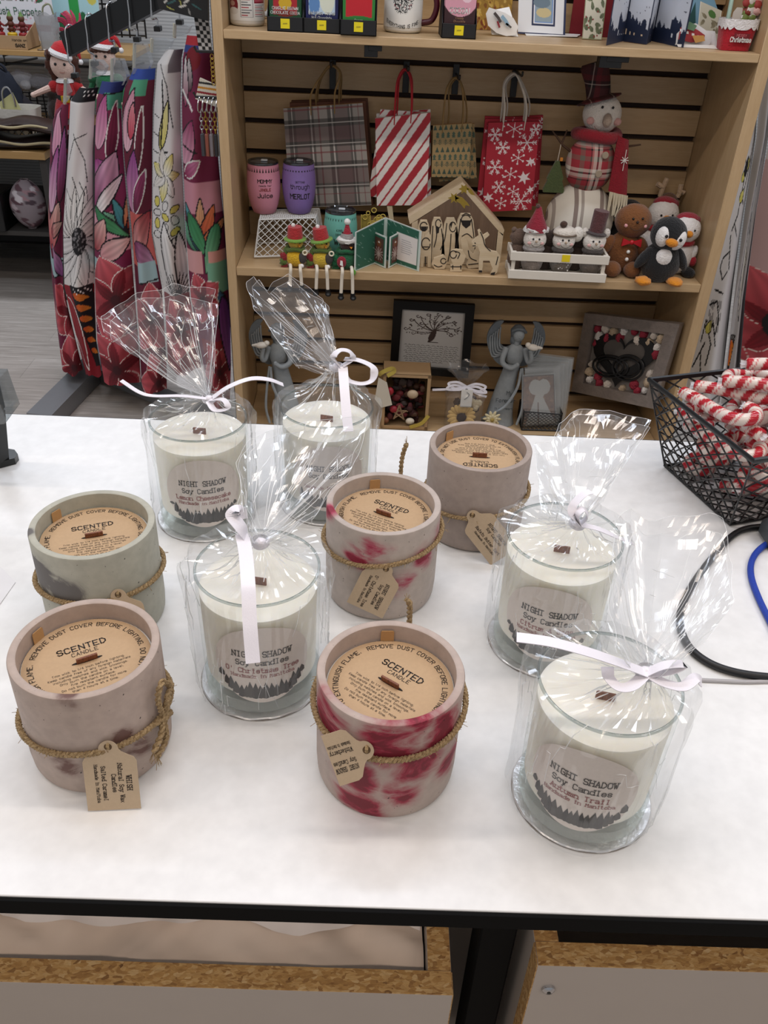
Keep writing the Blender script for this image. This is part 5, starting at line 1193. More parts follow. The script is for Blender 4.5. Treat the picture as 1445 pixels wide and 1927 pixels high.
g=G(); quad_grid(g,[q+n*.0045 for q in inn],vc(.4),p); g.obj('print',t)
# potpourri box
P0=onz(716,806,LS); P1=onz(804,809,LS); h=at(804,706,P1.y).z-LS; w=(P1-P0).length; rz=math.atan2((P1-P0).y,(P1-P0).x); rz=-.02
t=thing('potpourri_box','kraft gift box with a window showing dark potpourri and a twig star','gift box',P0,rz); dp_=.085; kb=mat('#a98a64',.8,0,.06,60); f_=.010
g=G()
for bxx in (((w/2,0.001,f_/2),(w,.002,f_)),((w/2,.001,h-f_/2),(w,.002,f_)),((f_/2,.001,h/2),(f_,.002,h)),((w-f_/2,.001,h/2),(f_,.002,h)),((w/2,dp_,h/2),(w,.002,h)),((.001,dp_/2,h/2),(.002,dp_,h)),((w-.001,dp_/2,h/2),(.002,dp_,h)),((w/2,dp_/2,.001),(w,dp_,.002)),((w/2,dp_/2,h-.001),(w,dp_,.002))): box(g,bxx[0],bxx[1],kb,.0004)
g.obj('box',t)
g=G(); r=random.Random(8); cols=['#2c1516','#3d1c1c','#521c20','#2a1b14','#4b2f1f','#1f1414','#6a2026']
for k in range(95): ell(g,(r.uniform(.02,w-.02),r.uniform(.014,dp_-.02),r.uniform(.016,h-.03)),(r.uniform(.007,.013),r.uniform(.005,.009),r.uniform(.006,.012)),mat(r.choice(cols),.7,0,.2,100),8,6,lump=.4,seed=k)
tag(g.obj('potpourri',t),None,None,None,'stuff')
for x,z,rr,cx in ((.64,.62,(.016,.010,.013),'#b9a184'),(.16,.66,(.011,.009,.012),'#a01f2c'),(.26,.33,(.012,.009,.011),'#8d1a28'),(.62,.12,(.013,.009,.010),'#cfc3ae'),(.1,.12,(.010,.008,.010),'#7a4a30')):
    g=G(); ell(g,(w*x,.012,h*z),rr,mat(cx,.5,0,.1,40),16,12); g.obj('dried_ball',t)
g=G(); S5=[(w*.38+.024*math.sin(2*PI*k*2/5),.007,h*.28+.024*math.cos(2*PI*k*2/5)) for k in range(5)]; 
for k in range(5):
    for q in range(3): d_=Vector((random.uniform(-.002,.002),random.uniform(-.001,.001),random.uniform(-.002,.002))); tube(g,[Vector(S5[k])+d_,Vector(S5[(k+1)%5])+d_],.0013,mat('#8d7257',.9,0,.2,90),5)
g.obj('twig_star',t)
YEL=mat('#b8a24a',.5); g=G(); ribbon(g,spline([(w*.62,-.0015,.008),(w*.86,-.002,h*.13),(w+.0,-.0015,h*.28)],5),.011,YEL,(0,1,0)); g.obj('ribbon',t); g=G(); ribbon(g,spline([(-.012,-.004,h*.98),(-.004,-.01,h*1.04),(.01,-.006,h*1.08),(.026,-.002,h*1.1),(.03,0,h*1.04),(.012,-.006,h*.98)],4),.012,YEL,(0,1,0)); g.obj('ribbon',t)
g=G(); prism(g,[(-.012,h*.94),(.012,h*.86),(.030,h*.46),(.0,h*.40),(-.02,h*.55)],.004,.005,mat('#cfc6b4',.7),UP); g.obj('gift_tag',t)
# small cellophane bag with a dried sunflower
P0=onz(868,797,LS); P0.y-=.016; P0.z=LS; s=mpp(P0); U=TRS((0,0,0),(0,0,0),(s,s,s*1.04)); t=thing('sunflower_gift_bag','small clear gift bag with a dried sunflower, white bow and tag','gift bag',P0)
def bagf(u,v):
    a=2*PI*u; ca_,sa=math.cos(a),math.sin(a); q=1/max(abs(ca_)**6+abs(sa)**6,1e-9)**(1/6); z=v*118
    if z<66: w_=1; 
    elif z<86: w_=1-.72*((z-66)/20)
    else: w_=.28+.75*((z-86)/32)
    k=1+.10*math.sin(7*a+v*9)*(z>60)
    return (34*w_*q*ca_*k,20*w_*q*sa*k,z+(4*math.sin(5*a) if z>110 else 0))
g=G(U,0); grid(g,bagf,44,26,CELLO,closeu=True); g.obj('bag',t,0)
g=G(U,0)
for k in range(18): a_=2*PI*k/18; ell(g,(-4+17*math.cos(a_),-10+2*math.sin(k),24+17*math.sin(a_)),(10,2,5),mat('#c9a766',.8,0,.15,60),10,6,rot=(0,-a_,0))
ell(g,(-4,-13,24),(9,4,9),mat('#2e1c14',.9,0,.3,200),14,10,lump=.2); g.obj('sunflower',t)
g=G(U,0)
for k in range(9): ell(g,(20+random.uniform(-7,7),-6,random.uniform(36,54)),(6,4,6),mat('#c5b89a',.8),8,6,lump=.4,seed=k)
for k in range(14): ell(g,(random.uniform(-26,26),random.uniform(-4,10),random.uniform(6,56)),(7,5,7),mat('#57402d',.9,0,.2,70),8,6,lump=.4,seed=k)
g.obj('dried_filling',t)
g=G(U)
for q in ([(0,-12,84),(-18,-16,94),(-34,-14,90),(-22,-16,82),(0,-14,84)],[(0,-12,84),(16,-16,92),(34,-14,86),(22,-16,78),(0,-14,84)],[(0,-12,84),(-26,-16,88),(-36,-16,80),(-12,-16,80),(0,-14,84)],[(0,-12,84),(20,-16,86),(36,-16,76),(14,-16,78),(0,-14,84)],[(0,-13,84),(-30,-15,80),(-62,-12,76)],[(0,-13,84),(18,-15,74),(38,-12,66)]): ribbon(g,spline(q,6),4.5,SATIN,(0,1,0))
g.obj('bow',t)
g=G(U); box(g,(1,-17,64),(21,1,34),mat('#d9d6cf',.6),.3); box(g,(1,-17.6,49),(21,1,2),mat('#b5b2ac',.6),.2); ribbon(g,spline([(-3,-18,62),(2,-18,66),(5,-18,72),(0,-18,76)],4),1.6,mat('#8f8f8c',.6),(0,1,0)); g.obj('gift_tag',t)
# pale dried flower
P0=onz(920,797,LS); P0.y-=.035; s=mpp(P0); t=thing('dried_flower','pale dried star flower standing before the right angel figurine','flower',P0); g=G(TRS((0,0,0),(0,0,0),s),0)
for k in range(20): a_=2*PI*k/10+(.3 if k>9 else 0); L_q=14 if k<10 else 9; ell(g,(L_q*.7*math.cos(a_),-4-3*(k>9),24+L_q*.7*math.sin(a_)),(L_q*.55,1.6,3),mat('#cfc29b',.8),8,6,rot=(0,-a_,0))
ell(g,(0,-8,24),(4,3,4),mat('#a58d4b',.9),8,6); g.obj('blossom',t); g=G(TRS((0,0,0),(0,0,0),s),0); tube(g,[(0,0,0),(1,0,12),(0,-3,22)],1.2,mat('#6f6a48',.9),5); g.obj('stem',t)
# wire card rack with sleeved cards
A0=onz(981,810,LS); A1=onz(1052,812,LS); w=(A1-A0).length; t=thing('card_rack','small black wire mesh tray holding sleeved cards on the lower shelf','card rack',A0,math.atan2((A1-A0).y,(A1-A0).x)); dpt=.075; hh=.062
g=G(); mesh_panel(g,[(0,0,hh),(w,0,hh*.9),(w,0,0.003),(0,0,0.003)],9,6,.0009,WIREB); mesh_panel(g,[(0,dpt,hh),(0,0,hh),(0,0,.003),(0,dpt,.003)],7,6,.0009,WIREB); mesh_panel(g,[(w,0,hh),(w,dpt,hh),(w,dpt,.003),(w,0,.003)],7,6,.0009,WIREB); g.obj('mesh',t)
g=G(); tube(g,[(0,0,.0025),(w,0,.0025),(w,dpt,.0025),(0,dpt,.0025)],.0024,WIREB,6,True); tube(g,[(0,0,hh),(w,0,hh*.9),(w,dpt,hh),(0,dpt,hh)],.0018,WIREB,6,True)
for x,y in ((0,0),(w,0),(w,dpt),(0,dpt)): tube(g,[(x,y,.002),(x,y,hh)],.0018,WIREB,6)
g.obj('frame',t); rk=t
def couple():
    p=Paint(60,84,0,0,60,84,'#8b5a3e'); r=random.Random(2)
    for _ in range(140): p.ell(r.uniform(0,60),r.uniform(0,84),r.uniform(2,5),r.uniform(1,3),r.uniform(0,180),r.choice(['#a06c4c','#7a4a32','#b27d5a','#94603f']))
    W='#e9e6e1'
    p.ell(24,20,12,13,0,W); p.ell(40,20,12,13,0,W); p.ell(32,26,10,14,0,W)
    m=(p.Y>30)&(np.abs(p.X-(30+ (p.Y-30)*.06))<5+(p.Y-30)*.40); p.put(m,W); p.put((p.Y>46)&(np.abs(p.X-29)<1.4),'#7a4a32'); p.put((p.X<2)|(p.X>58)|(p.Y<2),'#2c2320'); return p
SLV=thin_glass('card_sleeve','#f4f6f7','#c5ccd2',.10,.5,.08,.10)
labs=['frontmost sleeved card, copper with a white couple silhouette, in the wire card rack','second sleeved card from the front of the wire card rack','middle sleeved card in the wire card rack','fourth sleeved card from the front, leaning right in the card rack','rearmost sleeved card in the wire card rack, tallest and leaning right']
for k in range(5):
    pts=[((984,708),(1042,704),(1046,796),(982,800)),((988,694),(1052,692),(1054,798),(990,799)),((993,688),(1060,690),(1056,799),(992,799)),((999,684),(1068,690),(1058,799),(996,800)),((1004,679),(1076,688),(1060,800),(1000,800))][k]
    Yk=A0.y+.009+k*.013; cs=quadpx(pts,Yk+.004,Yk); base=(cs[2]+cs[3])/2; zlo=min(cs[2].z,cs[3].z); lift=max(0,LS+.006-zlo); cs=[q+Vector((0,0,lift)) for q in cs]; base=(cs[2]+cs[3])/2
    tt=thing('sleeved_card',labs[k],'greeting card',base,0,None); g=G(); slab(g,cs,.0012,mat('#d5d3d0',.5),couple() if k==0 else None,.5,base); g.obj('card',tt)
    ctr=sum(cs,Vector())/4; g=G(); slab(g,[ctr+(q-ctr)*1.05+Vector((0,-.0012,.001)) for q in cs],.0002,SLV,None,.5,base); g.obj('sleeve',tt)
# heart shadow box
c=[(1109,586),(1287,607),(1238,766),(1083,733)]; hs=[at(*c[0],2.375),at(*c[1],2.155),at(*c[2],2.145),at(*c[3],2.365)]; base=(hs[2]+hs[3])/2
t=thing('heart_shadow_box','grey wooden shadow box with black heart, rings and paper roses, leaning in the corner','framed art',base); a,b_,cc,d=[q-base for q in hs]; nn=(b_-a).cross(d-a).normalized(); nn=nn if nn.y<0 else -nn
def uv(u,v,e=0): return a.lerp(b_,u).lerp(d.lerp(cc,u),v)+nn*e
GW=wood('grey_barn_wood','#8b8078','#6f655f'); g=G(); e0,e1=.022,.004; k_=.12; k2=.13
V=[uv(0,0,e0),uv(1,0,e0),uv(1,1,e0),uv(0,1,e0),uv(k_,k2,e0),uv(1-k_,k2,e0),uv(1-k_,1-k2,e0),uv(k_,1-k2,e0),uv(0,0),uv(1,0),uv(1,1),uv(0,1),uv(k_,k2,e1),uv(1-k_,k2,e1),uv(1-k_,1-k2,e1),uv(k_,1-k2,e1)]; F=[]
for i in range(4): j=(i+1)%4; F+=[(i,j,4+j,4+i),(8+i,8+j,j,i),(4+i,4+j,12+j,12+i)]
F.append((8,9,10,11)); g.add(V,F,GW); g.obj('frame',t)
g=G(); g.add([uv(k_,k2,.005),uv(1-k_,k2,.005),uv(1-k_,1-k2,.005),uv(k_,1-k2,.005)],[(0,1,2,3)],mat('#8d857e',.9)); g.obj('backing',t)
r=random.Random(12); Wd=(b_-a).length
for k,(u,v) in enumerate([(.16,.18),(.25,.17),(.34,.19),(.45,.17),(.56,.16),(.66,.17),(.77,.17),(.85,.20),(.19,.27),(.29,.27),(.42,.25),(.62,.25),(.74,.26),(.84,.30),(.17,.36),(.85,.38),(.17,.62),(.16,.72),(.18,.82),(.27,.76),(.30,.84),(.84,.62),(.84,.72),(.83,.82),(.75,.84),(.70,.78),(.40,.84),(.58,.85)]):
    col=['#8e2436','#cfc4b8','#b8a48a','#d8d2cc','#97283a'][k%5]; g=G(); ct=uv(u,v,.010); rr=Wd*r.uniform(.036,.052)
    ell(g,ct,(rr,rr*.6,rr),mat(col,.8),10,8,lump=.35,seed=k)
    for q in range(3): Pq=[ct+Vector((rr*(.3+.22*q)*math.cos(w_),-rr*.55+rr*.12*q,rr*(.3+.22*q)*math.sin(w_))) for w_ in np.linspace(0,5.2,10)]; tube(g,Pq,rr*.12,mat(col,.8),5)
    g.obj('paper_rose',t)
HB=mat('#0e0e10',.45)
def heart(k): 
    o=[]
    for q in np.linspace(0,2*PI,40)[:-1]:
        x=16*math.sin(q)**3; y=13*math.cos(q)-5*math.cos(2*q)-2*math.cos(3*q)-math.cos(4*q); o.append((.5+x*.0215*k,.47-y*.022*k))
    return o
g=G(); ho,hi_=heart(1.0),heart(.68); hi_=[(x,y-.02) for x,y in hi_]; n_=len(ho)
V=[uv(*q,.017) for q in ho]+[uv(*q,.017) for q in hi_]+[uv(*q,.013) for q in ho]+[uv(*q,.013) for q in hi_]; F=[]
for i in range(n_): j=(i+1)%n_; F+=[(i,j,n_+j,n_+i),(2*n_+i,2*n_+j,j,i),(n_+i,n_+j,3*n_+j,3*n_+i)]
g.add(V,F,HB); g.add([uv(*q,.0125) for q in hi_],[tuple(range(n_))],mat('#5f5954',.9)); g.obj('black_heart',t)
for (u,v,ru,rv) in ((.40,.60,.20,.13),(.60,.58,.17,.15)):
    g=G()
    for kk in (1,.74): tube(g,[uv(u+ru*kk*math.cos(q),v+rv*kk*math.sin(q),.020) for q in np.linspace(0,2*PI,41)[:-1]],.0036,HB,6,True)
    g.obj('ring',t)
# ================================================================== top shelf
def mug(label,px,py,wpx,hcol,pt,side):
    loc=onz(px,py,TS); loc.y+=wpx/2*mpp(loc); s=mpp(loc); loc=Vector((at(px,py-4,loc.y).x,loc.y,TS)); R=wpx/2; U=TRS((0,0,0),(0,0,0),s); t=thing('coffee_mug',label,'mug',loc,0,None)
    CER=mat('#e6e3dc',.25,0,.02); g=G(U,0); H=R*2.5; lathe(g,[(0,1),(R*.78,1),(R*.84,0),(R*.93,1.5),(R*.99,5),(R,11),(R,H),(R*.93,H),(R*.93,6),(0,6)],CER,56)
    ca=math.atan2(-loc.y,-loc.x); R2=R+.25; px_=lambda u,v:(R2*math.cos(ca-1.25+2.5*u),R2*math.sin(ca-1.25+2.5*u),H*.98-(H*.98-9)*v)
    grid(g,px_,pt.nx,pt.ny,vc(.3),pt.cols()); g.obj('cup',t)
    g=G(U,0); a=ca+side; P=[(0,R*.96,H*.78),(0,R*1.5,H*.74),(0,R*1.72,H*.5),(0,R*1.5,H*.24),(0,R*.96,H*.18)]; P=[Matrix.Rotation(a-PI/2,3,'Z')@Vector(q) for q in P]; tube(g,spline(P,6),R*.15,mat(hcol,.25),10); g.obj('handle',t); return t
def mugpaint(k):
    p=Paint(150,120,0,0,150,120,'#e6e3dc'); r=random.Random(k)
    if k==1:
        p.ell(22,78,22,24,0,'#7d2430'); p.ell(24,94,20,10,0,'#d9d4cc'); p.ell(20,74,12,7,0,'#b58d80')
        p.rect(52,50,96,110,'#8c8a8a'); p.rect(53.5,51,94.5,109,'#dedbd6')
        for j in range(8): p.rect(56,54+j*7,92-(j*7)%17,57+j*7,['#4a4a4c','#a83a44','#7a7a7c'][j%3])
        p.rect(100,52,148,72,'#8b2030'); p.rect(102,56,146,68,'#b55560')
        for j in range(7): p.rect(102,76+j*5,146-(j*11)%15,78.5+j*5,['#8c8a8a','#a83a44'][j%2])
    else:
        for _ in range(260):
            a=r.uniform(0,2*PI); q=34*math.sqrt(r.random()); x,y=74+q*math.cos(a),48+q*math.sin(a)*1.05; b=r.uniform(0,PI); p.line([(x-5*math.cos(b),y-5*math.sin(b)),(x+5*math.cos(b),y+5*math.sin(b))],1.3,'#1c1c1e')
        for _ in range(70):
            a=r.uniform(0,2*PI); q=34*math.sqrt(r.random()); p.ell(74+q*math.cos(a),48+q*math.sin(a),1.6,1.6,0,r.choice(['#e6e3dc','#e6e3dc','#c9c9cc','#a8606a']))
    return p
mug('white mug with red and grey Christmas print, left end of the top shelf',466,50,65,'#e6e3dc',mugpaint(1),2.2)
m2=mug('white mug with black scribble print and maroon handle on the top shelf',757,63,72,'#4a121e',mugpaint(2),1.45)
s=mpp(m2.location); ca=math.atan2(-m2.location.y,-m2.location.x); g=G(); R2=(36+.6)*s
text(g,'EVERYTHING IS FINE.',5.4*s,lambda x,y:(R2*math.cos(ca+x/R2),R2*math.sin(ca+x/R2),(17-14*(1-abs(x/(R2*1.15))**2)+5)*s+y),INK,'sans',1.1,'c',.80); g.obj('lettering',m2)
def tray(label,x0,x1,yb,yt,boxcol,pt,words,hp):
    A=onz(x0,yb,TS); B=onz(x1,yb+(x1-x0)*.055,TS); w=(B-A).length; s=mpp(A); t=thing('cocoa_display_box',label,'display box',A,0,'black counter boxes of cocoa packets'); hb=(yb-yt)*s*1.0; dpt=.10
    CB=mat('#121214',.55); IN=mat('#cfcac4',.8); g=G(); th=.0015
    box(g,(w/2,th/2,hb/2),(w,th,hb),CB,.0003); 
    for x in (th/2,w-th/2): prism(g,[(0,0),(dpt,0),(dpt,hb*2.6),(dpt*.4,hb*2.3),(0,hb)],-th/2,th/2,CB,Matrix(((0,0,1,x),(1,0,0,0),(0,1,0,0),(0,0,0,1))))
    box(g,(w/2,dpt,hb*1.3),(w,th,hb*2.6),CB,.0003); box(g,(w/2,dpt/2,th/2),(w,dpt,th),CB,.0003); g.add([(th,th+.0003,hb*.4),(w-th,th+.0003,hb*.4),(w-th,th+.0003,hb),(th,th+.0003,hb)],[(0,1,2,3)],IN); g.obj('tray',t)
    g=G(); box(g,(w*.5,-.0005,hb*.55),(17*s,.0006,16*s),mat('#e3cf16',.5),.0001); text(g,'1 1 1',4*s,lambda x,y:(w*.5+x,-.0011,hb*.52+y),mat('#a89a20',.6),'sans',.9) if False else None
    ribbon(g,[(w*.5-4*s,-.0011,hb*.55),(w*.5+4*s,-.0011,hb*.57)],.0022,mat('#a6971c',.6),(0,1,0),.0001); g.obj('price_sticker',t)
    labs=[label[0:0]]
    for k in range(2):
        y=.006+k*.03; base=A+Vector((w/2,y+.002,.0045)); cs=[Vector((-w*.44,0,hp)),Vector((w*.44,0,hp)),Vector((w*.44,0,0)),Vector((-w*.44,0,0))]
        q=thing('cocoa_packet',('front ' if k==0 else 'rear ')+hp_lab+' in its black tray',"packet",base,0,None); g=G(); slab(g,cs,.006,mat(boxcol,.4),pt,.35)
        if k==0:
            for sw,h_,z,mm in words: text(g,sw,h_,lambda x,yy,z=z:(x,-.0006,z+yy),mm,'sans',1.05,'c',.85)
        g.obj('packet',q)
WT=mat('#e6e6e0',.5)
p=Paint(60,70,0,0,60,70,'#1f4a2c'); p.rect(8,0,52,48,'#a5242a'); p.ell(30,30,12,10,0,'#c9a226'); p.ell(30,46,18,5,0,'#7a2a1c'); hp_lab='green and red chocolate cocoa packet'
tray('black counter box of green and red chocolate cocoa packets, leftmost of its row',503,570,58,34,'#1f4a2c',p,[('CHARLIE BROWN',.0055,.036,WT),('CHOCOLATE COCOA',.0052,.028,WT)],.085)
p=Paint(60,70,0,0,60,70,'#191d4e'); p.rect(6,0,54,44,'#b9cbdc'); p.ell(16,30,10,16,0,'#5d86b8'); p.ell(40,20,14,24,0,'#d9dcc9'); hp_lab='navy and white chocolate cocoa packet'
tray('black counter box of navy Belgian white cocoa packets, middle of the three',571,639,61,37,'#191d4e',p,[('Belgian White',.0062,.030,WT),('Hot Chocolate',.0045,.022,WT)],.085)
p=Paint(60,70,0,0,60,70,'#2f7a34'); p.rect(6,0,54,46,'#c0222c'); p.ell(30,56,34,12,0,'#2f7a34'); hp_lab='green and red hot cocoa packet'
tray('black counter box of bright green and red cocoa packets, beside the scribble mug',640,708,65,40,'#2f7a34',p,[('Cocoa',.0045,.021,WT)],.085)
p=Paint(60,70,0,0,60,70,'#3a2022'); p.ell(30,10,34,30,0,'#d79aa8'); p.ell(16,8,8,6,0,'#e9c6cf'); p.ell(42,12,9,6,0,'#e9c6cf'); hp_lab='brown and pink cocoa packet'
tray('black counter box with a brown and pink cocoa packet right of the scribble mug',830,895,71,47,'#3a2022',p,[('COCOA!',.010,.043,WT),('Creamy',.0038,.032,mat('#b88a6a',.6)),('Chocolate',.0038,.026,mat('#b88a6a',.6))],.085)
def card(name,label,cat,pts,Ybase=None,pt=None,side=None,lean=.012,grp=None,th=.0012):
    by=(pts[2][1]+pts[3][1])/2; bx=(pts[2][0]+pts[3][0])/2; Y=onz(bx,by,TS).y if Ybase is None else Ybase; cs=[at(*pts[0],Y+lean),at(*pts[1],Y+lean),at(*pts[2],Y),at(*pts[3],Y)]
    base=(cs[2]+cs[3])/2; dz=TS+.0004-min(cs[2].z,cs[3].z); cs=[q+Vector((0,0,dz)) for q in cs]; base=(cs[2]+cs[3])/2; base.z=TS
    t=thing(name,label,cat,base,0,grp); g=G(); slab(g,cs,th,side or WHT,pt,.5,base); g.obj('card',t); return t,cs,base
r=random.Random(31)
# gold gift box behind
loc=onz(905,58,TS); t=thing('gold_gift_box','gold and copper patterned gift box behind the die cut skater card','gift box',loc+Vector((.022,.028,0))); p=Paint(60,60,0,0,60,60,'#a9843a')
for _ in range(120): p.ell(r.uniform(0,60),r.uniform(0,60),r.uniform(1,5),r.uniform(1,3),r.uniform(0,180),r.choice(['#c9a24a','#8a5a2a','#d8b864','#7a3a20']))
g=G(); slab(g,[Vector((-.04,0,.12)),Vector((.05,0,.12)),Vector((.05,0,0)),Vector((-.04,0,0))],.02,mat('#8a6a2c',.5),p,.4); g.obj('box',t)
# die cut skater card
t,cs,base=card('die_cut_card','white die cut card with ice skaters standing at the shelf front','greeting card',[(918,22),(958,14),(975,70),(925,66)],None,None,None,.03)
Yd=base.y-.004; g=G(); prism(g,[(a-base.x,max(.0006,c-base.z)) for a,c in (pz(x,y,Yd) for x,y in [(914,26),(920,14),(934,18),(950,24),(966,34),(975,50),(970,66),(952,70),(934,62),(918,48)])],.004,.006,WHT,UP); g.obj('scalloped_layer',t)
g=G(); 
for pts,w,c in (([(930,24),(938,34),(942,42)],.006,'#4b4340'),([(944,30),(952,40),(956,48)],.007,'#8fb0c4'),([(936,40),(940,52)],.004,'#8a2530'),([(952,44),(962,52)],.004,'#59544f')): ink(g,pts,Yd-.007,w,mat(c,.6),base)
g.obj('skater_figures',t)
# stamp card
p=Paint(80,80,0,0,90,75,'#e4e4e4'); p.put((p.X>86)|(p.Y>72),'#1f2a4c'); p.rect(26,0,70,58,'#1f2a4c'); p.rect(29,0,67,55,'#e4e4e4'); p.rect(31,0,65,53,'#6f8fc0'); p.rect(33,0,63,51,'#8fa0a8'); p.ell(48,34,14,9,0,'#c9b98a'); p.ell(44,16,16,10,0,'#6a7d8a')
card('greeting_card','white card with a navy framed winter landscape stamp picture','greeting card',[(976,-14),(1066,-8),(1063,69),(974,64)],None,p)
t,cs,base=card('flat_card','navy edged white cutout card lying flat on the top shelf','greeting card',[(985,60),(1092,66),(1086,70),(990,68)],None,None,None,.045)
p=Paint(40,60,0,0,40,60,'#26333f'); 
for _ in range(26): p.petal(20,38,20+18*math.cos(r.uniform(0,6.3)),38+18*math.sin(r.uniform(0,6.3)),2.5,'#8fa7b5','#d8dcd8',None)
p.put((p.X<2)|(p.X>38)|(p.Y>58),'#d9d4c0')
card('greeting_card','dark blue poinsettia card standing behind the holly card','greeting card',[(1082,-20),(1110,-16),(1099,65),(1076,62)],None,p)
p=Paint(50,80,0,0,50,80,'#d9d3be')
for k in range(16):
    x,y=r.uniform(4,46),r.uniform(3,77); a=r.uniform(0,6.3); p.petal(x,y,x+15*math.cos(a),y+15*math.sin(a),4,'#5b6248','#7d8464',None)
for k in range(9): p.ell(r.uniform(4,46),r.uniform(3,77),1.8,1.8,0,'#8d2a2a')
p.put((p.X<2)|(p.X>48)|(p.Y>78),'#8b8d64')
card('greeting_card','cream card printed with olive holly leaves on the top shelf','greeting card',[(1103,-20),(1143,-14),(1132,76),(1095,74)],None,p)
t=thing('red_card','deep red felt card behind the holly and navy cards','greeting card',Vector((at(1150,60,2.33).x,2.33,TS))); g=G(); slab(g,[Vector((-.1,0,.10)),Vector((.05,0,.10)),Vector((.05,0,0)),Vector((-.1,0,0))],.003,mat('#6e1018',.9)); g.obj('card',t)
# navy Bethlehem trifold
def night(nx,ny,k):
    p=Paint(nx,ny,0,0,60,95,'#c9ced8'); r=random.Random(k); N='#1d2740'
    x=-4
    while x<64:
        w=r.uniform(8,14); h=r.uniform(10,34); p.rect(x,95-8-h,x+w,95,N)
        if r.random()<.5: p.ell(x+w/2,95-8-h,w*.42,w*.42,0,N)
        else: p.put((p.Y>95-8-h-7)&(p.Y<95-8-h)&(np.abs(p.X-x-w/2)<(p.Y-(95-8-h-7))*.5),N)
        if r.random()<.7: p.rect(x+w*.35,95-h*.6,x+w*.6,95-h*.35,'#e0c9a8' if k==2 else '#c9ced8')
        x+=w*.85
    p.rect(0,84,60,95,N); p.put((p.X<2.0)|(p.X>58),N)
    for _ in range(8): p.ell(r.uniform(4,56),r.uniform(4,50),1,1,0,N)
    return p
pa=onz(1141,86,TS);pb=onz(1172,78,TS);pc=onz(1216,84,TS);pd=onz(1226,78,TS);pe=onz(1285,90,TS); t=thing('trifold_card','navy and white folded card with a village skyline on the top shelf','greeting card',pb); b=rel(t); Hh=.125
for k,(q0,q1,sd) in enumerate(((pa,pb,1),(pb,pc,2),(pc,pd,3),(pd,pe,4))):
    g=G(); slab(g,[q0+Vector((0,0,Hh)),q1+Vector((0,0,Hh)),q1+Vector((0,0,.0004)),q0+Vector((0,0,.0004))],.001,mat('#1d2740',.6),night(46,80,sd),.5,b)
    if k==3:
        e=(q1-q0).normalized(); 
        for j,wd in enumerate(('Our Holiday','Greetings')): pass
    g.obj('panel',t)
t=thing('blue_card','pale blue arched card with a fir tree behind the navy folded card','greeting card',Vector((at(1300,60,2.34).x,2.34,TS))); g=G(); prism(g,[(-.05,0),(.05,0),(.05,.07),(.03,.10),(0,.11),(-.03,.10),(-.05,.07)],0,.002,mat('#86b4cf',.6),UP); prism(g,[(-.02,.02),(.01,.02),(-.005,.08)],.002,.003,mat('#2f5c5a',.7),UP); g.obj('card',t)
# pop-up truck card
t,cs,base=card('popup_card','layered pop up card with a red truck and village, near the shelf right end','greeting card',[(1277,56),(1345,60),(1350,92),(1270,86)],None,None,None,.02); Yd=base.y-.006
for k,(pts,c) in enumerate((([(1272,84),(1274,64),(1290,48),(1310,44),(1330,58),(1342,66),(1336,84),(1320,92),(1290,92)],'#dcdcdc'),([(1276,74),(1280,52),(1296,48),(1312,56),(1326,66),(1324,76),(1300,80)],'#a03034'),([(1284,52),(1296,40),(1310,48),(1304,58)],'#5d7f5f'),([(1300,66),(1322,66),(1324,76),(1306,80)],'#b98a4a'),([(1270,82),(1340,84),(1346,94),(1300,97),(1272,92)],'#e6e6e6'))):
    g=G(); d=.004*k+.002; prism(g,[(a-base.x,max(.0006,c_-base.z)) for a,c_ in (pz(x,y,Yd) for x,y in pts)],d,d+.0015,mat(c,.6),UP)
    if k==1:
        for j in range(4): prism(g,[(a-base.x,c_-base.z) for a,c_ in (pz(x,y,Yd) for x,y in [(1279+j*11,54+j*4),(1284+j*11,55+j*4),(1284+j*11,60+j*4),(1279+j*11,59+j*4)])],d+.0016,d+.002,WHT,UP)
    g.obj('layer',t)
p=Paint(44,60,0,0,44,60,'#d3cdb8')
for k in range(12): x,y=r.uniform(4,40),r.uniform(3,57); a=r.uniform(0,6.3); p.petal(x,y,x+12*math.cos(a),y+12*math.sin(a),3,'#7a7058','#a39a7c',None)
p.ell(26,12,8,6,20,'#4d7a3a'); p.put((p.X<2)|(p.X>42)|(p.Y>58),'#efe9da')
t,_,_=card('greeting_card','cream tag shaped card with a green leaf, behind the truck card','greeting card',[(1318,2),(1358,20),(1350,84),(1310,80)],2.27,p)
# red felt cup
P0=onz(1376,96,TS); s=mpp(P0); P0.y+=24*s; t=thing('felt_pocket','red felt pocket box with white scalloped top reading Christmas','gift box',Vector((at(1378,92,P0.y).x,P0.y,TS))); U=TRS((0,0,0),(0,0,.05),(s,s,s*1.04)); g=G(U,0); RF=plush('#b01226')
grid(g,lambda u,v:(lambda a,k:(k*(28+6*v)*(abs(math.cos(a))**.5)*math.copysign(1,math.cos(a)),k*(18+5*v)*(abs(math.sin(a))**.5)*math.copysign(1,math.sin(a)),46*v))(2*PI*u,1),48,10,RF,closeu=True); g.add([((28)*(abs(math.cos(a))**.5)*math.copysign(1,math.cos(a)),18*(abs(math.sin(a))**.5)*math.copysign(1,math.sin(a)),.2) for a in np.linspace(0,2*PI,33)[:-1]],[tuple(range(32))[::-1]],RF); g.obj('pocket',t)
g=G(U,0); grid(g,lambda u,v:(lambda a:(35.2*(abs(math.cos(a))**.5)*math.copysign(1,math.cos(a)),23.8*(abs(math.sin(a))**.5)*math.copysign(1,math.sin(a)),50-v*(12+5*abs(math.sin(u*14*PI)))))(2*PI*u),112,5,plush('#e3dedb'),closeu=True); g.obj('trim',t)
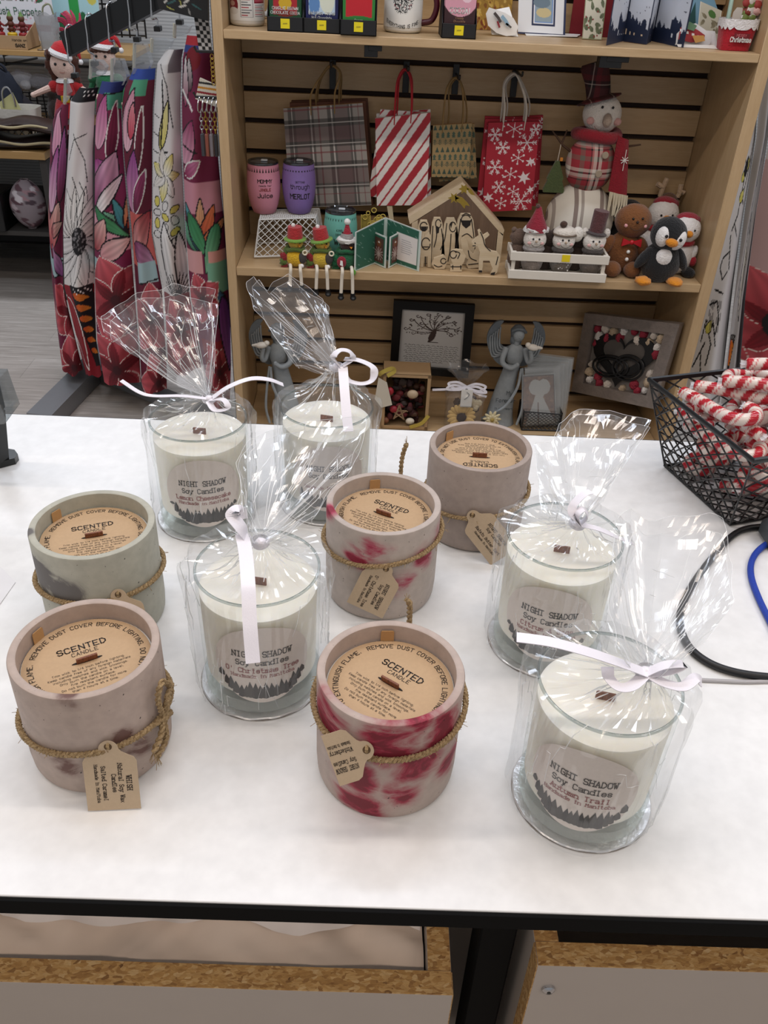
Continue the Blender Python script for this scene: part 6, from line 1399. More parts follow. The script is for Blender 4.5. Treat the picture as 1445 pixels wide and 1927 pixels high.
g=G(U); prism(g,[(-14,14),(16,14),(17,28),(-13,28)],24.6,25.2,mat('#6e1a20',.8),UP); text(g,'MERRY',4,lambda x,y:(1+x,-25.8,23+y),mat('#d06a70',.7),'sans',1.0); text(g,'Christmas',7,lambda x,y:(1+x,-25.9,15+y),WT,'sans',1.4,'c',.75); g.obj('lettering',t)
# things tucked into the pocket
RC_=P0
for k,(dx,dy,c,lab,kind) in enumerate(((-20,4,'#a9c4b4','pale green paper straw tucked into the red felt pocket','straw'),(12,2,'#8a3a2c','brown and red treat bag in the red felt pocket','treat'),(-4,6,'#c9c0b4','pale paper tag standing in the red felt pocket','tag'),(22,4,'#d8a8a0','pink and white candy tucked at the right of the red felt pocket','candy'))):
    o=thing({'straw':'paper_straw','treat':'treat_bag','tag':'paper_tag','candy':'wrapped_candy'}[kind],lab,kind if kind!='tag' else 'paper tag',Vector(t.location)+Vector((dx*s,dy*s*.4,.004))); g=G(TRS((0,0,0),(0,0,0),s))
    if kind=='straw': tube(g,[(0,0,0),(-1,2,60),(-2,4,100)],4,mat(c,.6),10)
    elif kind=='tag': prism(g,[(-10,0),(10,0),(10,58),(5,66),(-5,66),(-10,58)],0,1,mat(c,.7),UP)
    else:
        for q in range(12): ell(g,(random.uniform(-7,7),random.uniform(-3,3),40+random.uniform(0,40)),(8,4,8),mat(random.choice([c,'#6b7a3a','#d9cfc6','#a03a34']),.6),10,8,lump=.3,seed=q+k*20)
        tube(g,[(0,0,0),(0,0,45)],4,mat(c,.6),8)
    g.obj('body',o)
# ================================================================== clothes rack on the left
def garment(label,Y,left,right,pt,back=.34,lean=(-.25,.97),hem=None):
    ys=[p[1] for p in left]; y0,y1=ys[0],ys[-1]
    def interp(L,y): return float(np.interp(y,[p[1] for p in L],[p[0] for p in L]))
    cx=(interp(left,y1)+interp(right,y1))/2; base=at(cx,y1,Y); e=Vector((base.x,base.y,0)).normalized()
    t=thing('hanging_shirt',label,'shirt',base,0,'printed shirts hanging on the rack'); nf,nb,nv=pt.nx,14,pt.ny; V=[];cols=[]
    A=np.clip(pt.a,0,1)
    for j in range(nv):
        v=j/(nv-1); y=y0+(y1-y0)*v; xl,xr=interp(left,y),interp(right,y); Pl,Pr=at(xl,y,Y),at(xr,y,Y); wid=(Pr-Pl).length
        yy=y+(4*math.sin(7*v) if 0 else 0)
        for i in range(nf):
            u=i/(nf-1); p=Pl.lerp(Pr,u); d=-.42*wid*math.sin(PI*u)+.006*math.sin(u*9+v*7+Y*40)*min(1,v*3)
            if j==nv-1: p=p+Vector((0,0,.012*math.sin(u*7+Y*30)))
            V.append(p+Vector((0,d,0))-base); cols.append(tuple(A[j,i]))
        drop=.015*min(1,max(0,.12-v)/.12)
        for i in range(nb):
            u=(i+1)/(nb+1); q=Pr.lerp(Pl,u); k=math.sin(PI*min(1,max(0,u)))**.5; ee=Vector((q.x,q.y,0)).normalized(); p=q+ee*(back*k*min(1,.25+v*6))-Vector((0,0,drop*k))
            V.append(p-base); cols.append(tuple(A[j,nf-1 if u<.5 else 0]*.96))
    n=nf+nb; F=[]
    for j in range(nv-1):
        for i in range(n): a=j*n+i;b=j*n+(i+1)%n; F.append((a,b,b+n,a+n)[::-1])
    F.append(tuple(range(n)))
    g=G(); g.add(V,F,vc(.75),cols); g.obj('cloth',t,60); return t
K='#120f14'; WHC='#e4e0dc'
def canvas(x0,x1,y0,y1,bg,nx=46,ny=300): return Paint(nx,ny,x0,y0,x1,y1,bg)
def hibiscus(p,cx,cy,r,a0=0): p.flower(cx,cy,r,5,r*.42,'#860f20','#d0606a',a0,None,ol='#e6d8d2',ow=1.8); p.flower(cx,cy,r*.7,5,r*.12,'#3a0812','#8e1a2a',a0+36,'#3a0812',ol=None)
def monarch(p,x0,y0,x1,y1):
    p.put((p.Y>y0)&(p.Y<y1)&(np.abs(p.X-(x0+(x1-x0)*(p.Y-y0)/(y1-y0)))<(26-18*(p.Y-y0)/(y1-y0))),K)
    n=6
    for k in range(n):
        t=k/n; x=x0+(x1-x0)*t; y=y0+18+(y1-y0-26)*t; w=20-12*t
        p.petal(x-w*.9,y-3,x+w*.9,y+6,7-2.5*t,'#c84a1e','#d98a2a',None); 
    for k in range(9): p.ell(x0-14+k*4.4,y0+5+(k%3)*4,1.7,1.7,0,WHC)
# garment 1
p=canvas(92,142,196,700,'#6e1c3c'); p.petal(112,300,108,205,16,'#c98aa8','#d9a0b4'); p.petal(96,400,118,275,18,'#d8b0c4','#9a3f88',vein=None); p.petal(130,380,134,240,10,'#6e1c3c','#a35a96'); p.petal(94,470,128,380,22,'#b23a46','#dcb0a6'); p.petal(100,440,138,420,12,'#8e2a3a','#e0b4a8'); p.rect(92,486,142,520,'#9fb9bd'); p.line([(92,486),(142,492)],3,K); p.line([(92,524),(142,516)],3,K); p.petal(140,520,98,462,12,'#7a3a78','#b98aa8'); hibiscus(p,150,590,70,160); hibiscus(p,128,690,60,200)
garment('pink and maroon floral shirt at the far left end of the clothes rack',2.74,[(116,196),(104,214),(96,285),(94,440),(102,560),(110,640),(118,697)],[(x-2.5,y) for x,y in [(150, 164), (132, 192), (128, 290), (120, 430), (122, 540), (140, 620), (160, 702)]],p)
# garment 2
p=canvas(118,188,164,706,'#dcd7d4'); p.rect(118,164,188,190,K)
for k in range(6): p.ell(150+k*6,170+k%2*8,2.4,2,0,WHC)
for a in range(200,340,16): p.petal(158,445,158+95*math.cos(R_(a)),445+95*math.sin(R_(a)),13,'#cfc9c6','#ece8e4',ol=K,ow=1.5)
for a in range(20,170,20): p.petal(158,450,158+90*math.cos(R_(a)),450+90*math.sin(R_(a)),14,'#c4bfc0','#e9e5e2',ol=K,ow=1.5)
p.ell(160,450,17,26,0,K); 
for k in range(40): p.ell(160+random.uniform(-14,14),450+random.uniform(-22,22),1.6,2.2,0,'#7a7678')
p.line([(158,420),(150,350),(140,330)],2,K); p.line([(166,420),(172,360),(158,340)],2,K); p.line([(138,250),(170,300),(178,340)],2,K); p.line([(125,300),(140,260),(172,250)],2,K)
p.rect(118,536,188,706,'#8a1a28'); monarch(p,160,535,182,690); p.petal(118,560,150,690,20,'#a02a34','#7a1420',ol=WHC)
garment('white poppy print shirt with orange butterfly wing, second shirt from the left',2.69,[(150,164),(132,192),(128,290),(120,430),(122,540),(140,620),(160,702)],[(x-2.5,y) for x,y in [(192, 152), (182, 188), (178, 285), (177, 440), (180, 560), (184, 640), (196, 714)]],p)
def birdpar(p,x,y,s=1):
    for dx,dy,c1,c2,w in ((-34,-34,'#2f6a4a','#7ab89a',8),(-20,-50,'#1f5a6a','#4f9aa0',7),(4,-58,'#c46a3a','#e0b08a',7),(22,-50,'#b03a2a','#d8764a',8),(34,-34,'#c85a2a','#e09a6a',7)): p.petal(x,y,x+dx*s,y+dy*s,w*s,c1,c2)
# garment 3
p=canvas(176,252,152,720,'#7a1f48'); p.rect(176,152,252,176,'#2c3a78'); p.rect(200,172,252,205,'#4f9a80'); p.line([(196,176),(252,172)],3,K); p.petal(186,280,208,176,22,'#d9a0b4','#b04a86'); p.petal(222,300,240,190,12,'#5a1432','#8e2a50',ol=WHC); p.petal(184,300,196,340,30,'#9a2f7c','#c98ab0'); p.petal(180,395,236,285,30,'#8a2560','#d8a6c0'); p.petal(182,400,246,330,12,WHC,'#e0c4cc'); p.rect(176,395,252,470,'#d49aa8'); birdpar(p,252,440,1.35); p.petal(178,392,250,445,10,'#2f7a4a','#4f9a6a'); p.petal(176,470,206,408,18,'#a02f3c','#dcb0aa'); p.petal(196,478,252,450,18,'#c98a90','#e4c4c0'); p.rect(176,486,200,512,'#9fb9bd'); hibiscus(p,222,560,86,250); hibiscus(p,215,690,78,230)
garment('magenta shirt with green bird of paradise print, third shirt from the left',2.64,[(192,152),(182,188),(178,285),(177,440),(180,560),(184,640),(196,714)],[(x-2.5,y) for x,y in [(252, 128), (234, 170), (230, 200), (234, 290), (248, 440), (254, 530), (262, 640), (268, 732)]],p)
# garment 4
p=canvas(228,306,128,738,'#64162f'); p.rect(228,128,306,150,'#2f4a9a'); p.rect(246,148,290,178,'#4f9a78'); p.petal(238,285,258,165,18,'#e0b4c0','#c98a9c'); p.petal(252,260,262,190,10,'#c23a50','#d88a94'); p.petal(270,320,284,200,9,'#4a1024','#7a2038',ol=WHC); p.petal(240,400,262,282,24,'#c48aa8','#8e3a86'); p.petal(250,400,290,320,14,'#5a1230','#a04070',ol=WHC); p.rect(228,400,306,500,'#c8605a'); p.petal(240,470,300,400,26,'#d89a98','#a02a34'); p.petal(238,460,300,500,20,'#7a2a5a','#b98aa8'); p.rect(246,492,302,530,'#9fb9bd'); p.line([(246,532),(302,526)],3,K); hibiscus(p,276,600,70,270); hibiscus(p,286,720,60,250)
garment('magenta and maroon shirt, fourth from the left, hanging lowest at the back',2.60,[(252,128),(234,170),(230,200),(234,290),(248,440),(254,530),(262,640),(268,732)],[(x-2.5,y) for x,y in [(314, 92), (296, 120), (290, 200), (288, 285), (288, 440), (308, 540), (316, 690)]],p)
# garment 5
p=canvas(286,362,92,700,'#d9d6d4'); p.rect(326,92,362,135,'#7a7478'); p.petal(312,280,330,190,9,'#d9cf6a','#e8e4a8'); p.line([(310,150),(318,200),(312,270),(318,288),(330,286)],4,K); p.line([(300,120),(325,160),(345,240)],2.5,K)
for yy in (215,250,283): p.line([(288,yy),(306,yy+5)],2,K)
for k in range(7): p.petal(322,330,322+34*math.cos(k*.9),330+52*math.sin(k*.9),11,'#e2dfdc','#d8d5d0' if k%2 else '#d9cc62',ol=K,ow=1.5)
for k in range(12): p.ell(300+k%3*22,380+k*7,6,9,k*30,'#d8d6d4' if k%2 else '#d4c765',None,ol=K,ow=.25)
p.petal(330,560,318,420,20,'#cfcccb','#ebe8e6',ol=K); p.petal(352,560,350,440,14,'#cfcccb','#e6e3e1',ol=K)
for a in range(200,350,12): p.line([(334,560),(334+40*math.cos(R_(a)),560+46*math.sin(R_(a)))],2.2,K)
p.rect(286,556,362,700,'#7a1622'); hibiscus(p,330,620,60,250)
garment('white shirt with yellow lily line drawing, fifth from the left',2.55,[(314,92),(296,120),(290,200),(288,285),(288,440),(308,540),(316,690)],[(x-2.5,y) for x,y in [(352, 66), (344, 110), (342, 200), (343, 285), (350, 440), (360, 560), (384, 690), (396, 762)]],p)
# garment 6
p=canvas(340,434,66,770,'#721c40'); p.rect(340,66,434,84,'#b02a34'); p.rect(340,84,434,98,'#2f3f80'); p.ell(375,108,24,22,0,'#7a1420'); p.petal(366,170,362,108,9,'#4a1024','#cfc6c4',ol=K); p.petal(352,200,350,104,8,'#8e2050','#e4dcda'); p.line([(342,170),(366,195),(374,205)],5,WHC); p.petal(344,310,372,225,22,'#d8a0b4','#8e2458'); p.line([(342,275),(384,285)],4,K); p.petal(346,330,390,300,12,'#8e2050','#c47aa0',ol=WHC); p.rect(340,340,434,400,'#c98a98'); birdpar(p,378,470,1.7); p.petal(352,400,392,480,14,'#2f7a4a','#4f9a6a'); p.petal(420,420,388,510,14,'#3f8a60','#7ab08a'); p.rect(340,470,380,512,'#d8a0a0'); p.rect(396,470,434,512,'#d89a90'); p.rect(392,490,434,550,'#7ab094'); p.petal(404,540,424,600,12,'#2a4a6a','#5a8ab0'); hibiscus(p,374,560,50,250); p.rect(352,640,434,770,'#8a1c28'); hibiscus(p,400,700,60,240); p.petal(420,560,430,700,12,'#6a2a7a','#a05aa0')
garment('maroon and pink shirt with orange bird of paradise flower, nearest the bookcase',2.50,[(352,66),(344,110),(342,200),(343,285),(350,440),(360,560),(384,690),(396,762)],[(392,66),(404,110),(408,200),(410,285),(424,440),(432,560),(434,690),(432,768)],p)
# slanted black arm, rack and hangers
rA,rB=at(125,84,2.76),at(405,-66,2.46); mid=(rA+rB)/2; t=thing('garment_rack','black clothes rack with slanted arm and grey floor foot on the left','clothes rack',Vector((rB.x,rB.y,0))); b=rel(t)
def bar(g,A,B,w,h,m):
    A,B=Vector(A),Vector(B); d=(B-A).normalized(); s=Vector((d.y,-d.x,0)).normalized(); u=s.cross(d).normalized(); V=[]
    for P_ in (A,B):
        for a_,c_ in ((-1,-1),(1,-1),(1,1),(-1,1)): V.append(P_+s*a_*w/2+u*c_*h/2)
    return g.add(V,[(3,2,1,0),(4,5,6,7)]+[(i,(i+1)%4,4+(i+1)%4,4+i) for i in range(4)],m)
g=G(); bar(g,rA-b,rB-b,.022,.062,BLKM); g.obj('slanted_arm',t)
g=G(); box(g,(0,.03,.82),(.04,.04,1.62),BLKM,.003); g.obj('post',t)
GRF=mat('#8a8c8f',.45,.3,.05,30); fA,fB=Vector((-1.045,2.50,.032)),Vector((-.955,3.15,.032))
g=G(); bar(g,fA-b,fB-b,.085,.06,GRF); bar(g,Vector((-.99,2.93,.03))-b,Vector((rB.x,rB.y+.03,.03))-b,.05,.045,GRF); g.obj('foot',t)
HP=thin_glass('clear_hanger_plastic','#eef0f1','#aeb6ba',.10,.6,.06,.10)
hk=[((131,64),(141,140),(120,148,133,188),'first'),((169,43),(178,118),(168,112,202,140),'second'),((209,24),(216,92),(208,110,242,158),'third'),((249,3),(258,72),(250,82,286,132),'fourth'),((290,-16),(297,52),(283,72,326,90),'fifth'),((330,-36),(338,40),(326,44,360,63),'sixth')]
for i,(h0,h1,bb,od) in enumerate(hk):
    Y=2.74-.045*i; hb=at(h1[0],h1[1],Y); t=thing('clothes_hanger','clear plastic hanger with black clip, %s from the lower left end of the slanted arm'%od,'hanger',hb); b=rel(t)
    ra=rA.lerp(rB,(Y-2.76)/(2.46-2.76)); top=Vector((at(h0[0],h0[1],ra.y).x,ra.y,0)); k=(top.x-rA.x)/(rB.x-rA.x); on=rA.lerp(rB,k); top=on+Vector((0,0,.038)); zv=Vector((0,0,1)); dv=(rB-rA).normalized(); sv=Vector((dv.y,-dv.x,0)).normalized(); sv=sv if sv.y<0 else -sv
    g=G(); s_=.012; tube(g,[p_-b for p_ in spline([top-sv*.0165-zv*.030,top-sv*.0165-zv*.008,top+zv*.004,top+sv*.0165-zv*.008,top+sv*.0175-zv*.05,top+sv*.02-zv*.085,hb+zv*.02,hb],5)],.0022,CHROME,7); g.obj('hook',t)
    g=G(); box(g,(0,0,-.002),(.016,.03,.012),BLK,.001); g.obj('size_clip',t)
    g=G(); P0=[at(bb[0]+4,bb[1],Y),at(bb[2]-10,bb[1]+2,Y),at(bb[2],bb[3]-14,Y),at(bb[2]-6,bb[3],Y),at(bb[0]+2,bb[3]+6,Y)]
    prism(g,[((q-b).x,(q-b).z) for q in P0],-.02,.02,HP,UP)
    tube(g,[at(bb[0]+3,bb[1],Y)-b,at(bb[0]+2,bb[3]+8,Y)-b],.0045,mat('#cfc9b2',.4,0,.05,40),8); g.obj('body',t)
# wall shelf and what stands on it
SH=wood('pale_shelf','#b8935f','#a8834f'); YW=4.14; z0=at(100,98,YW).z; xa=at(246,100,YW).x
t=thing('wall_shelf','pale wooden wall shelf with black wire brackets at the far left','shelf',Vector((xa-.45,YW,z0-.02))); b=rel(t)
g=G(); box(g,(-.15,.22,.01),(1.2,.44,.02),SH,.001); g.obj('board',t)
g=G(); 
for dx in (-.55,-.1,.40):
    tube(g,[(dx,.43,-.005),(dx,.02,-.005),(dx,.02,-.04),(dx,.43,-.06)],.005,BLKM,6)
tube(g,[(-.7,.03,-.035),(.44,.03,-.035)],.005,BLKM,6); g.obj('wire_bracket',t)
ZS=z0+.0007
def onS(px,py): return onz(px,py,ZS)
# puppet display box with header sign
A0=onS(-40,97); A1=onS(54,98); A0.y=A1.y=YW+.02; A0.x=at(-40,97,YW+.02).x; A1.x=at(54,98,YW+.02).x; w=(A1-A0).length; t=thing('puppet_display_box','open cardboard counter box of push puppets with holiday header sign','display box',Vector((A0.x,A0.y,ZS))); s=mpp(A1); hb=23*s
CBX=mat('#a98a66',.8,0,.06,80); g=G()
for bxx in (((w/2,0,hb/2),(w,.003,hb)),((w/2,.16,hb/2),(w,.003,hb)),((.0015,.08,hb*.6),(.003,.16,hb*1.2)),((w/2,.08,.0015),(w,.16,.003))): box(g,*bxx,CBX,.0004)
prism(g,[(0,0),(.16,0),(.16,hb*1.9),(0,hb)],w-.003,w,CBX,Matrix(((0,0,1,0),(1,0,0,0),(0,1,0,0),(0,0,0,1)))); text(g,'Hands on',.0085,lambda x,y:(w*.86+x,-.0022,hb*.62+y),INK,'sans',.9); text(g,'GANZ',.011,lambda x,y:(w*.86+x,-.0022,hb*.2+y),INK,'sans',1.5); g.obj('box',t)
p=Paint(90,90,0,0,100,100,'#dedee2')
for _ in range(14): p.ell(random.uniform(55,98),random.uniform(2,96),1.6,1.6,0,'#d8a8b4')
p.petal(20,30,30,40,4,'#3f6a4a','#3f6a4a',None); p.petal(88,26,78,36,4,'#3f6a4a','#3f6a4a',None)
p.put((p.Y>72)&(p.Y<84)&(p.X>34)&(p.X<94),'#a03038')
hdr=[Vector((-.02,.158,.245)),Vector((w+.08,.158,.245)),Vector((w+.08,.158,.02)),Vector((-.02,.158,.02))]
g=G(); slab(g,hdr,.003,mat('#d8d8dc',.6),p,.5); xc=w*.66
for i,ch in enumerate('HOLIDAY'): text(g,ch,.040,lambda x,y,i=i:(xc-.085+.029*i+x,.1565,.175+y),mat(['#a83a48','#5f7a6a','#8a9a90'][i%3],.6),'sans',1.2,'c',.8)
text(g,'Push Puppets',.026,lambda x,y:(xc+x,.1565,.118+y),mat('#4f7a66',.6),'sans',.8,'c',.72); text(g,'COLLECT ALL',.008,lambda x,y:(xc+.02+x,.1562,.062+y),WHT,'sans',1,'c'); g.obj('header_sign',t); pb_=t
for k,(px,c) in enumerate(((1,'#7a1c1c'),(24,'#5a2a1a'),(45,'#6a2222'))):
    lo=Vector((at(px,80,YW+.06).x,YW+.075,ZS+.005)); q=thing('push_puppet',['dark red push puppet at the left of the cardboard box','reindeer coloured push puppet on a yellow base, middle of the cardboard box','small brown push puppet at the right end of the cardboard box'][k],'puppet',lo); g=G(TRS((0,0,0),(0,0,0),s)); lathe(g,[(0,0),(9,0),(9,22),(7,24),(0,24)],mat('#c9a21c' if k==1 else '#8e1c1c',.5),16); g.obj('base',q); g=G(TRS((0,0,0),(0,0,0),s)); 
    for dz,rr in ((30,5),(38,6)): ell(g,(0,0,dz),rr,mat(c,.6),10,8)
    for sx in (-1,1): tube(g,[(sx*4,0,38),(sx*11,0,34)],2,mat(c,.6),6); tube(g,[(sx*3,0,24),(sx*7,0,30)],2,mat(c,.6),6)
    ell(g,(0,0,47),6,mat('#5b3a24',.6),12,8); lathe(g,[(5,50),(0,60)],mat('#5a7a3a',.6),10); g.obj('figure',q)
# blue card with green shapes, clear pouch, pink plush
p=Paint(60,60,0,0,90,62,'#a9d2d8'); p.ell(12,40,22,14,0,'#9fc4d0'); p.rect(34,0,52,52,'#2f9a4a'); p.ell(20,44,9,18,0,'#2a6a44'); p.ell(58,44,9,20,0,'#2a6a44'); p.ell(78,6,10,10,0,'#c9c25a'); p.ell(80,36,12,8,0,'#b9dce2')
xx=at(88,60,4.42); cs=[at(90,-22,4.42),at(182,-20,4.42)]; hgt=cs[0].z-ZS; t=thing('toy_backing_card','pale blue toy backing card with green cactus shapes behind the slanted arm','toy card',Vector((cs[0].x,4.42,ZS))); wv=cs[1].x-cs[0].x; g=G(); slab(g,[Vector((0,0,hgt)),Vector((wv,0,hgt)),Vector((wv,0,0)),Vector((0,0,0))],.004,WHT,p,.4); g.obj('card',t)
lo=onS(96,99); lo.y=YW+.07; lo.x=at(96,90,lo.y).x; lo.z=ZS; s=mpp(lo); U=TRS((0,0,0),(0,0,0),s); t=thing('clear_pouch','crumpled grey clear pouch standing on the wall shelf beside the cardboard box','pouch',lo); g=G(U,0); grid(g,lambda u,v:((16+4*v)*math.cos(2*PI*u)*(1+.18*math.sin(5*2*PI*u+v*4)),8*math.sin(2*PI*u),58*v+4*math.sin(3*2*PI*u)*v),30,10,thin_glass('grey_pouch','#c9cacb','#8f9396',.12,.5,.1,.35),closeu=True); g.obj('pouch',t,0)
g=G(U,0); tube(g,spline([(-6,0,56),(-2,-2,70),(10,-2,74),(14,0,58)],5),1.6,mat('#8a8f74',.6),6); g.obj('handle',t)
lo=onS(150,97); lo.y=YW+.16; lo.x=at(142,85,lo.y).x; lo.z=ZS; s=mpp(lo); U=TRS((0,0,0),(0,0,0),s); t=thing('feather_toy','crimson feathery plush toy behind the slanted black arm','plush toy',lo); g=G(U,0); ell(g,(2,0,22),(20,14,22),plush('#a8304c'),16,12,lump=.25)
for k in range(16): a_=random.uniform(0,PI); tube(g,spline([(2+14*math.cos(a_),-4,26+14*math.sin(a_)),(2+24*math.cos(a_),-6,28+24*math.sin(a_)),(2+34*math.cos(a_+.2),-4,26+36*math.sin(a_+.2))],4),[4-.3*i for i in range(9)],plush(random.choice(['#b83a58','#9a2440','#c25a5a'])),6)
g.obj('body',t)
for k in range(4):
    lo=onS(74+k*11,96); lo.y=YW+.03+.012*(k%2); lo.x=at(76+k*11,96,lo.y).x; lo.z=ZS+.0; t=thing('flat_ornament',['leftmost small flat ornament lying on the wall shelf','second small flat ornament from the left on the wall shelf','third small flat ornament from the left on the wall shelf','rightmost small flat ornament lying on the wall shelf'][k],'ornament',lo); g=G(); lathe(g,[(0,0),(.012,0),(.013,.002),(.011,.004),(0,.005)],mat(['#6b5a48','#cfc9c0','#54483c','#b9b2a8'][k],.4,.2),14,TRS((0,0,0),(0,0,0),(1,.7,1))); g.obj('disc',t)
# wire grid panel on the back wall with bits hanging
yg=4.50; t=thing('gridwall_panel','black wire grid panel on the grey back wall','wire grid',Vector((at(220,60,yg).x,yg,z0))); b=rel(t); g=G(); x0,x1=at(168,60,yg).x-b.x,at(274,60,yg).x-b.x
for k in range(8): x=x0+(x1-x0)*k/7; tube(g,[(x,0,.03),(x,0,.6)],.004,BLKM,5)
for k in range(10): z=.04+.06*k; tube(g,[(x0,0,z),(x1,0,z)],.004,BLKM,5)
g.obj('wire_grid',t)
for px,py,c,lab in ((193,30,'#c9cf7a','pale yellow star trinket hanging on the wire grid'),(236,52,'#b9b46a','small yellow green trinket lower on the wire grid')):
    lo=at(px,py,yg-.02); t=thing('hanging_trinket',lab,'trinket',lo); g=G(TRS((0,0,0),(0,0,0),mpp(lo))); prism(g,star(0,0,7,3.2,5,PI/2),-1,1,mat(c,.6),UP); tube(g,[(0,0,5),(0,0,12)],.6,BLK,5); g.obj('star_shape',t)
# elf dolls
def elf(label,px,py,Y,girl):
    lo=at(px,py,Y); s=mpp(lo); U=TRS((0,0,0),(0,0,0),s); t=thing('elf_doll',label,'doll',lo,0,None); SK=plush('#e3c3b4'); DR=plush('#a81016' if girl else '#1f6a40'); HR=plush('#4a2414')
    g=G(U); ell(g,(0,0,0),(23,19,25),SK,22,16)
    for x in (-8,9): ell(g,(x,-18.5,3),2.6,BLK,8,6)
    tube(g,[(3+5*math.cos(q),-18.6,-9+2.5*math.sin(q)) for q in np.linspace(PI*1.1,PI*1.9,7)],.5,mat('#9a5a50',.7),5); g.obj('head',t)
    g=G(U); 
    if girl:
        for k in range(60):
            a_=random.uniform(0,2*PI); x=22*math.cos(a_); y=abs(14*math.sin(a_)); z=random.uniform(-26,18); q=random.uniform(6,11); ell(g,(x*1.12+random.uniform(-4,4)*(1 if z<0 else .3),y-4 if abs(x)>14 else y+4,z),(q*.7,q*.6,q),HR,8,6,lump=.4,seed=k)
        for k in range(5): ell(g,(-14+k*5,-14+abs(k-2),20),(6,5,5),HR,8,6)
    else:
        for k in range(9): a_=-PI*.95+k*PI*.9/8; ell(g,(22*math.cos(a_),17*math.sin(a_),14-1.5*abs(k-4)*.6),(6,5,5),HR,8,6)
    g.obj('hair',t)
    g=G(U); M=TRS((0,0,14),(0,R_(18 if girl else 8),0)); lathe(g,[(23,0),(24,4),(22,8),(21,10)],plush('#e6e2e0'),24,M); lathe(g,[(21,9),(16,20),(7,26),(0,27)],plush('#b0141c'),22,M); tube(g,spline([M@Vector((6,0,22)),M@Vector((24,0,20)),M@Vector((34,0,8))],5),[9-.7*i for i in range(11)],plush('#b0141c'),8); ell(g,M@Vector((35,0,3)),5,plush('#e6e2e0'),8,6); g.obj('hat',t)
    g=G(U); lathe(g,[(8,-22),(15,-28),(20,-44),(18,-52),(24,-66),(30,-88),(0,-88)],DR,26,wob=lambda a,z:1+.05*math.sin(7*a)*(z<-60)); lathe(g,[(9,-21),(16,-25),(17,-29),(8,-27)],plush('#e8e4e2'),22)
    g.obj('outfit',t)
    if girl: g=G(U); lathe(g,[(20,-50),(20.5,-53),(20.5,-59),(21,-61)],BLK,22); box(g,(2,-21,-56),(16,3,12),mat('#c9a02a',.35,.6),1); box(g,(2,-22.6,-56),(8,1,5),BLK,.4); g.obj('belt',t)
    for sx in (-1,1):
        g=G(U); ell(g,(sx*22,0,-38),(12,9,11),DR,12,8); tube(g,spline([(sx*24,0,-38),(sx*40,-4,-44),(sx*60,-6,-52)] if girl else [(sx*22,0,-38),(sx*30,-3,-58),(sx*30,-6,-76)],5),[6.5-.18*i for i in range(11)],SK if girl else DR,8); ell(g,(sx*(62 if girl else 30),-6,-53 if girl else -78),(6,5,5),SK,8,6); g.obj('arm',t)
        g=G(U)
        for k in range(7): lathe(g,[(0,-86-k*9),(6.5,-86-k*9),(6.5,-95-k*9),(0,-95-k*9)],plush('#d9d2d0' if k%2 else '#a8141c'),12,TRS((sx*11,0,0)))
        ell(g,(sx*11,-6,-152),(7,12,6),DR,10,8); g.obj('leg',t)
    g=G(U); tube(g,[(0,8,20),(0,8,46)],.8,BLK,5); g.obj('hanging_loop',t)
elf('girl elf doll in red dress with brown curls, hanging before the wall shelf',118,122,3.90,True)
elf('boy elf doll in green with santa hat, right of the girl elf doll',194,107,4.06,False)
# table with baskets and bags
ZT2=.62; T0=onz(83,287,ZT2); T1=onz(97,262,ZT2); t=thing('wooden_display_table','pale wooden display table at the far left carrying a lined wire basket','table',Vector((T0.x,T0.y,0))); b=rel(t)
g=G(); box(g,(-.55,.42,ZT2-.015),(1.1,.84,.03),SH,.002); g.obj('tabletop',t)
DK=mat('#3a3734',.7,0,.1,30); g=G(); box(g,(-.02,.42,ZT2/2-.016),(.03,.80,ZT2-.034),DK,.002); g.obj('side_panel',t)
g=G(); box(g,(-1.08,.42,ZT2/2-.016),(.03,.80,ZT2-.034),DK,.002); g.obj('side_panel',t)
g=G(); box(g,(-.55,.42,.28),(1.02,.76,.02),DK,.002); g.obj('lower_shelf',t)
Z2=ZT2+.0007
lo=onz(28,263,Z2); lo.y+=.045; s=mpp(lo); U=TRS((0,0,0),(0,0,0),s); t=thing('lined_wire_basket','wire basket with white fabric liner on the left display table','basket',lo); LIN=mat('#d3cfc4',.9,0,.05,40,.3,120)
def bsk(u,v,k=1,z0_=0,z1_=52): a=2*PI*u; q=1/max(abs(math.cos(a))**5+abs(math.sin(a))**5,1e-9)**.2; r=1-.14*(1-v); return ((44*r*k)*q*math.cos(a),(30*r*k)*q*math.sin(a),z0_+(z1_-z0_)*v)
g=G(U,0); grid(g,lambda u,v:bsk(u,v),48,8,LIN,closeu=True); g.add([Vector(bsk(i/48,0))+Vector((0,0,.1)) for i in range(48)],[tuple(range(48))[::-1]],LIN); grid(g,lambda u,v:tuple(Vector(bsk(u,1-.42*v,1.05,0,54))+Vector((0,0,1.5*math.sin(u*40)*v))),60,5,mat('#dedad0',.9,0,.04,40,.3,100),closeu=True); g.obj('fabric_liner',t)
g=G(U,0)
for k in range(22):
    for s_ in (1,-1): tube(g,[bsk((k+s_*j*.5)/22,.58*j/4,1.015) for j in range(5)],.7,BLKM,4,cap=False)
for k in range(4): tube(g,[bsk(.125+.25*k,v,1.02) for v in (0,.6)],1.6,BLKM,6)
tube(g,[bsk(i/40,.02,1.015) for i in range(40)],1.3,BLKM,6,True); g.obj('wire_frame',t)
g=G(U); tube(g,spline([(-16,-2,52),(-14,-2,78),(-4,-2,86),(4,-2,74),(6,-2,54)],5),1.6,CHROME,6); g.obj('handle',t); bk=t
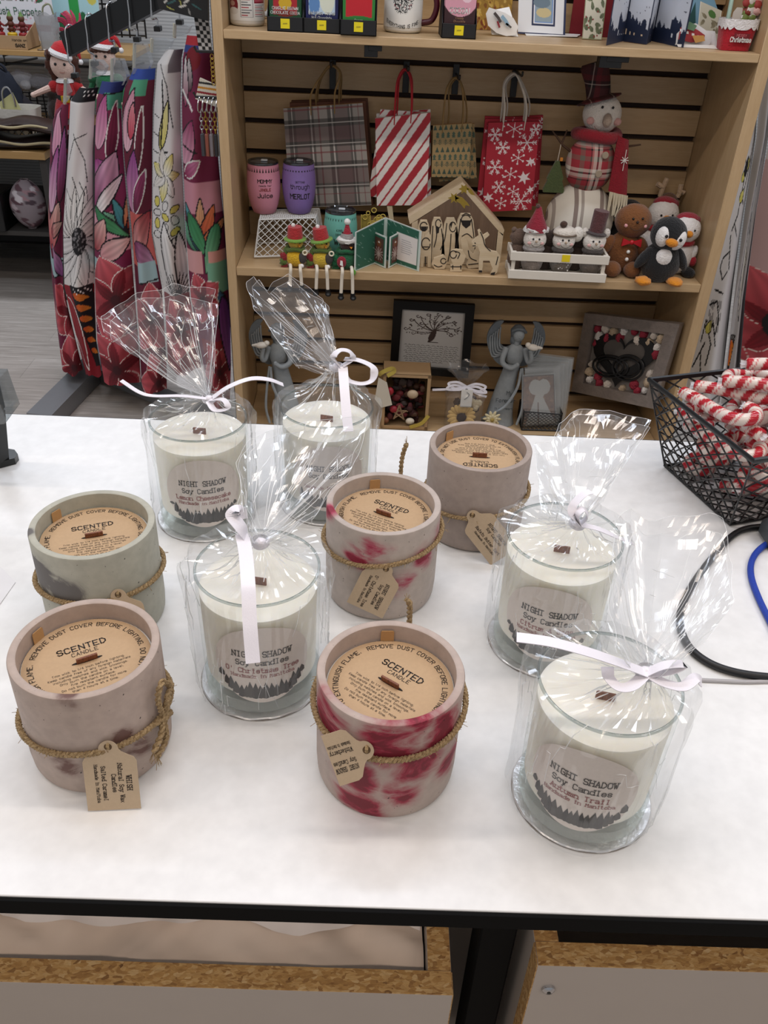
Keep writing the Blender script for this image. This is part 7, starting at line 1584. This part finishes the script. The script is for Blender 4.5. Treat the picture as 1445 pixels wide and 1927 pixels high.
lo2=Vector(lo)+Vector((.0,0,.03)); t=thing('paper_sheet','pale yellow paper tag sticking out of the lined basket','paper',lo2); g=G(U); prism(g,[(-20,10),(22,4),(14,36),(4,64),(-24,46)],-1,0,mat('#cfcb92',.8,0,.05,40),UP); g.obj('sheet',t)
t=thing('folded_cloth','dark folded cloth lying in the lined basket','cloth',lo2+Vector((-.05,-.02,.055))); g=G(U); ell(g,(10,0,0),(17,9,8),mat('#1a2024',.9,0,.2,60),18,12,lump=.3); g.obj('cloth',t)
lo=at(-14,182,3.98); t=thing('navy_bag','dark navy fabric bag heaped behind the lined basket','bag',Vector((lo.x,4.12,Z2))); s=mpp(lo); g=G(TRS((0,0,0),(0,0,0),s),0); ell(g,(0,0,40),(34,22,62),mat('#1a1f2c',.9,0,.25,60),20,14,lump=.25,seed=3); ell(g,(24,4,26),(26,16,36),mat('#221f24',.9,0,.2,60),16,12,lump=.3,seed=9); g.obj('body',t); g=G(TRS((0,0,0),(0,0,0),s)); tube(g,spline([(-14,0,98),(-6,-4,112),(8,-4,108),(12,0,92)],5),3,mat('#1a1f2c',.9),7); g.obj('strap',t)
# wire bin with a wrapped grey plush
lo=onz(86,238,Z2); lo=Vector((at(78,236,4.26).x,4.26,Z2)); s=mpp(lo); hz=(at(78,172,4.26).z-Z2)/s; t=thing('wire_bin','black wire bin at the rear of the left display table','basket',lo); U=TRS((0,0,0),(0,0,0),s); g=G(U,0); W2,D2=44,20
for z in np.linspace(2,hz,5): tube(g,[(-W2,-D2,z),(W2,-D2,z),(W2,D2,z),(-W2,D2,z)],.9,BLKM,5,True)
for x in np.linspace(-W2,W2,8): tube(g,[(x,-D2,0),(x,-D2,hz)],.8,BLKM,5); tube(g,[(x,D2,0),(x,D2,hz)],.8,BLKM,5)
g.obj('wire_frame',t)
t=thing('wrapped_plush','pale grey plush in a clear bag lying on top of the wire bin','plush toy',Vector(lo)+Vector((-.02,0,hz*s+.003))); g=G(U,0); GP=plush('#b9b9bf'); ell(g,(-14,0,16),(24,16,18),GP,18,12,lump=.15); ell(g,(20,0,14),(22,15,14),plush('#8f8d92'),18,12,lump=.15); ell(g,(-4,-12,10),(10,8,9),plush('#d5d5d8'),12,8); g.obj('body',t); g=G(U,0); ell(g,(2,0,17),(48,22,22),CELLO,18,10,lump=.25,seed=6); g.obj('clear_bag',t,0)
t=thing('dark_plush','dark brown furry toy beside the wire bin, behind the elf girl legs','plush toy',Vector((at(112,250,4.17).x,4.17,Z2))); g=G(U,0); ell(g,(0,0,26),(15,12,28),plush('#2a1a14'),14,10,lump=.25); ell(g,(-2,-2,58),(11,9,11),plush('#2a1a14'),12,8,lump=.2); g.obj('body',t)
t=thing('white_box','flat white box on the edge of the left display table','box',Vector((at(84,257,3.96).x,3.99,Z2))); g=G(); box(g,(0,0,.011),(.075,.06,.022),mat('#d9dde2',.5),.001); g.obj('box',t)
t=thing('felt_hat','tan felt hat lying behind the white box','hat',Vector((at(80,246,4.1).x,4.085,Z2))); g=G(TRS((0,0,0),(0,0,0),s*.75),0); lathe(g,[(0,1),(30,1),(31,3),(17,5),(15,24),(10,28),(0,29)],plush('#8d7354'),26); lathe(g,[(17.5,5),(16.8,12)],BLK,26); g.obj('hat',t)
LTH=mat('#2c1a14',.35,0,.25,30,.2,90); LT2=mat('#1c1210',.35,0,.25,30,.2,90)
for k,(zl,y,lab,mm,wd) in enumerate(((.0,3.66,'lower dark leather bag draped over the front of the left display table',LT2,.42),(.055,3.68,'brown leather bag with pale lining lying on the lower leather bag',LTH,.36))):
    lo=Vector((at(20,300-k*28,y-.02).x,y,Z2+zl+.006*k)); lo.y=T0.y+.075; t=thing('leather_bag',lab,'bag',lo); g=G(None,0)
    grid(g,lambda u,v:((u-.5)*wd*(1-.1*math.cos(2*PI*v)),(.085+.02*math.sin(u*7+k))*math.cos(2*PI*v),.026+.0235*math.sin(2*PI*v)*(1+.15*math.sin(u*11+k))+.006*math.sin(u*9+k*2)),30,16,mm); g.obj('body',t); g=G(None,0); grid(g,lambda u,v:((u-.35)*wd*.7,-.088-.004*math.sin(PI*v),.028+.010*v+.005*math.sin(u*9+k)),20,4,mat('#a89a78',.8)); g.obj('lining',t)
# black ribboned box on the lower shelf
lo=Vector((T0.x-.372,T0.y+.10,.291)); t=thing('ribboned_box','black gift box with copper ribbon and yellow sticker under the left display table','gift box',lo); g=G(); box(g,(0,0,.075),(.30,.17,.15),mat('#0c0c0d',.4),.004); g.obj('box',t); COPR=mat('#8d5434',.3,.7,.1,60); g=G(); ribbon(g,spline([(-.08,-.03,.156),(-.03,-.05,.19),(.0,-.06,.156)],5),.022,COPR,(0,1,0)); ribbon(g,spline([(0,-.06,.156),(.05,-.05,.18),(.09,-.02,.156)],5),.022,COPR,(0,1,0)); ribbon(g,spline([(-.02,-.088,.15),(-.03,-.089,.10),(-.034,-.089,.0)],4),.012,COPR,(0,1,0)); g.obj('ribbon',t); g=G(); lathe(g,[(0,.0012),(.03,.001),(.03,0)],mat('#d8cf1c',.5),20,TRS((.08,-.03,.1505),(0,0,0),(1,.6,1))); g.obj('sticker',t)
# floral soft bag and black stool on the floor
lo=Vector((at(74,428,3.9).x+.03,T0.y+.20,.291)); lo=Vector((T0.x-.135,T0.y+.09,.291)); t=thing('floral_bag','grey and dusty pink floral soft bag hanging low beside the table side','bag',lo); p=Paint(50,50,0,0,50,50,'#8a7f84')
for _ in range(70): x,y=random.uniform(0,50),random.uniform(0,50); p.ell(x,y,random.uniform(2,5),random.uniform(1,3),random.uniform(0,180),random.choice(['#5a4048','#b9aab0','#c9c2c6','#4a3a42','#9a7a80']))
g=G(); V=[];cols=p.cols()
grid(g,lambda u,v:(.075*math.cos(2*PI*u)*(math.sin(PI*min(.98,max(.02,v)))**.5),.06*math.sin(2*PI*u)*(math.sin(PI*min(.98,max(.02,v)))**.5),.20*(1-v)+.001),50,50,vc(.8),cols,closeu=True); g.obj('body',t)
lo=onz(40,446,0); lo=Vector((at(40,440,4.3).x,4.33,0)); t=thing('black_stool','low black upholstered stool with tapered legs on the floor at far left','stool',lo); g=G(); box(g,(0,0,.155),(.52,.36,.13),mat('#141416',.7,0,.1,40),.015); g.obj('seat',t)
for x in (-.22,.22):
    for y in (-.14,.14): g=G(); lathe(g,[(0,0),(.012,0),(.022,.088),(0,.088)],BLKM,12,TRS((x,y,.0005))); g.obj('leg',t)
# keychains and small bags hooked beside the bookcase side panel
for y_,z_,l_ in ((2.20,1.075,.062),(2.24,1.165,.06),(2.30,1.285,.15)): g=G(); tube(g,[(.001,y_-YS,z_),(-l_,y_-YS,z_),(-l_-.005,y_-YS,z_+.01)],.003,BLKM,7); box(g,(-.0025,y_-YS,z_),(.004,.02,.03),BLKM,.0005); g.obj('side_hook',bc)
for k in range(5):
    lo=Vector((-.352-.0105*k,2.20,1.0705)); t=thing('keychain',['leftmost keychain on the low hook','second keychain from the left on the low hook','middle keychain of five on the low hook','fourth keychain from the left on the low hook','rightmost keychain on the low hook'][4-k]+' beside the bookcase','keychain',lo,0,'metal keychains by the bookcase'); g=G(); tube(g,[(.003*math.cos(q)+.002*math.sin(q),.0165*math.cos(q),-.012+.0165*math.sin(q)) for q in np.linspace(0,2*PI,21)[:-1]],.0018,CHROME,6,True); g.obj('ring',t); g=G(); 
    for j in range(5): tube(g,[(.004*math.cos(q)*(j%2),.004*math.cos(q)*((j+1)%2),-.034-.009*j+.006*math.sin(q)) for q in np.linspace(0,2*PI,11)[:-1]],.0011,GOLD if k%2 else CHROME,5,True)
    g.obj('chain',t); g=G(); box(g,(0,0,-.10),(.008,.014,.05),mat(['#5a5a5e','#3a3a3e','#8a8288','#9a5a4a','#4a4a50'][k],.4,.3),.001); g.obj('fob',t)
lo=Vector((-.378,2.24,1.159)); t=thing('striped_wristlet','cream wristlet with red, yellow and black stripes on a gold chain','pouch',lo); p=Paint(30,40,0,0,30,40,'#d9d3c4')
for k,c in enumerate(('#1a1a1c','#c98a2a','#8e1f28','#1a1a1c')): p.put((p.Y+p.X*.35>6+k*9)&(p.Y+p.X*.35<10+k*9),c)
g=G(); slab(g,[Vector((-.020,0,-.05)),Vector((.022,0,-.066)),Vector((.028,0,-.115)),Vector((-.034,0,-.095))],.012,mat('#cfc8b8',.7),p,.7); g.obj('pouch',t); g=G()
for j in range(7): tube(g,[(.012+.004*math.cos(q),.004*math.sin(q)*(j%2),-.004-.009*j+.006*math.sin(q)) for q in np.linspace(0,2*PI,9)[:-1]],.0012,GOLD,5,True)
g.obj('chain',t)
lo=Vector((-.425,2.293,1.284)); t=thing('black_wallet_bag','black printed small bag with white marks hanging above the shirts','bag',lo); p=Paint(50,40,0,0,50,40,'#141416'); 
for _ in range(16): x,y=random.uniform(2,48),random.uniform(2,38); p.line([(x,y),(x+random.uniform(-8,8),y+random.uniform(-5,5))],1.6,random.choice(['#c9c6bf','#9a9a4a','#8a8a88','#2f5a5a']))
g=G(); slab(g,[Vector((-.075,-.02,.03)),Vector((.055,-.02,.03)),Vector((.05,-.02,-.06)),Vector((-.06,-.02,-.04))],.018,mat('#101012',.5),p,.5); g.obj('body',t)
lo=Vector((-.405,2.33,1.285)); t=thing('checkered_strap','black and white checkered strap hanging beside the bookcase','strap',lo); p=Paint(18,36,0,0,4,8,'#d9d9dc'); p.put(((np.floor(p.X)+np.floor(p.Y))%2)==0,'#101012'); g=G(); slab(g,[Vector((-.012,0,-.06)),Vector((.022,0,-.06)),Vector((.026,0,-.128)),Vector((-.006,0,-.128))],.003,BLK,p,.6); tube(g,[(0,0,0),(0,0,-.05)],.002,BLK,6); g.obj('strap',t)
# ================================================================== shirts right of the bookcase
p=canvas(1290,1442,118,762,'#d3d2d3',70,300)
for pts in ([(1436,240),(1420,300),(1404,330)],[(1424,300),(1410,350),(1400,372)],[(1400,330),(1392,400),(1372,430)],[(1372,470),(1350,482),(1345,500),(1362,520),(1378,505)],[(1340,540),(1372,545)],[(1330,570),(1355,560),(1368,590),(1362,620)],[(1325,600),(1350,640),(1340,680)],[(1300,690),(1330,640)],[(1320,660),(1328,700)],[(1390,300),(1412,320)],[(1395,360),(1415,380)],[(1384,420),(1402,440)],[(1370,440),(1384,500)],[(1350,600),(1366,640)],[(1316,640),(1324,600)]): p.line(pts,4,K)
for x,y in ((1402,320),(1392,378),(1330,622),(1385,340)): p.petal(x,y,x+14,y-24,8,'#c9c04a','#e0dc8a',ol=K)
p.petal(1396,330,1408,290,10,K,'#2a2a2c',None); 
for k in range(10): p.line([(1335+k*4,560),(1330+k*5,600+k%3*8)],1.6,K)
garment('white shirt with black line flowers, just right of the bookcase',2.36,[(1402,118),(1378,260),(1350,400),(1316,560),(1288,760)],[(1432,118),(1420,260),(1398,400),(1376,560),(1352,760)],p,.30,(.25,.97))
p=canvas(1340,1470,110,766,'#b9b8ba',60,300)
for pts in ([(1440,160),(1436,230),(1424,300)],[(1432,300),(1420,330),(1428,350)],[(1414,380),(1406,430),(1398,470)],[(1420,400),(1424,440)],[(1390,500),(1382,560)]): p.line(pts,5,K)
p.petal(1400,420,1408,390,9,'#e4e2e0','#f0eeec',ol=K); p.petal(1416,470,1408,520,10,'#d8d4c8','#ece8e0',ol=K); p.petal(1404,440,1412,600,9,'#d8d5d0','#ecebe8',ol=K); monarch(p,1376,630,1366,700)
garment('grey white shirt with black folds between the two right hand shirts',2.34,[(1436,110),(1424,260),(1402,400),(1380,560),(1356,762)],[(1462,110),(1444,260),(1420,400),(1398,560),(1380,766)],p,.30,(.25,.97))
p=canvas(1370,1540,100,770,'#c3a6a8',70,300); p.rect(1370,100,1540,300,'#cfcdd0'); monarch(p,1446,320,1424,440); p.petal(1428,400,1446,470,10,'#6a2a5a','#a86a98'); p.rect(1400,462,1440,486,'#8fb0b4'); hibiscus(p,1424,598,120,0); hibiscus(p,1424,598,110,24); p.ell(1414,598,18,22,0,K); p.petal(1390,700,1440,660,14,'#2f6a4a','#4f8a6a'); p.rect(1370,706,1540,770,'#b9b1ac')
garment('red hibiscus print shirt with orange butterfly at the right edge',2.32,[(1466,100),(1448,260),(1424,400),(1402,560),(1384,766)],[(1560,100),(1556,260),(1550,400),(1545,560),(1540,770)],p,.30,(.25,.97))
q=at(1440,110,2.4); t=thing('garment_rail','black clothes rail carrying the shirts right of the bookcase','clothes rack',Vector((q.x+.25,2.52,0))); g=G(); tube(g,[(-.32,0,q.z+.03),(.6,0,q.z+.03)],.012,BLKM,10); g.obj('rail',t); g=G(); tube(g,[(.6,0,q.z+.04),(.6,0,.02)],.014,BLKM,10); g.obj('post',t); g=G(); tube(g,[(.6,-.25,.014),(.6,.25,.014)],.014,BLKM,8); g.obj('foot',t)
# ================================================================== black wire basket of candy canes on the table
u=Vector((.955,.296,0)).normalized(); w_=Vector((.296,-.955,0)).normalized(); zb=TZ+.003; zr=.9
RL=Vector((.4124,1.1158,zr)); side=.232; back=.36
R4=[RL,RL+u*back,RL+u*back+w_*side,RL+w_*side]; ctr=(R4[0]+R4[2])/2
BL=Vector((.4636,1.108,zb)); BF=Vector((.5304,.9639,zb)); Bs=(BF-BL).length
B4=[BL,BL+u*(back-.095),BL+u*(back-.095)+w_*Bs,BL+w_*Bs]; bc0=Vector(((B4[0]+B4[2])/2).to_tuple()); t=thing('candy_basket','black wire mesh basket heaped with candy canes at the right of the table','basket',Vector((bc0.x,bc0.y,TZ))); b=rel(t)
R4=[p_-b for p_ in R4]; B4=[p_-b for p_ in B4]
def wmesh(g,c,nu,nv,r,m):
    a_,b2,c2,d2=[Vector(x) for x in c]
    def q(x,v): return a_.lerp(b2,x).lerp(d2.lerp(c2,x),v)
    for i in range(nu+1):
        for s_ in (0,1):
            P=[]
            for j in range(nv*4+1):
                f=j/(nv*4); tri=abs(((j/4+s_)%2)-1); x=(i+ (tri-.5)*1.0)/nu; P.append(q(min(1,max(0,x)),f))
            tube(g,P,r,m,5,cap=False)
g=G(); n4=[9,7,9,7]
for k in range(4): wmesh(g,[R4[k],R4[(k+1)%4],B4[(k+1)%4],B4[k]],n4[k],6,.0013,WIREB)
wmesh(g,[B4[0],B4[1],B4[2],B4[3]],9,7,.0013,WIREB); g.obj('wire_mesh',t)
g=G(); tube(g,R4,.0042,WIREB,8,True); g.obj('rim',t)
g=G(); tube(g,[p_+Vector((0,0,.0005)) for p_ in B4],.0026,WIREB,8,True); g.obj('base_ring',t)
# one candy cane, copied
def cane():
    CS=1.3
    P=spline([tuple(CS*q_ for q_ in a_) for a_ in ((-.036,-.004,0),(-.012,-.004,.001),(.02,-.004,0),(.040,-.003,0),(.052,.006,0),(.052,.018,0),(.041,.026,0),(.030,.024,.001))],16); Tn,Nn=frames(P,False); n=22; V=[];F=[];cols=[];L=0; A,Bc=C('#e3d6cc'),C('#b3232f'); Cc_=C('#cf6a6c')
    for i,p_ in enumerate(P):
        if i: L+=(p_-P[i-1]).length
        bb=Tn[i].cross(Nn[i]); r=.0066*CS*(1-.25*(i in (0,len(P)-1)))
        for j in range(n):
            a=2*PI*j/n; V.append(p_+(Nn[i]*math.cos(a)+bb*math.sin(a))*r); ph=(L*40+a/(2*PI)*1.0)%1; cols.append(Bc if ph<.42 else (Cc_ if .56<ph<.64 else A))
    for i in range(len(P)-1):
        for j in range(n): F.append((i*n+j,i*n+(j+1)%n,(i+1)*n+(j+1)%n,(i+1)*n+j))
    F+=[tuple(range(n))[::-1],tuple(range((len(P)-1)*n,len(P)*n))]
    t=thing('candy_cane','red and white striped candy cane heaped in the black wire basket','candy cane',(0,0,0),0,'candy canes in the wire basket'); g=G(); g.add(V,F,vc(.12),cols); g.obj('cane',t)
    for e,d in ((P[0],P[0]-P[1]),(P[-1],P[-1]-P[-2])):
        d=d.normalized(); q=d.orthogonal(); g=G()
        for k in range(3): a=k*2.1; s_=(q*math.cos(a)+d.cross(q)*math.sin(a)); g.add([e-s_*.003,e+s_*.003,e+d*.007+s_*.0045,e+d*.0065-s_*.004],[(0,1,2,3)],CREASE_GLINT)
        g.obj('wrapper_end',t,0)
    return t
proto=cane(); first=True; rr=random.Random(77); ui=Vector((u.x,u.y,0)); wi=Vector((w_.x,w_.y,0)); bc1=Vector((bc0.x,bc0.y,0)); rc1=Vector(((RL+u*back/2+w_*side/2).x,(RL+u*back/2+w_*side/2).y,0))
from mathutils import Euler
def put(loc,rot):
    global first
    o=proto if first else dup(proto,loc,None); first=False; o.location=loc; o.rotation_euler=rot
base_a=math.atan2(u.y,u.x); CR_=.0090
cl=[(x*1.3,y*1.3) for x,y in ((-.037,-.004),(-.030,-.004),(-.024,-.004),(-.012,-.004),(0,-.004),(.012,-.004),(.022,-.004),(.032,-.004),(.041,-.003),(.048,.001),(.0525,.007),(.053,.014),(.049,.021),(.041,.026),(.030,.024))]
SP=np.array([(x,y,0) for x,y in cl]); placed=np.zeros((0,3)); npr=np.random.default_rng(3); ncane=0
def inside(Pw,m_=.0115):
    f=(Pw[:,2]-zb)/(zr-zb); fc=np.clip(f,0,1)[:,None]; c0=np.array(bc1)[None]*(1-fc)+np.array(rc1)[None]*fc; d=Pw-c0; du_=d@np.array(ui); dw_=d@np.array(wi)
    hu=.5*((back-.095)+.095*fc[:,0])-m_; hw=.5*(Bs+(side-Bs)*fc[:,0])-m_; over=np.clip(f-1,0,9)*(zr-zb)
    hu=hu-over*1.2-(f>.86)*.006; hw=hw-over*1.0-(f>.86)*.006
    return np.all((np.abs(du_)<hu)&(np.abs(dw_)<hw))
fails=0
for it in range(900):
    best=None
    for k in range(350):
        e=Euler((npr.uniform(-.22,.22),npr.uniform(-.2,.2),npr.uniform(0,2*PI))); M_=np.array(e.to_matrix()); Q=SP@M_.T
        f_=npr.uniform(0,1); uu,ww=npr.uniform(-.17,.06),npr.uniform(-.11,.11); c_=np.array(rc1)*.6+np.array(bc1)*.4+uu*np.array(ui)+ww*np.array(wi); Q=Q+np.array([c_[0],c_[1],0])
        d_=Q-np.array(rc1); d_[:,2]=0
        if np.abs(d_@np.array(ui)).max()>back/2-.0115 or np.abs(d_@np.array(wi)).max()>side/2-.0115: continue
        z=zb+CR_+.004-Q[:,2].min()
        if len(placed):
            d2=((Q[:,None,:2]-placed[None,:,:2])**2).sum(2); h=4*CR_**2*1.3-d2; mk=h>0
            if mk.any(): z=max(z,(placed[None,:,2]+np.sqrt(np.maximum(h,0))-Q[:,None,2])[mk].max())
        Q=Q+np.array([0,0,z])
        for dz in (.0,.012,.024,.04,.06):
            if inside(Q): break
            Q=Q+np.array([0,0,.012]); z+=.012
        if inside(Q) and Q[:,2].max()<zr+.07 and (best is None or z<best[0]): best=(z,Q,e,c_)
    if best is None:
        fails+=1
        if fails>14: break
        continue
    z,Q,e,c_=best; placed=np.vstack([placed,Q]); put(Vector((c_[0],c_[1],z)),e); ncane+=1
    if ncane>=120: break
# ================================================================== cables and small things on the table
def tz(px,py,r): return onz(px,py,TZ+r)
BC=mat('#161618',.45,0,.05,60); t=tag(None,None,None) if False else None
g=G(); tube(g,spline([tz(1520,985,.0045),tz(1445,990,.0045),tz(1385,1003,.0045),tz(1330,1062,.0045),tz(1293,1118,.0045),tz(1279,1165,.0045),tz(1292,1210,.0045),tz(1325,1242,.0045),tz(1375,1263,.0045),tz(1445,1274,.0045),tz(1530,1276,.0045)],8),.0044,BC,10); tag(g.obj('black_cable'),'thick black cable curving over the white table at the right','cable')
g=G(); tube(g,spline([tz(1310,1279,.0022),tz(1350,1281,.0022),tz(1400,1283,.0022),tz(1450,1282,.0022),tz(1530,1280,.0022)],8),.0021,mat('#b3b0b2',.5,0,.04,60),8); tag(g.obj('grey_cable'),'thin pale grey cable lying along the table below the black cable','cable')
g=G(); tube(g,spline([tz(1530,1004,.0042),tz(1470,1012,.0042),tz(1436,1028,.0042),tz(1416,1052,.0042),tz(1413,1082,.0042),tz(1426,1122,.0042),tz(1448,1168,.0042),tz(1490,1250,.0042)],8),.0040,mat('#1c3fa8',.6,0,.25,500,.4,900),10); tag(g.obj('blue_cable'),'blue braided cable at the right edge of the table','cable')
lo=onz(1452,1022,TZ+.0006); t=thing('grey_device','small dark grey device at the right edge of the table, under the basket','electronic device',lo+Vector((.012,0,0))); g=G(); box(g,(0,0,.014),(.05,.05,.028),mat('#4a4e52',.5,0,.05,40),.006); g.obj('case',t)
g=G(); poly=[tz(-60,1040,.0006),tz(0,1066,.0006),tz(29,1096,.0006),tz(0,1137,.0006),tz(-60,1200,.0006)]; b_=poly[1]; prism(g,[(p_.x,p_.y) for p_ in poly],TZ+.0004,TZ+.001,mat('#e6e5e6',.7,0,.03,40)); tag(g.obj('paper_sheet'),'corner of a white paper sheet at the left edge of the table','paper')
# black stand with clear block at the left edge
q0=onz(6,873,TZ+.0006); t=thing('display_stand','black stand with a clear acrylic block at the left edge of the table','stand',q0); b=rel(t); g=G()
P4=[onz(36,866,TZ)-b,onz(30,858,TZ)-b,onz(-60,842,TZ)-b,onz(-80,880,TZ)-b,onz(0,882,TZ)-b,onz(30,874,TZ)-b]; prism(g,[(p_.x,p_.y) for p_ in P4],0,.010,mat('#101211',.3),None); g.obj('base',t)
g=G(); top=at(-8,772,1.04)-b; lo_=onz(6,866,TZ+.01)-b; bar(g,lo_+Vector((-.004,.0,0)),top,.020,.012,mat('#101211',.3)); g.obj('upright',t)
g=G(); AC=thin_glass('acrylic_block','#dfe4e6','#7f8a90',.10,.7,.03,.06); cs=[at(8,702,1.03),at(28,772,1.02)]; h0=at(0,700,1.03).z-b.z; h1=at(24,778,1.02).z-b.z; xr_=at(10,705,1.03).x-b.x; xr2=at(27,770,1.02).x-b.x
prism(g,[(xr_-.09,h0),(xr_,h0),(xr2,h1+.004),(xr2-.004,h1),(xr_-.09,h1-.006)],-.02-(1.02-b.y),.03-(1.02-b.y),AC,UP); g.obj('acrylic_block',t)
g=G(); prism(g,[(xr_-.09,h0-.006),(xr_-.010,h0-.006),(xr2-.016,h1+.004),(xr_-.09,h1-.002)],-.01-(1.02-b.y),.02-(1.02-b.y),mat('#2c2c2e',.6),UP); prism(g,[(xr_-.09,h1+.02),(xr_-.03,h1+.014),(xr2-.022,h1-.012),(xr_-.09,h1-.02)],.021-(1.02-b.y),.024-(1.02-b.y),mat('#b59a6c',.7),UP); g.obj('insert',t)
# ================================================================== light
w=bpy.data.worlds.new('world'); scn.world=w; w.use_nodes=True
bg=w.node_tree.nodes['Background']; bg.inputs[0].default_value=(*C('#e8ecf2'),1); bg.inputs[1].default_value=.36
def area(name,loc,size,power,col,rot=(0,0,0)):
    l=bpy.data.lights.new(name,'AREA'); l.shape='RECTANGLE'; l.size,l.size_y=size; l.energy=power; l.color=C(col)
    o=bpy.data.objects.new(name,l); COL.objects.link(o); o.location=loc; o.rotation_euler=rot; return o
for x in (-1.5,.1,1.7):
    for y,c,p in ((-1.0,'#ffe9d6',26),(.75,'#fff2e8',27),(1.55,'#e4eeff',26),(3.6,'#eef4ff',38)):
        area('unseen_ceiling_tube',(x,y,2.75),(1.2,.1),p*.36*(1.5 if y>3 and x<0 else 1),c)  # unseen lights added overhead, slim for sharp glints, rear left ones strengthened
scn.view_settings.view_transform='Standard'; scn.view_settings.look='None'; scn.view_settings.exposure=0
cy=scn.cycles; cy.max_bounces=8; cy.transparent_max_bounces=32; cy.diffuse_bounces=2; cy.glossy_bounces=3; cy.transmission_bounces=8; cy.caustics_reflective=False; cy.caustics_refractive=False
cy.use_denoising=True; cy.sample_clamp_indirect=4
